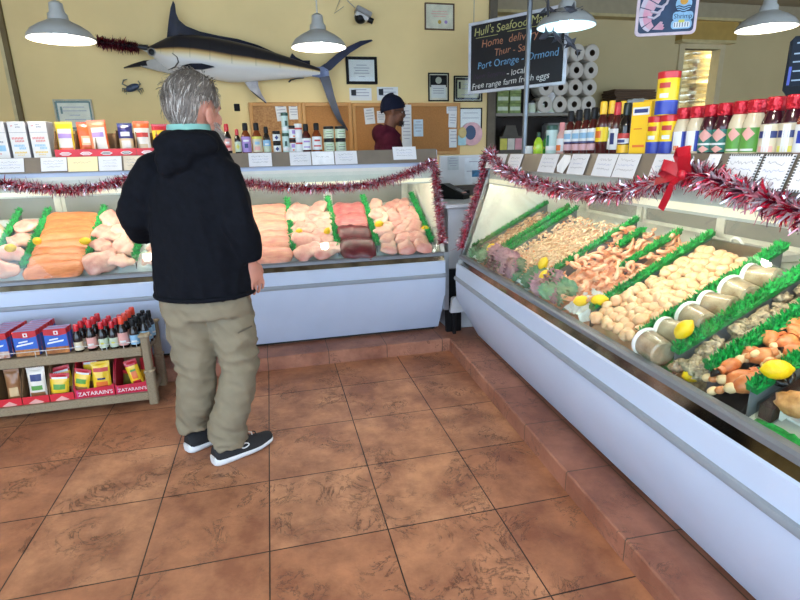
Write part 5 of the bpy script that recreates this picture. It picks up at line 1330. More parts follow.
# ------------------------------------------------------------------ frames, boards and papers on the cream wall
PAPER = mat('white_paper', '#D8D8D6', .7, var=.03); PAPERB = mat('pale_blue_paper', '#C3D2DA', .7); PAPERC = mat('cream_paper', '#D9D4BE', .7)
BFR = mat('black_frame', '#100E0D', .6, spec=.2); BRF = mat('brown_frame', '#5A3F28', .4); GLS = pane_mat('frame_pane', (.97, .98, .97), .7)
def wall_frame(u0, v0, u1, v1, label, fm, paper, fw_=.018, mat2=None, deco=None, tilt=0, name='framed_certificate', cat='frame', y=MW):
    c = at((u0+u1)/2, (v0+v1)/2, y=y); a = at(u0, (v0+v1)/2, y=y); e = at(u1, (v0+v1)/2, y=y); w = (e-a).length
    h = abs(at((u0+u1)/2, v0, y=y).z-at((u0+u1)/2, v1, y=y).z)
    t = thing(name, label, cat, (c.x, y, c.z)); t.rotation_euler.y = tilt
    b = MB()
    for (x0, z0, x1, z1) in ((-w/2, -h/2, -w/2+fw_, h/2), (w/2-fw_, -h/2, w/2, h/2), (-w/2+fw_, h/2-fw_, w/2-fw_, h/2), (-w/2+fw_, -h/2, w/2-fw_, -h/2+fw_)): b.cbox((x0, -.022, z0), (x1, -.001, z1), fm, .003)
    b.build('frame', t)
    b = MB(); b.box((-w/2+fw_, -.010, -h/2+fw_), (w/2-fw_, -.006, h/2-fw_), mat2 or paper)
    m_ = .03 if mat2 else 0
    if mat2: b.box((-w/2+fw_+m_, -.011, -h/2+fw_+m_), (w/2-fw_-m_, -.010, h/2-fw_-m_), paper)
    iw = w-2*fw_-2*m_; ih = h-2*fw_-2*m_
    if deco: deco(b, iw, ih)
    b.build('document', t)
    MB().box((-w/2+fw_, -.014, -h/2+fw_), (w/2-fw_, -.0125, h/2-fw_), GLS).build('pane', t)
    return t
def lines(b, iw, ih, zs, m=None, y=-.0116):
    for z, l in zs: b.box((-iw*l/2, y, ih*z-.003), (iw*l/2, y+.0008, ih*z+.003), m or TXG)
GRF = mat('green_border', '#2E5A44', .5); GOLD = mat('gold_seal', '#C9A23A', .4)
def d_green(b, iw, ih):
    for s in (-1, 1): b.box((s*iw*.47-.008, -.0108, -ih*.47), (s*iw*.47+.008, -.0102, ih*.47), GRF); b.box((-iw*.47, -.0108, s*ih*.46-.008), (iw*.47, -.0102, s*ih*.46+.008), GRF)
    lines(b, iw, ih, [(.28, .6), (.15, .7), (0, .3), (-.15, .6)], y=-.0109); b.box((-iw*.38, -.0109, ih*.05), (-iw*.32, -.0103, ih*.3), GRF)
wall_frame(56, 99.5, 94.5, 131, 'framed certificate with green border above the snack bags', mat('pale_frame', '#BDB7A0', .4), PAPERC, .012, deco=d_green)
def d_lines(b, iw, ih): lines(b, iw, ih, [(.25, .4), (.12, .6), (0, .5), (-.12, .6), (-.28, .25)])
wall_frame(346, 57, 377, 84.5, 'black-framed certificate beside the marlin tail', BFR, PAPER, .026, deco=d_lines)
def d_gold(b, iw, ih):
    lines(b, iw, ih, [(.3, .7), (.16, .8), (.02, .6)], LB_PK); b.lathe([(.018, 0), (.0001, .0004)], GOLD, 18, T(-.0, -.0116, -ih*.3) @ RX(pi/2)); b.lathe([(.016, 0), (.0001, .0004)], LB_P, 18, T(iw*.3, -.0116, -ih*.3) @ RX(pi/2))
wall_frame(424.5, 3.5, 454, 30.5, 'brown-framed certificate with a gold seal, highest on the wall left of the chalkboard', BRF, PAPERC, .012, mat2=PAPERC, deco=d_gold)
def d_award(b, iw, ih):
    b.box((-iw*.46, -.0108, 0), (iw*.46, -.0102, ih*.46), C_BLK); b.lathe([(.032, 0), (.0001, .0006)], mat('silver_seal', '#B5B8A8', .3), 20, T(0, -.0109, ih*.26) @ RX(pi/2))
    b.box((-iw*.4, -.0112, -ih*.42), (iw*.4, -.0104, ih*.08), PAPER); lines(b, iw, ih, [(-.05, .6), (-.14, .6), (-.23, .6)], y=-.0118)
wall_frame(428, 73, 448.5, 101.5, 'upright black-framed award with a round seal above the corkboard', BFR, PAPERC, .012, deco=d_award)
def d_dark(b, iw, ih):
    for s in (-1, 1): b.box((s*iw*.44-.01, -.0112, -ih*.46), (s*iw*.44+.01, -.0104, ih*.46), C_BLK); b.box((-iw*.44, -.0112, s*ih*.42-.01), (iw*.44, -.0104, s*ih*.42+.01), C_BLK)
    b.box((-iw*.36, -.0114, .0), (-iw*.28, -.0106, ih*.3), C_BLK); lines(b, iw, ih, [(.2, .4), (.0, .5), (-.25, .5)], y=-.0116)
wall_frame(453.5, 76, 482, 102, 'dark-framed certificate half hidden behind the chalkboard', BFR, mat('sage_paper', '#B5B59A', .6), .012, deco=d_dark)
def d_sheet(b, iw, ih): lines(b, iw, ih, [(.3, .7), (.05, .8)])
wall_frame(459, 108, 481.5, 130, 'black-edged notice sheet hanging right of the corkboard', BFR, PAPER, .010, deco=d_sheet, name='hanging_notice', cat='notice')
def sheet(u0, v0, u1, v1, label, m=PAPER, y=MW, tilt=0, n=4, name='paper_sheet', seed=1, mark=False):
    c = at((u0+u1)/2, (v0+v1)/2, y=y); w = abs(at(u1, (v0+v1)/2, y=y).x-at(u0, (v0+v1)/2, y=y).x); h = abs(at((u0+u1)/2, v0, y=y).z-at((u0+u1)/2, v1, y=y).z)
    b = MB(); b.grid(lambda p, q: ((p-.5)*w, -.0025-.004*(1-q)**2, (q-.5)*h), 2, 8, m); b.grid(lambda p, q: ((.5-p)*w, -.0010-.004*(1-q)**2, (q-.5)*h), 2, 8, m)
    r = random.Random(seed)
    for i in range(n):
        z = h*(.36-.72*i/max(1, n)); l = w*r.uniform(.25, .42); yy = -.0032-.004*(.5-z/h)**2
        b.box((-l, yy-.0012, z-.003), (l, yy, z+.003), TXG)
    if mark: b.box((-w*.42, -.0055, -h*.1), (-w*.2, -.004, h*.35), C_BLK)
    o = b.build(name); o.location = (c.x, y, c.z); o.rotation_euler.y = tilt
    return tag(o, label, 'paper')
sheet(349.5, 88, 371.5, 100.5, 'white paper with dark emblem on the wall under the black-framed certificate', mark=True, n=3)
sheet(377, 87, 398, 100.5, 'white paper with dark emblem on the wall behind the navy beanie', mark=True, n=3)
t = thing('switch_plate', 'small black switch plate on the cream wall right of the man', 'switch', at(237, 107.5, y=MW))
MB().cbox((-.026, -.012, -.032), (.026, -.001, .032), BFR, .004).cbox((-.008, -.018, -.014), (.008, -.012, .014), BFR, .002).build('plate', t)
OAK = mat('oak_board_frame', '#C08A4A', .55, var=.08, scale=20, stretch=(2, 20, 20)); CORK = mat('cork', '#A8733F', .9, var=.2, scale=220); CORK2 = mat('light_cork', '#B98A5A', .9, col2='#96683E', scale=60)
def cork_board(u0, u1, v0, label, m):
    a = at(u0, v0+20, y=MW); e = at(u1, v0+20, y=MW); z1 = at((u0+u1)/2, v0, y=MW).z; z0 = 1.40
    t = thing('cork_board', label, 'board', ((a.x+e.x)/2, MW, (z0+z1)/2)); w = e.x-a.x; h = z1-z0; f_ = .035
    b = MB()
    for (x0, q0, x1, q1) in ((-w/2, -h/2, -w/2+f_, h/2), (w/2-f_, -h/2, w/2, h/2), (-w/2+f_, h/2-f_, w/2-f_, h/2), (-w/2+f_, -h/2, w/2-f_, -h/2+f_)): b.cbox((x0, -.025, q0), (x1, -.001, q1), OAK, .004)
    b.build('frame', t); MB().box((-w/2+f_, -.012, -h/2+f_), (w/2-f_, -.002, h/2-f_), m).build('cork_panel', t); return t
cork_board(250, 302, 102.5, 'oak-framed cork board with faint marks, left of the marlin tail', CORK2)
cork_board(302.5, 352, 102.5, 'empty oak-framed cork board under the marlin tail', CORK)
cork_board(352.5, 406, 103, 'oak-framed cork board behind the clerk', CORK)
cork_board(408, 459.5, 103, 'oak-framed cork board with notes left of the hanging notice', CORK)
YC = MW-.013
sheet(276, 104.5, 287, 121, 'white paper pinned on the leftmost cork board behind the green-lidded shaker', y=YC, tilt=-.08)
sheet(289, 104.5, 298.5, 119.5, 'framed-looking white paper pinned beside the cork board\'s right post', y=YC)
sheet(364.5, 108, 374.5, 124, 'white note pinned left of the clerk\'s beanie', y=YC, tilt=-.07)
sheet(377, 111, 385, 123, 'white note partly hidden behind the clerk\'s neck', y=YC)
sheet(401.5, 105, 411.5, 148, 'long white paper strip hanging in front of the clerk\'s face', y=MW-.024, n=9)
sheet(413.5, 119.5, 423, 136.5, 'pale blue note pinned on the cork board right of the long strip', PAPERB, y=YC)
sheet(446.5, 104.5, 459, 113.5, 'white note pinned at the top right of the cork board', y=YC, n=3)
sheet(448.5, 113, 456.5, 127.5, 'narrow white note under the top right note', y=YC, tilt=.05)
sheet(449, 129, 457.5, 147.5, 'white note low at the right edge of the cork board', y=YC)
# round colourful picture of fish below the hanging notice
t = thing('painted_plaque', 'round painted plaque in pink, blue and yellow under the hanging notice', 'plaque', at(470, 134, y=MW-.03))
w = (at(485, 134, y=MW-.03)-at(460, 134, y=MW-.03)).x
PKP = mat('pink_paint', '#CFA0A4', .5); NVP = mat('deep_blue_paint', '#1E3A5E', .5); SKP = mat('sky_paint', '#9CC3CC', .5); YLP = mat('straw_paint', '#C9B070', .5)
MB().prism([(w*.42*cos(q)+w*.06, w*.42*sin(q)) for q in [2*pi*i/26 for i in range(26)]], -.012, .02, PKP).build('pink_ring', t)
MB().prism([(w*.08*cos(q)*2.6+w*.0, w*.26*sin(q)+w*.05) for q in [2*pi*i/20 for i in range(20)]], -.018, -.012, NVP).build('blue_centre', t)
MB().box((-w*.48, -.016, -w*.40), (-w*.18, .015, -w*.05), SKP).sph((-w*.32, -.014, w*.05), (w*.17, .012, w*.2), YLP, 14, 8).build('yellow_fish', t)
# security camera
t = thing('security_camera', 'small grey and white dome security camera on the cream wall above the framed certificate', 'camera', at(361, 17, y=MW))
GRC = mat('grey_camera', '#8C8A88', .4); WHC = mat('white_camera', '#C9C7C4', .4)
MM = RY(.42)
MB().cbox((-.075, -.14, .0), (.075, -.01, .045), GRC, .008, MM).cbox((-.065, -.13, -.04), (.06, -.02, .0), WHC, .01, MM).build('housing', t)
MB().sph((-.01, -.085, -.04), (.052, .052, .045), C_BLK, 16, 10, MM).build('dome', t)
MB().cyl(.025, 0, .05, C_BLK, 14, MM @ T(.06, -.08, -.01) @ RY(pi/2)).build('lens', t)
MB().tube([(-.06, -.03, .07), (-.12, -.03, .12), (-.15, -.02, .19), (-.155, -.02, .32)], .004, GRC, 6).tube([(-.16, -.01, .2), (-.21, -.01, .1), (-.25, -.01, .02), (-.16, -.01, .08)], .0025, GRC, 6).build('cable', t)

# ------------------------------------------------------------------ chalkboard
CBK = mat('chalkboard_slate', '#17191F', .55, var=.15, scale=5); CHF = mat('white_board_frame', '#C9CCD4', .4)
TLp = Vector((1.897, 2.50, 0)); TRp = Vector((2.412, 1.765, 0)); ax = (TRp-TLp).normalized(); nr = Vector((ax.y, -ax.x, 0))
zt = atp(469, 24, TLp, nr).z; zb = atp(469, 94.5, TLp, nr).z
W_ = (TRp-TLp).length; H_ = zt-zb
t = thing('chalkboard', 'hanging chalkboard with white frame and coloured chalk lettering behind the steel pole', 'sign', TLp+Vector((0, 0, zb)))
CM = frame(TLp+Vector((0, 0, zb)), ax, (0, 0, 1), nr); t.matrix_world = CM
slate = MB().box((.012, .012, 0), (W_-.012, H_-.012, .012), CBK).build('slate', t)
b = MB()
for (x0, y0, x1, y1) in ((0, 0, W_, .024), (0, H_-.024, W_, H_), (0, .024, .024, H_-.024), (W_-.024, .024, W_, H_-.024)): b.cbox((x0, y0, -.004), (x1, y1, .02), CHF, .003)
b.build('frame', t)
ch = lambda n, c: mat(n, c, .9, var=.25, scale=60)
tx = MB()
CH_Y = ch('yellow_chalk', '#B9B87A'); CH_O = ch('orange_chalk', '#B07A5E'); CH_B = ch('blue_chalk', '#6E9CC0'); CH_W = ch('white_chalk', '#C9C9C6'); CH_P = ch('faded_purple_chalk', '#3A2C40')
def chalk(s, x, y, size, m, sl=0, al='LEFT'):
    M_ = T(x, y, .0125) @ RZ(sl) @ Matrix(((1, .12, 0, 0), (0, 1, 0, 0), (0, 0, 1, 0), (0, 0, 0, 1)))
    return MB().text(s, size, m, M_, al, .10, .0004)
chalk("Hull's Seafood Market", W_*.055, H_*.81, .088, CH_Y, .02).build('chalk_line', slate)
chalk('Home  delivery', W_*.14, H_*.64, .084, CH_O, .015).build('chalk_line', slate)
chalk('Thur - Sat.', W_*.28, H_*.50, .078, CH_O, .01).build('chalk_line', slate)
chalk('Port Orange - Ormond', W_*.10, H_*.345, .078, CH_B, .03).build('chalk_line', slate)
chalk('- local', W_*.42, H_*.20, .07, CH_W, .03).build('chalk_line', slate)
chalk('New Smyrna', W_*.06, H_*.205, .06, CH_P, .02).build('chalk_line', slate)
chalk('Free range farm fresh eggs', W_*.04, H_*.065, .068, CH_W, .03).build('chalk_line', slate)
tx.box((W_*.08, H_*.775, .0122), (W_*.32, H_*.781, .013), CH_Y).build('chalk_underline', slate)
MB().box((W_*.42, H_*.79, .0122), (W_*.78, H_*.797, .013), CH_Y).build('chalk_underline', slate)
ck = MB()
for x in (.04, W_-.04): ck.tube([(x, H_-.01, 0), (x, 3.1-zb, 0)], .0035, GRC, 6)
ck.build('hanging_wire', t)
# steel pole
pp = at(524, 150, y=1.36); STL = mat('galvanised_pole', '#7C8288', .4, .7)
t = thing('steel_pole', 'thin galvanised steel pole rising in front of the chalkboard', 'pole', (pp.x, pp.y, 0))
MB().cyl(.017, 0, 3.1, STL, 16).build('pole', t); MB().cyl(.04, 0, .008, STL, 16).build('base_flange', t)
# fish ornaments strung around the cool lamp
FO = mat('dark_fish_ornament', '#4A4C54', .4, .3)
def ornament(c, rot, k, label):
    t = MB(); t.loft([[Vector((x, r_*.5*cos(q), r_*sin(q))) for q in [2*pi*i/8 for i in range(8)]] for x, r_ in ((-.06, .002), (-.04, .012), (-.01, .018), (.03, .010), (.05, .004))], FO)
    t.add([(.045, -.001, 0), (.085, 0, .028), (.07, .001, 0), (.085, 0, -.028)], [(0, 1, 2, 3)], FO).add([(-.01, 0, .014), (.01, 0, .045), (.02, 0, .012)], [(0, 1, 2)], FO).add([(-.015, .01, -.008), (.01, .045, -.02), (.012, .01, -.008)], [(0, 1, 2)], FO).add([(-.015, -.01, -.008), (.01, -.045, -.02), (.012, -.01, -.008)], [(0, 1, 2)], FO)
    o = t.build('fish_ornament'); o.location = c; o.rotation_euler = rot; o.scale = (k,)*3; return tag(o, label, 'ornament', 'fish ornaments around the cool lamp')
dl = (L3-CAM).length
def near(u, v, dz): d = ray(u, v); return CAM+d*((L3-CAM).length/d.length+dz)
for (u, v, dz, rt, k, lab) in ((548, 9, -.10, (0, .9, 1.0), 1.3, 'dark fish ornament upper left of the cool pendant lamp'), (572, 10, -.12, (0, .1, .3), 1.2, 'dark fish ornament across the neck of the cool pendant lamp'), (546, 35, -.22, (0, -.4, .4), 1.2, 'grey fish ornament under the left rim of the cool lamp'), (558, 38, -.2, (0, .6, .4), 1.1, 'grey fish ornament under the middle of the cool lamp'), (571, 43, -.2, (0, .65, .2), 1.2, 'grey fish ornament hanging lowest under the cool lamp')):
    ornament(near(u, v, dz), rt, k, lab)
tag(MB().tube([near(545, 0, -.1), near(551, 10, -.12), near(562, 12, -.18), near(575, 10, -.16), near(583, 6, -.1)], .002, FO, 5).tube([near(540, 40, -.2), near(552, 34, -.24), near(566, 40, -.2), near(574, 46, -.2)], .002, FO, 5).build('ornament_string'), 'dark string carrying the fish ornaments on the cool lamp', 'string')

# ------------------------------------------------------------------ shelf unit with paper rolls
SHF = mat('dark_shelf_wood', '#4A4238', .7, var=.1); SHB = mat('shelf_board', '#8C887C', .6)
YS = 3.62
zt_ = at(540, 113, y=YS).z; x0 = at(496, 113, y=YS).x; x1 = at(602, 113, y=YS).x
t = thing('shelf_unit', 'dark open shelf unit behind the chalkboard holding paper rolls', 'shelf unit', (0, 0, 0))
MB().box((x0, YS, zt_-.03), (x1, 3.98, zt_), SHB).build('upper_shelf', t)
MB().box((x0, YS, 1.25), (x1, 3.98, 1.28), SHB).build('lower_shelf', t)
MB().box((x0-.03, YS, 0), (x0, 3.98, 2.75), SHF).build('side_panel', t); MB().box((x1, YS+.1, 0), (x1+.03, 3.98, zt_), SHF).build('side_panel', t)
zt2 = at(580, 45, y=3.96).z
MB().box((x0, 3.95, 0), (x1-.12, 3.985, zt2), mat('dark_backing', '#2E2620', .8)).build('back_panel', t)
ROLL_ = mat('white_paper_roll', '#CFC9BC', .85, var=.04, bump=.1); CORE = mat('brown_roll_core', '#4A3A2A', .8)
rr_ = .092
def roll_mesh():
    b = MB(); n = 24
    b.lathe([(.034, -.10), (rr_*.97, -.10), (rr_, -.096), (rr_, .096), (rr_*.97, .10), (.034, .10)], ROLL_, n, RX(pi/2), cap=False)
    b.lathe([(.034, .10), (.034, -.10)], CORE, n, RX(pi/2), cap=False); b.lathe([(.03, -.06), (.0001, -.06)][::-1], CORE, n, RX(pi/2), cap=False)
    return b.mesh('paper_roll')
RMs = roll_mesh()
rl = 0
for j in range(4):
    for i in range(4):
        o = bpy.data.objects.new('paper_roll', RMs); COL.objects.link(o)
        xx = at(592, 103, y=YS+.1).x-rr_*2.02*i-.0; o.location = (xx-.10, YS+.11, zt_+rr_+.0005+j*rr_*2.0)
        tag(o, 'white paper towel roll in the stack beside the chalkboard, %s row, %s' % (['bottom', 'second', 'third', 'top'][j], ['rightmost column', 'second column from right', 'third column from right', 'leftmost column'][i]), 'paper roll', 'stacked paper rolls')
# green cartons, small jars on the shelf
GCT = mat('green_carton', '#8CA05A', .6, col2='#6A8248', scale=20)
for j in range(3):
    for i in range(2):
        w = .14; o = MB().cbox((-.07, -.06, 0), (.07, .06, .105), GCT, .004).box((-.06, -.0612, .03), (.06, -.0600, .07), LB_LG).build('egg_carton')
        o.location = (x0+.09+.15*i, YS+.08, zt_+.0005+.106*j); tag(o, 'small green carton on the upper shelf, %s column, %s' % (['left', 'right'][i], ['bottom', 'middle', 'top'][j]), 'carton', 'green cartons')
for i, (u, h, m, c_) in enumerate(((531, .11, G_CLR, C_BLK), (540, .10, mat('white_plastic', '#DEDCDA', .4), C_GRN), (550, .09, mat('white_plastic', '#DEDCDA', .4), C_WHT))):
    o = bottle('jar', 'small_jar', h*1.25, .05, m, c_, [(.1, .7, LB_LG)], ['dark-lidded small jar on the upper shelf beside the pole', 'green-lidded small jar on the upper shelf', 'white-lidded small jar on the upper shelf beside the paper rolls'][i]); o.location = (at(u, 110, y=YS+.08).x, YS+.08, zt_+.0005)
j_ = bottle('jar', 'small_jar', .11, .052, mat('white_plastic', '#DEDCDA', .4), C_WHT, [], 'white tub stacked on the white-lidded small jar'); j_.location = (at(550, 110, y=YS+.08).x, YS+.08, zt_+.0005+.1128)
# yellow and pink carton below
t = thing('printed_carton', 'carton with yellow, white and pink panels under the shelf left of the pole', 'carton', (at(511, 146, y=YS+.05).x, YS+.05, 1.2805))
pw = (at(522, 146, y=YS+.05)-at(499.5, 146, y=YS+.05)).x
b = MB(); b.cbox((-pw/2, 0, 0), (pw/2, .2, .30), mat('dark_carton', '#4A4438', .6), .004)
for k, m in enumerate((YLP, LB_W, PKP)): b.box((-pw/2+pw*k/3+.004, -.002, .15), (-pw/2+pw*(k+1)/3-.004, .0, .275), [mat('yellow_panel', '#C9C040', .5), mat('white_panel', '#C9C4B8', .5), mat('pink_panel', '#C98A90', .5)][k])
b.prism([(-pw*.35, .30), (-pw*.2, .42), (pw*.2, .42), (pw*.35, .30)], .02, .08, mat('dark_carton', '#4A4438', .6)); b.build('carton_body', t)
o = MB().cbox((-.2, -.06, 0), (.2, .1, .44), mat('grey_bin', '#8A8A86', .6), .03).build('grey_bin'); o.location = (at(560, 130, y=YS+.1).x, YS+.1, 1.2805); tag(o, 'pale grey plastic bin under the shelf behind the hot sauces', 'bin')
# brown paper sacks and a white plastic bag right of the rolls
t = thing('cardboard_stack', 'flat brown cardboard sheets stacked on the ledge right of the paper rolls', 'cardboard', (at(626, 105, y=3.7).x, 3.7, 1.90))
b = MB(); KR2 = mat('dark_cardboard', '#5E4632', .8, var=.12, stretch=(2, 8, 40), scale=9)
for k in range(7): b.box((-.19-.01*(k % 3), -.1+.01*k, .028*k), (.36+.02*(k % 2), .2, .028*k+.022), KR2)
b.build('sheets', t); MB().box((-.21, -.1, -1.90), (.45, .25, -.001), SHF).build('ledge', t)
o = MB().sph((0, 0, 0), (.20, .07, .07), mat('white_plastic_bag', '#C9CCCC', .4, bump=.6, bscale=40), 24, 14, fn=lambda v: 1+.22*noise.noise(v*3)+.12*noise.noise(v*8)).build('plastic_bag')
o.location = at(638, 105, y=3.5); tag(o, 'crumpled white plastic bag lying before the brown cardboard', 'bag'); bz = o.location.z
tag(MB().box((-.35, -.12, -bz), (.35, .08, -.055), SHF).build('low_counter'), 'low dark counter under the crumpled white bag', 'counter'); bpy.data.objects['low_counter'].location = o.location
# foil duct behind the doorway
FOIL = mat('crinkled_foil', '#DAD6C4', .22, .9, bump=1.0, bscale=14, var=.1)
xc = at(701, 78, y=4.6).x; zc = at(700, 74, y=4.6).z
t = thing('foil_duct', 'crinkled shiny foil-wrapped duct seen through the doorway', 'duct', (xc, 4.65, 0))
MB().lathe([(.30*(1+.07*sin(k*2.3)+.05*noise.noise(Vector((k*.7, 0, 0)))), 1.86+.028*k) for k in range(38)], FOIL, 34, T(-.1, 0, 0)).build('duct', t)
MB().tube([(.05, -.28, 1.96), (.12, -.27, 1.90), (.12, -.26, 1.6), (.12, -.26, 0)], .06, C_BLK, 12).build('black_pipe', t)
MB().sph((.12, -.25, 2.10), (.16, .1, .12), mat('tan_insulation', '#A9804A', .7, var=.2), 14, 10).build('insulation', t)
ld = bpy.data.lights.new('back_room_fill', 'POINT'); ld.energy = 60; ld.color = (1, .97, .92); ld.shadow_soft_size = .12  # added point light without a fixture, brightens the room behind the doorway
lo = bpy.data.objects.new('back_room_fill', ld); COL.objects.link(lo); lo.location = (xc+.35, 4.5, 2.9)
# ------------------------------------------------------------------ shrimp sign
TLs = CAM+ray(634, 38)*3.5; TRs = CAM+ray(695, 33)*3.44
TLs.z = TRs.z = (TLs.z+TRs.z)/2
ax = (TRs-TLs).normalized(); nr = Vector((ax.y, -ax.x, 0)); SW = (TRs-TLs).length; SH = SW*1.0
t = thing('shrimp_sign', 'hanging navy sign with a big pink shrimp and a sun emblem', 'sign'); t.matrix_world = frame(TLs, ax, (0, 0, 1), nr)
NVS = mat('navy_sign', '#123A5E', .4, col2='#0C2444', scale=6); PKE = mat('pale_pink_edge', '#D9C2C6', .45); SPK = mat('shrimp_pink', '#D9869C', .45, col2='#D4B4BC', scale=9); SPL = mat('shrimp_pale', '#CDBFC9', .45)
def rr(x0, y0, x1, y1, r_, n=5):
    P = []
    for cx, cy, a in ((x1-r_, y1-r_, 0), (x0+r_, y1-r_, pi/2), (x0+r_, y0+r_, pi), (x1-r_, y0+r_, 1.5*pi)):
        for k in range(n+1): q = a+pi/2*k/n; P.append((cx+r_*cos(q), cy+r_*sin(q)))
    return P
MB().prism(rr(0, 0, SW, SH, .03), -.006, .006, PKE, axis='z').build('edge_board', t)
MB().prism(rr(.018, .018, SW-.018, SH-.018, .02), .006, .008, NVS, axis='z').build('sign_face', t)
b = MB(); k = SW
segs = [((.30, .66), (.22, .98), .17), ((.16, .46), (.26, .70), .16), ((.07, .30), (.18, .52), .14), ((.09, .12), (.13, .34), .13), ((.20, .04), (.12, .16), .10)]
cen = [(.44, .86), (.32, .70), (.23, .56), (.17, .43), (.15, .31), (.18, .19), (.26, .11)]
rad = [.13, .135, .13, .115, .105, .09, .06]
def cat(P, t):
    i = min(int(t), len(P)-2); f_ = t-i; p0, p1, p2, p3 = P[max(i-1, 0)], P[i], P[i+1], P[min(i+2, len(P)-1)]
    return .5*((2*p1)+(p2-p0)*f_+(2*p0-5*p1+4*p2-p3)*f_*f_+(3*p1-p0-3*p2+p3)*f_**3)
CV = [Vector(c) for c in cen]
def edge(t, sd):
    c0 = cat(CV, t); dd = (cat(CV, min(t+.02, 6))-cat(CV, max(t-.02, 0))).normalized(); n2 = Vector((-dd.y, dd.x)); i = min(int(t), 5)
    return (c0+n2*sd*(rad[i]+(rad[i+1]-rad[i])*(t-i)))*k
for i in range(6):
    ts = [i+.10+.90*j/8 for j in range(9)]
    A = [edge(q, 1) for q in ts]; B = [edge(q, -1) for q in ts]; zt2_ = .0105
    for j in range(8): b.add([(A[j].x, A[j].y, zt2_), (B[j].x, B[j].y, zt2_), (B[j+1].x, B[j+1].y, zt2_), (A[j+1].x, A[j+1].y, zt2_), ((A[j].x*.3+B[j].x*.7), (A[j].y*.3+B[j].y*.7), zt2_+.002), ((A[j+1].x*.3+B[j+1].x*.7), (A[j+1].y*.3+B[j+1].y*.7), zt2_+.002)], [(0, 4, 5, 3)], SPK).add([(B[j].x, B[j].y, zt2_), ((A[j].x*.3+B[j].x*.7), (A[j].y*.3+B[j].y*.7), zt2_+.002), ((A[j+1].x*.3+B[j+1].x*.7), (A[j+1].y*.3+B[j+1].y*.7), zt2_+.002), (B[j+1].x, B[j+1].y, zt2_)], [(0, 1, 2, 3)], SPL)
for i in range(0):
    (xa, ya), (xb, yb) = cen[i], cen[i+1]; d = Vector((xb-xa, yb-ya)).normalized(); nn = Vector((-d.y, d.x))
    P = [Vector((xa, ya))+nn*rad[i]*.9, Vector((xa, ya))-nn*rad[i]*.9, Vector((xb, yb))-nn*rad[i+1]*1.0, (Vector((xa, ya))+Vector((xb, yb)))/2-nn*(rad[i]+rad[i+1])*.46-nn*0, Vector((xb, yb))+nn*rad[i+1]*1.0]
    P = [P[0], P[1], P[3], P[2], P[4]]
    b.prism([(q.x*k, q.y*k) for q in P][::-1], .008, .011+.0005*i, SPK if i % 2 == 0 else SPK, axis='z')
    b.prism([(q.x*k, q.y*k) for q in (Vector((xa, ya))+nn*rad[i]*.9, Vector((xa, ya))-nn*rad[i]*.9, Vector((xa, ya))-nn*rad[i]*.9+d*.018, Vector((xa, ya))+nn*rad[i]*.9+d*.018)][::-1], .0115, .0135, SPL, axis='z')
for q in ((.40, .50), (.34, .41), (.29, .33)):
    b.tube([(q[0]*k-.04, q[1]*k-.01, .011), (q[0]*k, q[1]*k-.02, .012), (q[0]*k+.03, q[1]*k, .012), (q[0]*k+.035, q[1]*k+.02, .012)], .008, SPL, 6)
for a in (.1, .35, .6):
    b.prism([(.28*k, .10*k), (.28*k+.17*k*cos(a)+.03*k*sin(a), .10*k+.17*k*sin(a)-.03*k*cos(a)), (.28*k+.2*k*cos(a), .10*k+.2*k*sin(a)), (.28*k+.17*k*cos(a)-.03*k*sin(a), .10*k+.17*k*sin(a)+.03*k*cos(a))], .008, .011, SPK, axis='z')
b.build('shrimp_figure', t)
b = MB(); SUN = mat('sun_orange', '#E0A030', .45)
b.prism([(.76*k+.13*k*cos(q), .48*k+.13*k*sin(q)) for q in [2*pi*i/28 for i in range(28)]], .008, .0095, LB_LB, axis='z')
b.prism([(.76*k+.065*k*cos(q), .53*k+.065*k*sin(q)) for q in [2*pi*i/24 for i in range(24)]], .0095, .011, SUN, axis='z')
for j in range(3): b.prism([((.64+.24*i/10)*k, (.445-.035*j+.012*sin(i*.9))*k) for i in range(11)]+[((.64+.24*i/10)*k, (.428-.035*j+.012*sin(i*.9))*k) for i in range(10, -1, -1)], .0095, .0112, NVS, axis='z')
b.build('sun_emblem', t)
b = MB(); b.prism(rr(.60*k, .22*k, .93*k, .36*k, .02), .008, .0088, LB_LB, axis='z').prism(rr(.585*k, .09*k, .92*k, .23*k, .02), .008, .0088, LB_LB, axis='z')
b.text('Shrimp', .105*k, NVS, T(.765*k, .255*k, .0092)); b.prism(rr(.62*k, .11*k, .89*k, .20*k, .01), .0088, .0094, LB_W, axis='z')
for q in range(6): b.box(((.635+.043*q)*k, .12*k, .0094), ((.635+.043*q+.012)*k, .19*k, .0100), NVS)
b.prism(rr(.70*k, .19*k, .80*k, .235*k, .008), .0094, .0102, LB_YG, axis='z'); b.build('sign_lettering', t)
ck = MB()
for x in (.06, SW-.06): ck.tube([(x, SH-.005, 0), (x, 3.1-TLs.z, 0)], .002, GRC, 5)
ck.build('hanging_wire', t)
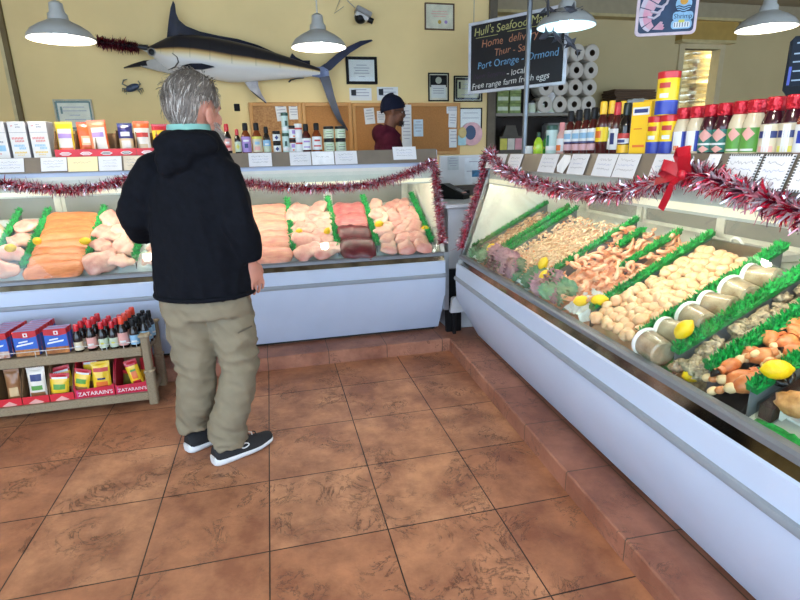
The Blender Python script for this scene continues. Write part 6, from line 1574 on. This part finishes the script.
# ------------------------------------------------------------------ dark price screen at the right edge
p = rat(806, 66, .62); p = rw(p.x, .62, p.z)
t = thing('price_screen', 'dark navy screen with pale lines of text on a stand at the right edge', 'screen', p, RANG+.9)
SCN = mat('screen_shell', '#12161C', .6, spec=.2); SCG = mat('screen_glass', '#0C1826', .5, spec=.2); SCT = mat('screen_text', '#8FA2B2', .5)
KS = .80
SSC = Matrix.Scale(KS, 4)
MB(SSC).prism([(-.075, -.10), (-.075, .11), (-.06, .13), (.16, .13), (.16, -.14), (-.045, -.14)], -.012, .012, SCN).build('shell', t)
MB(SSC).box((-.066, -.014, -.085), (.15, -.012, .118), SCG).build('display', t)
b = MB(SSC)
for z, l0, l1 in ((.10, -.05, .02), (.10, .04, .12), (.055, -.055, .0), (.055, .02, .14), (.02, -.055, .06), (-.02, -.05, .03), (-.06, -.05, .10)): b.box((l0, -.0152, z-.003), (l1, -.014, z+.003), SCT)
b.box((-.066, -.0152, -.08), (-.055, -.014, .0), G_BLU).build('lines_of_text', t)
MB().cbox((-.03, -.01, 1.4055-p.z), (.03, .02, -.10), GRC, .004).build('stand', t)

# ------------------------------------------------------------------ service counter between the cases
CW = mat('grey_white_laminate', '#C3C4C8', .4, var=.03)
zc = 1.065
t = thing('service_counter', 'narrow pale counter in the gap between the two cases', 'counter', (1.62, 2.0, 0))
MB().cbox((-.25, -.49, .096), (-.02, .10, zc-.03), CW, .004).build('cabinet', t)
MB().cbox((-.285, -.55, zc-.03), (.12, .14, zc), CW, .006).build('counter_top', t)
p1 = at(440, 157, y=2.2); p2 = at(492, 184, y=2.2)
t = thing('counter_panel', 'pale upright panel behind the card terminal, facing the shop', 'panel', ((p1.x+p2.x)/2, 2.2, 0)); w = p2.x-p1.x
MB().cbox((-w/2, 0, p2.z), (w/2, .03, p1.z+.01), CW, .004).build('panel', t); MB().box((-w/2+.02, .005, 0), (-w/2+.06, .03, p2.z), SHF).box((w/2-.06, .005, 0), (w/2-.02, .03, p2.z), SHF).build('legs', t)
MB().box((-w/2-.05, -.04, p2.z-.09), (w/2, .02, p2.z-.002), mat('dark_shelf_gap', '#4A4440', .6)).build('dark_gap_strip', t)  # dark box painted in for the shaded gap under the panel
YP = 2.197
sheet(447.5, 156.5, 458.5, 170, 'small grey printed notice taped on the pale panel above the terminal', mat('grey_notice', '#A9B0B4', .6), y=YP, n=4, name='taped_notice')
o = sheet(464.5, 158, 484, 184, 'white notice with a blue picture taped on the pale panel', mat('white_notice', '#C9CED4', .6), y=YP, n=2, name='taped_notice')
b = MB(); pp = at(475.5, 173.5, y=YP); b.box((-.035, -.0075, -.028), (.045, -.0062, .028), mat('blue_picture', '#2C7AA8', .5, col2='#16405E', scale=30)); q = b.build('picture', o); q.location = (pp.x-o.location.x, 0, pp.z-o.location.z)
t = thing('card_terminal', 'black card terminal with grey keys on the pale counter', 'card terminal', (1.545, 1.90, zc+.0005), .75)
t.scale = (1.2,)*3
MB().prism([(-.10, 0), (.10, 0), (.11, .095), (.05, .098), (-.10, .028)], -.045, .045, C_BLK, axis='x').build('body', t)
sl = Matrix.Translation((0, -.035, .0595)) @ RX(atan2(.070, .15))
MB().box((-.03, .012, .001), (.03, .06, .003), mat('terminal_screen', '#6C7480', .2), T(0, .02, .0) @ sl).build('screen', t)
b = MB()
for i in range(4):
    for j in range(3): b.cbox((-.028+.02*j, -.055+.017*i, .001), (-.012+.02*j, -.043+.017*i, .005), GRC if i else LB_PK, .001, sl)
b.build('keypad', t)
o = MB().cbox((-.05, -.04, 0), (.06, .05, .05), C_BLK, .006).build('receipt_printer'); o.location = (1.68, 2.07, zc+.0005); tag(o, 'black box behind the card terminal on the counter', 'printer')
# black post with a white bracket plate in the gap
t = thing('gap_post', 'black post with white bracket plate standing in the gap between the cases', 'post', (1.385, 1.42, .095))
MB().cbox((-.045, .03, 0), (.075, .07, .49), C_BLK, .004).build('post', t)
MB().cbox((-.012, -.03, 0), (.012, -.005, .2), C_BLK, .003).build('leg', t)
MB().prism([(-.045, .19), (-.040, .18), (.10, .18), (.12, .20), (.06, .30), (-.015, .30), (-.03, .29)], -.06, -.03, CW).build('bracket_plate', t)
# ------------------------------------------------------------------ people
def fuse(b, name, parent, m, voxel=.008, smooth=6, fn=None):
    """merge overlapping shapes into one continuous skin"""
    o = b.build(name, None, sharp=None)
    md = o.modifiers.new('r', 'REMESH'); md.mode = 'VOXEL'; md.voxel_size = voxel; md.use_smooth_shade = True
    ms = o.modifiers.new('s', 'SMOOTH'); ms.iterations = smooth; ms.factor = .5
    dg = bpy.context.evaluated_depsgraph_get(); dg.update()
    me = bpy.data.meshes.new_from_object(o.evaluated_get(dg)); me.name = name
    o.modifiers.clear(); o.data = me
    me.materials.clear(); me.materials.append(m)
    if fn:
        nrm = [v.normal.copy() for v in me.vertices]
        for v, n_ in zip(me.vertices, nrm):
            v.co = v.co + n_*fn(v.co)
    me.polygons.foreach_set('use_smooth', [True]*len(me.polygons)); me.polygons.foreach_set('material_index', [0]*len(me.polygons)); me.update()
    o.parent = parent
    return o
def ering(c, a, b_, ang, n=24, tilt=(0, 0)):
    """ellipse ring: a along the lateral axis, b_ along forward, ang = facing direction"""
    lat = Vector((sin(ang), -cos(ang), 0)); fwd = Vector((cos(ang), sin(ang), 0)); c = Vector(c); P = []
    for i in range(n):
        q = 2*pi*i/n; x, y = a*cos(q), b_*sin(q)
        P.append(c+lat*x+fwd*y+Vector((0, 0, tilt[0]*x+tilt[1]*y)))
    return P
def head_shapes(b, m, HM, k=1.0, male=True):
    S = HM @ Matrix.Scale(k, 4)
    b.sph((-.002, 0, .030), (.100, .077, .094), m, 24, 16, S).sph((.034, 0, -.045), (.060, .056, .078), m, 20, 14, S)
    b.sph((.066, 0, -.100), (.028, .030, .024), m, 14, 10, S).sph((.083, 0, .012), (.018, .050, .014), m, 16, 8, S)
    b.tube([(.088, 0, .004), (.106, 0, -.026), (.114, 0, -.038)], [.010, .013, .012], m, 10, S).sph((.104, .011, -.040), .010, m, 10, 8, S).sph((.104, -.011, -.040), .010, m, 10, 8, S)
    for s_ in (-1, 1):
        b.sph((.064, s_*.033, -.028), (.026, .021, .022), m, 14, 10, S)
        b.sph((-.010, s_*.079, -.016), (.021, .009, .033), m, 14, 10, S @ T(0, 0, 0)).sph((-.016, s_*.086, -.004), (.016, .006, .020), m, 12, 8, S)
    b.sph((.092, 0, -.064), (.011, .025, .008), m, 12, 8, S).sph((.088, 0, -.079), (.012, .022, .008), m, 12, 8, S)
def eyes(HM, k, parent, lidm):
    S = HM @ Matrix.Scale(k, 4); ew = mat('eye_white', '#E5E0DA', .2); ir = mat('dark_iris', '#2E1E14', .15)
    for s_ in (-1, 1):
        MB().sph((.071, s_*.030, -.006), .0125, ew, 14, 10, S).sph((.0785, s_*.030, -.006), .0062, ir, 12, 8, S).build('eye', parent)
        MB().tube([(.090, s_*.012, .012), (.092, s_*.03, .017), (.080, s_*.05, .010)], [.003, .0042, .002], lidm, 6, S).build('eyebrow', parent)
def hand(b, m, wrist, dir_, palm_n, k=1.0, curl=.6, side=1):
    """palm, four unequal fingers and a thumb leaving the side of the palm"""
    d = Vector(dir_).normalized(); n_ = Vector(palm_n); n_ = (n_-d*n_.dot(d)).normalized(); s_ = d.cross(n_)*side; w = Vector(wrist)
    P = lambda a, c, e: w+(d*a+s_*c+n_*e)*k
    rings = []
    for a, hw, th in ((-.015, .024, .020), (.02, .034, .016), (.06, .041, .014), (.088, .040, .012)):
        rings.append([P(a, hw*cos(q), th*sin(q)) for q in [2*pi*i/14 for i in range(14)]])
    b.loft(rings, m)
    for c, ln, r_ in ((-.031, .066, .0080), (-.0105, .078, .0084), (.0105, .084, .0086), (.031, .076, .0084)):
        a0 = .083; pts = [P(a0-.02, c, 0)]; ang = curl*.35; pos = [a0, 0.0]; spread = 1.22
        for q, f_ in enumerate((.42, .32, .26)):
            pts.append(P(pos[0], c*1.08, pos[1])) if q == 0 else None
            ang += curl*.55 if q else 0
            pos = [pos[0]+ln*f_*cos(ang), pos[1]+ln*f_*sin(ang)]; pts.append(P(pos[0], c*(1.12+.10*(q+1)), pos[1]))
        b.tube(pts, [r_*k, r_*k, r_*k, r_*.94*k, r_*.8*k], m, 8)
    b.tube([P(.018, .026, .004), P(.040, .050, .012), P(.066, .060, .018), P(.088, .058, .022)], [.013*k, .0115*k, .0105*k, .008*k], m, 8)
def limb(b, pts, rad, m, n=18): b.tube(pts, rad, m, n)

# ---- customer
SKIN = mat('ruddy_skin', '#C98A74', .5, var=.08, scale=18, sss=.1)
NAVY = mat('black_navy_fleece', '#090B12', .92, var=.25, scale=40, spec=.18, bump=.15, bscale=220)
KHAKI = mat('khaki_cotton', '#7D725C', .85, var=.07, scale=16, bump=.12, bscale=260)
TEAL = mat('pale_teal_collar', '#7DAEA2', .8)
SHOE = mat('black_knit_shoe', '#17171A', .75, var=.2, scale=120, bump=.3, bscale=300); SOLE = mat('white_foam_sole', '#D9D9D9', .5, var=.03)
GREYH = mat('grey_hair', '#998C80', .55, col2='#5E544C', scale=30); GREYL = mat('light_grey_hair', '#BDB4AA', .5); DKH = mat('dark_grey_hair', '#6E655D', .6)
P0 = Vector((-.205, .30, 0))
cust = thing('person', 'grey-haired man in a black jacket and khaki trousers standing with his back to the camera', 'person', P0)
PI_ = T(P0).inverted()
def W(u, v, y): return PI_ @ at(u, v, y=y)
BA = radians(76)          # facing of the body
HK = 1.15
hc = W(195, 112, .29)
HA = radians(50)
HMx = T(hc) @ RZ(HA) @ RY(-.05)
body = MB()
head_shapes(body, SKIN, HMx, HK)
nk = hc+Vector((-.04, -.02, -.15))
limb(body, [hc+Vector((-.01, -.005, -.04)), hc+Vector((-.025, -.02, -.12)), Vector((hc.x-.035, hc.y-.02, 1.46))], [.066, .064, .072], SKIN, 18)
# trunk and limbs under the clothes
tor = [(.90, .165, .125), (1.05, .17, .13), (1.2, .175, .13), (1.35, .18, .12), (1.44, .16, .10), (1.49, .09, .08)]
body.loft([ering((-.01+.01*(z-.9)*2, -.01, z), a, c, BA) for z, a, c in tor], SKIN)
SHL, ELL, WRL = W(154, 170, .27), W(137, 214, .33), W(144, 236, .44)
SHR, ELR, WRR = W(224, 174, .22), W(237, 222, .18), W(251, 259, .23)
limb(body, [SHL, (SHL+ELL)/2, ELL], [.052, .048, .042], SKIN, 14); limb(body, [ELL, (ELL+WRL)/2, WRL], [.042, .038, .030], SKIN, 14)
limb(body, [SHR, (SHR+ELR)/2, ELR], [.052, .048, .042], SKIN, 14); limb(body, [ELR, (ELR+WRR)/2, WRR], [.042, .038, .030], SKIN, 14)
hd = (W(258, 284, .25)-WRR)
hand(body, SKIN, WRR+hd.normalized()*.02, hd, (-.6, .5, .1), 1.02, .5, 1)
hand(body, SKIN, WRL, (.5, .7, -.35), (.2, .1, -.9), 1.0, .8, -1)
AL = Vector((-.15, .115, .13)); AR = Vector((.015, -.035, .11))
KL, KR = W(197, 372, .33), W(240, 366, .28)
HL, HR = Vector((-.095, .0, .90)), Vector((.085, .0, .90))
for h_, k_, a_ in ((HL, KL, AL), (HR, KR, AR)): limb(body, [h_, (h_+k_)/2, k_, (k_+a_)/2, a_], [.085, .075, .055, .052, .036], SKIN, 14)
fuse(body, 'body', cust, SKIN, .0052, 3)
eyes(HMx, HK, cust, GREYH)
# hair: a scalp cap and swept locks
S = HMx @ Matrix.Scale(HK, 4)
def scalp(th, ph, r_=1.0):
    x, y, z = cos(ph)*cos(th), cos(ph)*sin(th), sin(ph)
    return Vector((-.006+x*.106*r_, y*.083*r_, .030+z*.101*r_))
cap = MB()
vs = []; nth, nph = 40, 22
def hairline(th):            # lowest elevation of the hair by bearing (0 = face)
    a = abs(((th+pi) % (2*pi))-pi); K = ((0, 40), (.55, 38), (.95, 12), (1.15, -10), (1.32, -14), (1.42, 4), (1.95, 0), (2.15, -40), (2.5, -60), (3.2, -66))
    for (a0, e0), (a1, e1) in zip(K, K[1:]):
        if a <= a1: return radians(e0+(e1-e0)*(a-a0)/(a1-a0))
    return radians(-66)
cap.grid(lambda u, v: scalp(2*pi*u, hairline(2*pi*u)+(pi/2-hairline(2*pi*u))*v, 1.02+.025*noise.noise(Vector((cos(2*pi*u)*3, sin(2*pi*u)*3, v*3)))), nth, nph, GREYH, S)
hair = cap.build('hair', cust)
r = random.Random(4); lk = MB()
for i in range(4200):
    th = r.uniform(0, 2*pi); h0 = hairline(th); ph = h0+(pi/2-h0)*(r.random()**.85)
    p = scalp(th, ph, 1.0); nrm = Vector((p.x/.106**2, p.y/.083**2, (p.z-.03)/.101**2)).normalized()
    wob = noise.noise(p*22); sgn = 1 if p.y > 0 else -1
    flow = Vector((-.75, -.25+.35*wob, -.55)) if ph > .35 else Vector((-.38+.25*wob, .10*wob, -1))
    flow += Vector((r.gauss(0, .12), r.gauss(0, .12), r.gauss(0, .08)))
    flow = (flow-nrm*flow.dot(nrm)).normalized()
    ln = r.uniform(.030, .058)*(1 if ph > h0+.35 else .45); sd = flow.cross(nrm)*r.uniform(.0007, .0015)
    m = r.choices([GREYH, GREYL, DKH], [5, 3 if ph < .3 else 1.6, 1.6 if ph < .3 else 3])[0]
    lift = (.004+.010*r.random()+.006*max(0, wob))*(1 if r.random() > .05 else 2.2)
    q = []
    for t in (0, .33, .66, 1):
        w_ = p+flow*ln*t; e = Vector(((w_.x+.006)/.106, w_.y/.083, (w_.z-.03)/.101)); e.normalize()
        w2 = Vector((-.006+e.x*.106, e.y*.083, .03+e.z*.101)); q.append(w2+nrm*(lift*(.5+.9*t*(1.3-t))))
    if ph > h0+.1 or True:
        lk.add([q[0]-sd, q[0]+sd, q[1]-sd*1.2, q[1]+sd*1.2, q[2]-sd, q[2]+sd, q[3]], [(0, 1, 3, 2), (2, 3, 5, 4), (4, 5, 6)], m, S, True)
lk.build('hair_lock', hair)
# short grey beard along the jaw
bd = MB()
for i in range(3200):
    a = r.uniform(-1.9, 1.9); e_ = r.uniform(-1.25, .10)
    n_ = Vector((cos(e_)*cos(a), cos(e_)*sin(a), sin(e_)))
    if n_.x < -.15 or (abs(a) < .9 and e_ > -.30): continue
    if e_ > -.2 and abs(a) < 1.25: continue
    p = Vector((.034+n_.x*.0615, n_.y*.0575, -.045+n_.z*.080))
    if n_.x > .2: p = p+Vector((.016*n_.x, 0, -.012*n_.x))
    e = p+n_*.006+Vector((.002, 0, -.011)); p = p-n_*.003
    sd = Vector((r.gauss(0, 1), r.gauss(0, 1), r.gauss(0, .4))).normalized()*.0013
    bd.add([p-sd, p+sd, e], [(0, 1, 2)], r.choice([GREYL, GREYL, GREYL, GREYH]), S)
bd.build('beard', cust)
# jacket
jk = MB()
rings = []
for z, cx, cy, a, c in ((.828, -.005, .0, .218, .165), (.840, -.005, .0, .222, .170), (.90, -.005, .0, .222, .172), (1.00, .0, -.005, .216, .172), (1.12, .003, -.008, .212, .168), (1.25, .006, -.010, .210, .160), (1.36, .008, -.012, .196, .146), (1.42, .010, -.014, .172, .128), (1.47, .012, -.022, .150, .126), (1.505, .012, -.028, .130, .122), (1.535, .012, -.03, .116, .112), (1.545, .012, -.03, .104, .10)):
    rings.append(ering((cx, cy, z), a, c, BA, 40))
jk.loft(rings, NAVY)
limb(jk, [SHL+Vector((.05, 0, .02)), SHL, (SHL+ELL)/2+Vector((-.012, 0, 0)), ELL+Vector((-.004, 0, -.01)), (ELL+WRL)/2, WRL], [.068, .076, .078, .078, .070, .056], NAVY, 22)
limb(jk, [SHR+Vector((-.05, 0, .03)), SHR+Vector((0, 0, .0)), (SHR+ELR)/2, ELR, (ELR+WRR)/2+Vector((.006, 0, 0)), WRR+hd.normalized()*-.005], [.068, .076, .080, .078, .072, .058], NAVY, 22)
# hood folded on the back
hb = W(186, 150, .15)
jk.sph(hb+Vector((.0, .02, .02)), (.130, .055, .060), NAVY, 20, 12).sph(hb+Vector((-.05, -.005, -.035)), (.075, .040, .050), NAVY, 18, 12).sph(hb+Vector((-.085, -.002, -.075)), (.035, .028, .030), NAVY, 14, 10)
def jw(p):
    f_ = .013*(.35-abs(noise.noise(Vector((p.x*13, p.y*13, p.z*2.4))))*1.7)*max(0, min(1, (1.42-p.z)*4))+.0035*noise.noise(Vector((p.x*26+p.z*20, p.y*30, p.z*16)))
    sl = max(0, abs(p.x-.0)-.17)
    f_ += min(.08, sl)*.06*noise.noise(Vector((p.x*14, p.y*14, p.z*22)))
    return f_
fuse(jk, 'jacket', cust, NAVY, .0085, 5, jw)
hm = MB(); hm.tube(ering((-.005, 0, .842), .221, .170, BA, 40)+[ering((-.005, 0, .842), .221, .170, BA, 40)[0]], .011, NAVY, 8); hm.build('jacket_hem', cust)
cr = MB(); cr.loft([ering((hc.x-.030, hc.y-.02, z), a, a*.94, BA, 30) for z, a in ((1.47, .092), (1.545, .090), (1.568, .086), (1.562, .081), (1.50, .08))], TEAL, cap=False); cr.build('shirt_collar', cust)
# trousers
tp = MB()
tp.loft([ering((-.005, .0, z), a, c, BA, 36) for z, a, c in ((1.0, .185, .14), (.90, .20, .148), (.80, .205, .150), (.74, .20, .142))], KHAKI)
for h_, k_, a_, rr_h, sgn in ((HL, KL, AL, .087, -1), (HR, KR, AR, .09, 1)):
    hp = Vector((h_.x, 0, .84))
    limb(tp, [hp, Vector((h_.x, 0, .76)), (hp+k_)/2, k_, (k_+a_)/2+Vector((0, -.012, 0)), Vector((a_.x, a_.y, .17)), Vector((a_.x+.01, a_.y-.005, .112 if sgn < 0 else .075))], [.112, .112, .104, .090, .088, .088, .090], KHAKI, 24)
def tw(p):
    low = max(0, 1-p.z/.30); kn = max(0, 1-abs(p.z-.5)/.16)
    n1 = noise.noise(Vector((p.x*8+p.z*5, p.y*8, p.z*(15+10*low)))); n2 = noise.noise(Vector((p.x*15+p.z*12, p.y*13, p.z*8)))
    return (.006+.012*low+.008*kn)*(.5-abs(n1)*2.2)+.010*(.4-abs(n2)*1.6)
fuse(tp, 'trousers', cust, KHAKI, .0085, 4, tw)
pk = MB(); q = W(249, 325, .15); pk.tube([W(238, 333, .165), W(252, 326, .205)], .0035, mat('khaki_seam', '#5E5546', .9), 6); pk.build('pocket_seam', cust)
# shoes
def shoe(heel, dirv, name, logo_side):
    d = Vector((dirv[0], dirv[1], 0)).normalized(); ang = atan2(d.y, d.x)
    M_ = T(PI_ @ Vector((heel[0], heel[1], 0))) @ RZ(ang)
    so = MB(); L_ = .315
    def foot_w(t): return .040+.012*sin(pi*min(1, t*1.05))+.006*max(0, sin((t-.45)*pi/.5)) if t < .93 else .040*sqrt(max(.02, 1-((t-.93)/.08)**2))+.006
    ts = [0, .02, .06, .15, .3, .45, .6, .75, .86, .93, .97, 1.0]
    def ring(t, z0, z1, k):
        w = foot_w(t)*k*(.70 if t < .01 else .88 if t < .04 else 1); x = t*L_
        tz = .018*max(0, (t-.75)/.25)**1.6+.006*max(0, (.08-t)/.08)
        return [Vector((x, w*cos(q)*1.0, tz+z0+(z1-z0)*(.5+.5*max(-1, min(1, 1.5*sin(q)))))) for q in [2*pi*i/20 for i in range(20)]]
    so.loft([ring(t, .002, .036+.010*(1-t), 1.03) for t in ts], SOLE, M=M_); 
    up = MB(); top = [.095, .100, .104, .104, .100, .098, .088, .075, .064, .054, .046, .040]
    rings = []
    for t, h_ in zip(ts, top):
        w = foot_w(t)*(.62 if t < .01 else .85 if t < .04 else .97); x = t*L_; tz = .018*max(0, (t-.75)/.25)**1.6
        rings.append([Vector((x+(.006 if t < .01 else 0), w*cos(q)*(1-.28*max(0, sin(q))), tz+.030+(h_-.030)*max(0, sin(q)) if sin(q) > 0 else tz+.026)) for q in [2*pi*i/20 for i in range(20)]])
    sh = thing_part = None
    u_ = up.loft(rings, SHOE, M=M_).build(name, cust)
    so.build('sole', u_)
    # white emblem of two interlocking arcs on the outer side
    em = MB(); WM = mat('white_emblem', '#E0E0E0', .5)
    y0 = logo_side*(.0505)
    for sg, zc_ in ((1, .060), (-1, .070)):
        pts = [(.150+.019*cos(a)*1.0, y0*(1-.10*abs(sin(a))), zc_+sg*-.013*sin(a)+sg*.006) for a in [pi*i/10 for i in range(11)]]
        em.tube(pts, .0034, WM, 6, M_, flat=1)
    if logo_side: em.build('side_emblem', u_)
    lc = MB()
    for k in range(4): lc.tube([(.165+.02*k, -.018, .100-.004*k), (.172+.02*k, 0, .104-.005*k), (.165+.02*k, .018, .100-.004*k)], .003, WM if k == 2 else SHOE, 6, M_)
    lc.build('laces', u_)
shoe((-.262, .197), (.28, .165), 'shoe', -1)
shoe((-.402, .352), (.24, .19), 'shoe', -1)

# ---- clerk behind the counter
SK2 = mat('brown_skin', '#5E3A28', .55, var=.08, spec=.3, sss=.05); MARN = mat('maroon_fleece', '#3C0E1E', .95, var=.12, scale=30, spec=.15); BEAN = mat('navy_knit', '#0F1324', .95, spec=.15, var=.2, scale=150, bump=.5, bscale=160, stretch=(1, 1, .2)); BLKH = mat('black_hair', '#14100E', .7)
YC_ = 2.72
cl = thing('person', 'clerk in a navy beanie and maroon hoodie standing behind the back case, seen in profile', 'person', (at(386, 140, y=YC_).x, YC_, 0))
CI = T(cl.location).inverted()
c_ = CI @ at(393, 111, y=YC_); ck_ = 1.0
HM2 = T(c_) @ RZ(radians(-6)) @ RY(.10)
zb_ = c_.z
b = MB(); head_shapes(b, SK2, HM2, ck_)
limb(b, [c_+Vector((-.01, 0, -.04)), c_+Vector((-.03, 0, -.11)), c_+Vector((-.055, 0, -.20))], [.056, .055, .062], SK2, 16)
A2 = radians(-12)
bx = c_.x-.05
b.loft([ering((bx, 0, z), a, c, A2, 24) for z, a, c in ((.90, .16, .11), (1.1, .165, .115), (1.3, .175, .115), (zb_-.27, .16, .10), (zb_-.20, .08, .07))], SK2)
sz = zb_-.30
arms = []
for s_ in (1, -1):
    sh_ = Vector((bx, 0, sz))+Vector((sin(A2), -cos(A2), 0))*s_*.19; el = sh_+Vector((-.02, -.02*s_, -.28)); wr = el+Vector((.20, .03, -.04)); arms.append((sh_, el, wr))
    limb(b, [sh_, (sh_+el)/2, el], [.05, .046, .04], SK2, 12); limb(b, [el, wr], [.04, .028], SK2, 12)
    hand(b, SK2, wr, (1, .05, -.1), (0, 0, -1), .95, .5, s_)
    hp = Vector((bx, 0, .92))+Vector((sin(A2), -cos(A2), 0))*s_*.09
    limb(b, [hp, hp+Vector((.01, 0, -.42)), hp+Vector((0, 0, -.86))], [.085, .056, .038], SK2, 12)
    b.sph(hp+Vector((.06, 0, -.885)), (.12, .042, .035), SK2, 12, 8)
fuse(b, 'body', cl, SK2, .006, 3); eyes(HM2, ck_, cl, BLKH)
S2 = HM2 @ Matrix.Scale(ck_, 4)
bn = MB()
def bprof(th):
    a = abs(((th+pi) % (2*pi))-pi); return radians(12)-a/pi*radians(46)
def bfn(u, v):
    th = 2*pi*u; h0 = bprof(th); ph = h0+(pi/2-h0)*v
    k = 1.06+.035*(1-abs(2*v-1))+.004*sin(th*44)
    p = Vector((cos(ph)*cos(th)*.104*k-.006, cos(ph)*sin(th)*.083*k, .028+sin(ph)*.104*k+.018*max(0, sin(ph))*max(0, -cos(th)*.6+.3)))
    return p
bn.grid(bfn, 90, 24, BEAN, S2)
bo = bn.build('beanie', cl)
cf = MB(); cf.grid(lambda u, v: Vector((cos(bprof(2*pi*u)+v*.36)*cos(2*pi*u)*.104*1.115-.006, cos(bprof(2*pi*u)+v*.36)*sin(2*pi*u)*.083*1.13, .028+sin(bprof(2*pi*u)+v*.36)*.104*1.08)), 60, 5, BEAN, S2); cf.build('beanie_cuff', bo)
r = random.Random(8); bd = MB()
for i in range(420):
    t = r.random(); s_ = r.choice((-1, 1)); p = Vector((.058+.046*t, s_*.046*(1-.75*t), -.075-.045*r.random())); e = p+Vector((.010, s_*.003, -.012))
    sd = Vector((r.gauss(0, 1), r.gauss(0, 1), r.gauss(0, 1))).normalized()*.0018; bd.add([p-sd, p+sd, e], [(0, 1, 2)], BLKH, S2)
bd.build('beard', cl)
gl_ = MB(); gl_.tube([(-.01, -.080, .0), (.05, -.074, .004), (.092, -.056, .0)], .0025, BLKH, 6, S2).tube([(.092, -.056, .0), (.104, -.03, -.002), (.108, 0, .0), (.104, .03, -.002), (.092, .056, .0), (.05, .074, .004), (-.01, .080, 0)], .0025, BLKH, 6, S2)
for s_ in (-1, 1): gl_.tube([(.101+.004*cos(q)*0, s_*.031+.021*cos(q), -.008+.015*sin(q)) for q in [2*pi*i/12 for i in range(13)]], .002, BLKH, 6, S2)
gl_.build('glasses', cl)
hd2 = MB()
hd2.loft([ering((bx, 0, z), a, c, A2, 32) for z, a, c in ((.84, .185, .135), (.86, .19, .14), (1.1, .195, .145), (1.3, .20, .142), (sz, .19, .13), (zb_-.235, .14, .105), (zb_-.185, .095, .085), (zb_-.165, .085, .08))], MARN)
for sh_, el, wr in arms: limb(hd2, [sh_, (sh_+el)/2, el], [.075, .07, .066], MARN, 16); limb(hd2, [el, (el+wr)/2, wr], [.066, .06, .045], MARN, 16)
hd2.sph((c_.x-.125, 0, zb_-.195), (.075, .11, .085), MARN, 18, 12).tube([(c_.x-.10, -.08, zb_-.15), (c_.x-.02, -.085, zb_-.175), (c_.x+.05, -.06, zb_-.22)], [.036, .028, .016], MARN, 12).tube([(c_.x-.10, .08, zb_-.15), (c_.x-.02, .085, zb_-.175), (c_.x+.05, .06, zb_-.22)], [.036, .028, .016], MARN, 12)
fuse(hd2, 'hoodie', cl, MARN, .0085, 4, lambda p: .004*noise.noise(p*16))
tr2 = MB()
for s_ in (1, -1):
    hp = Vector((bx, 0, .92))+Vector((sin(A2), -cos(A2), 0))*s_*.09
    limb(tr2, [hp+Vector((0, 0, .02)), hp+Vector((.01, 0, -.42)), hp+Vector((0, 0, -.85))], [.105, .08, .075], SHF, 14)
fuse(tr2, 'trousers', cl, mat('dark_trousers', '#22242A', .85), .0085, 3)
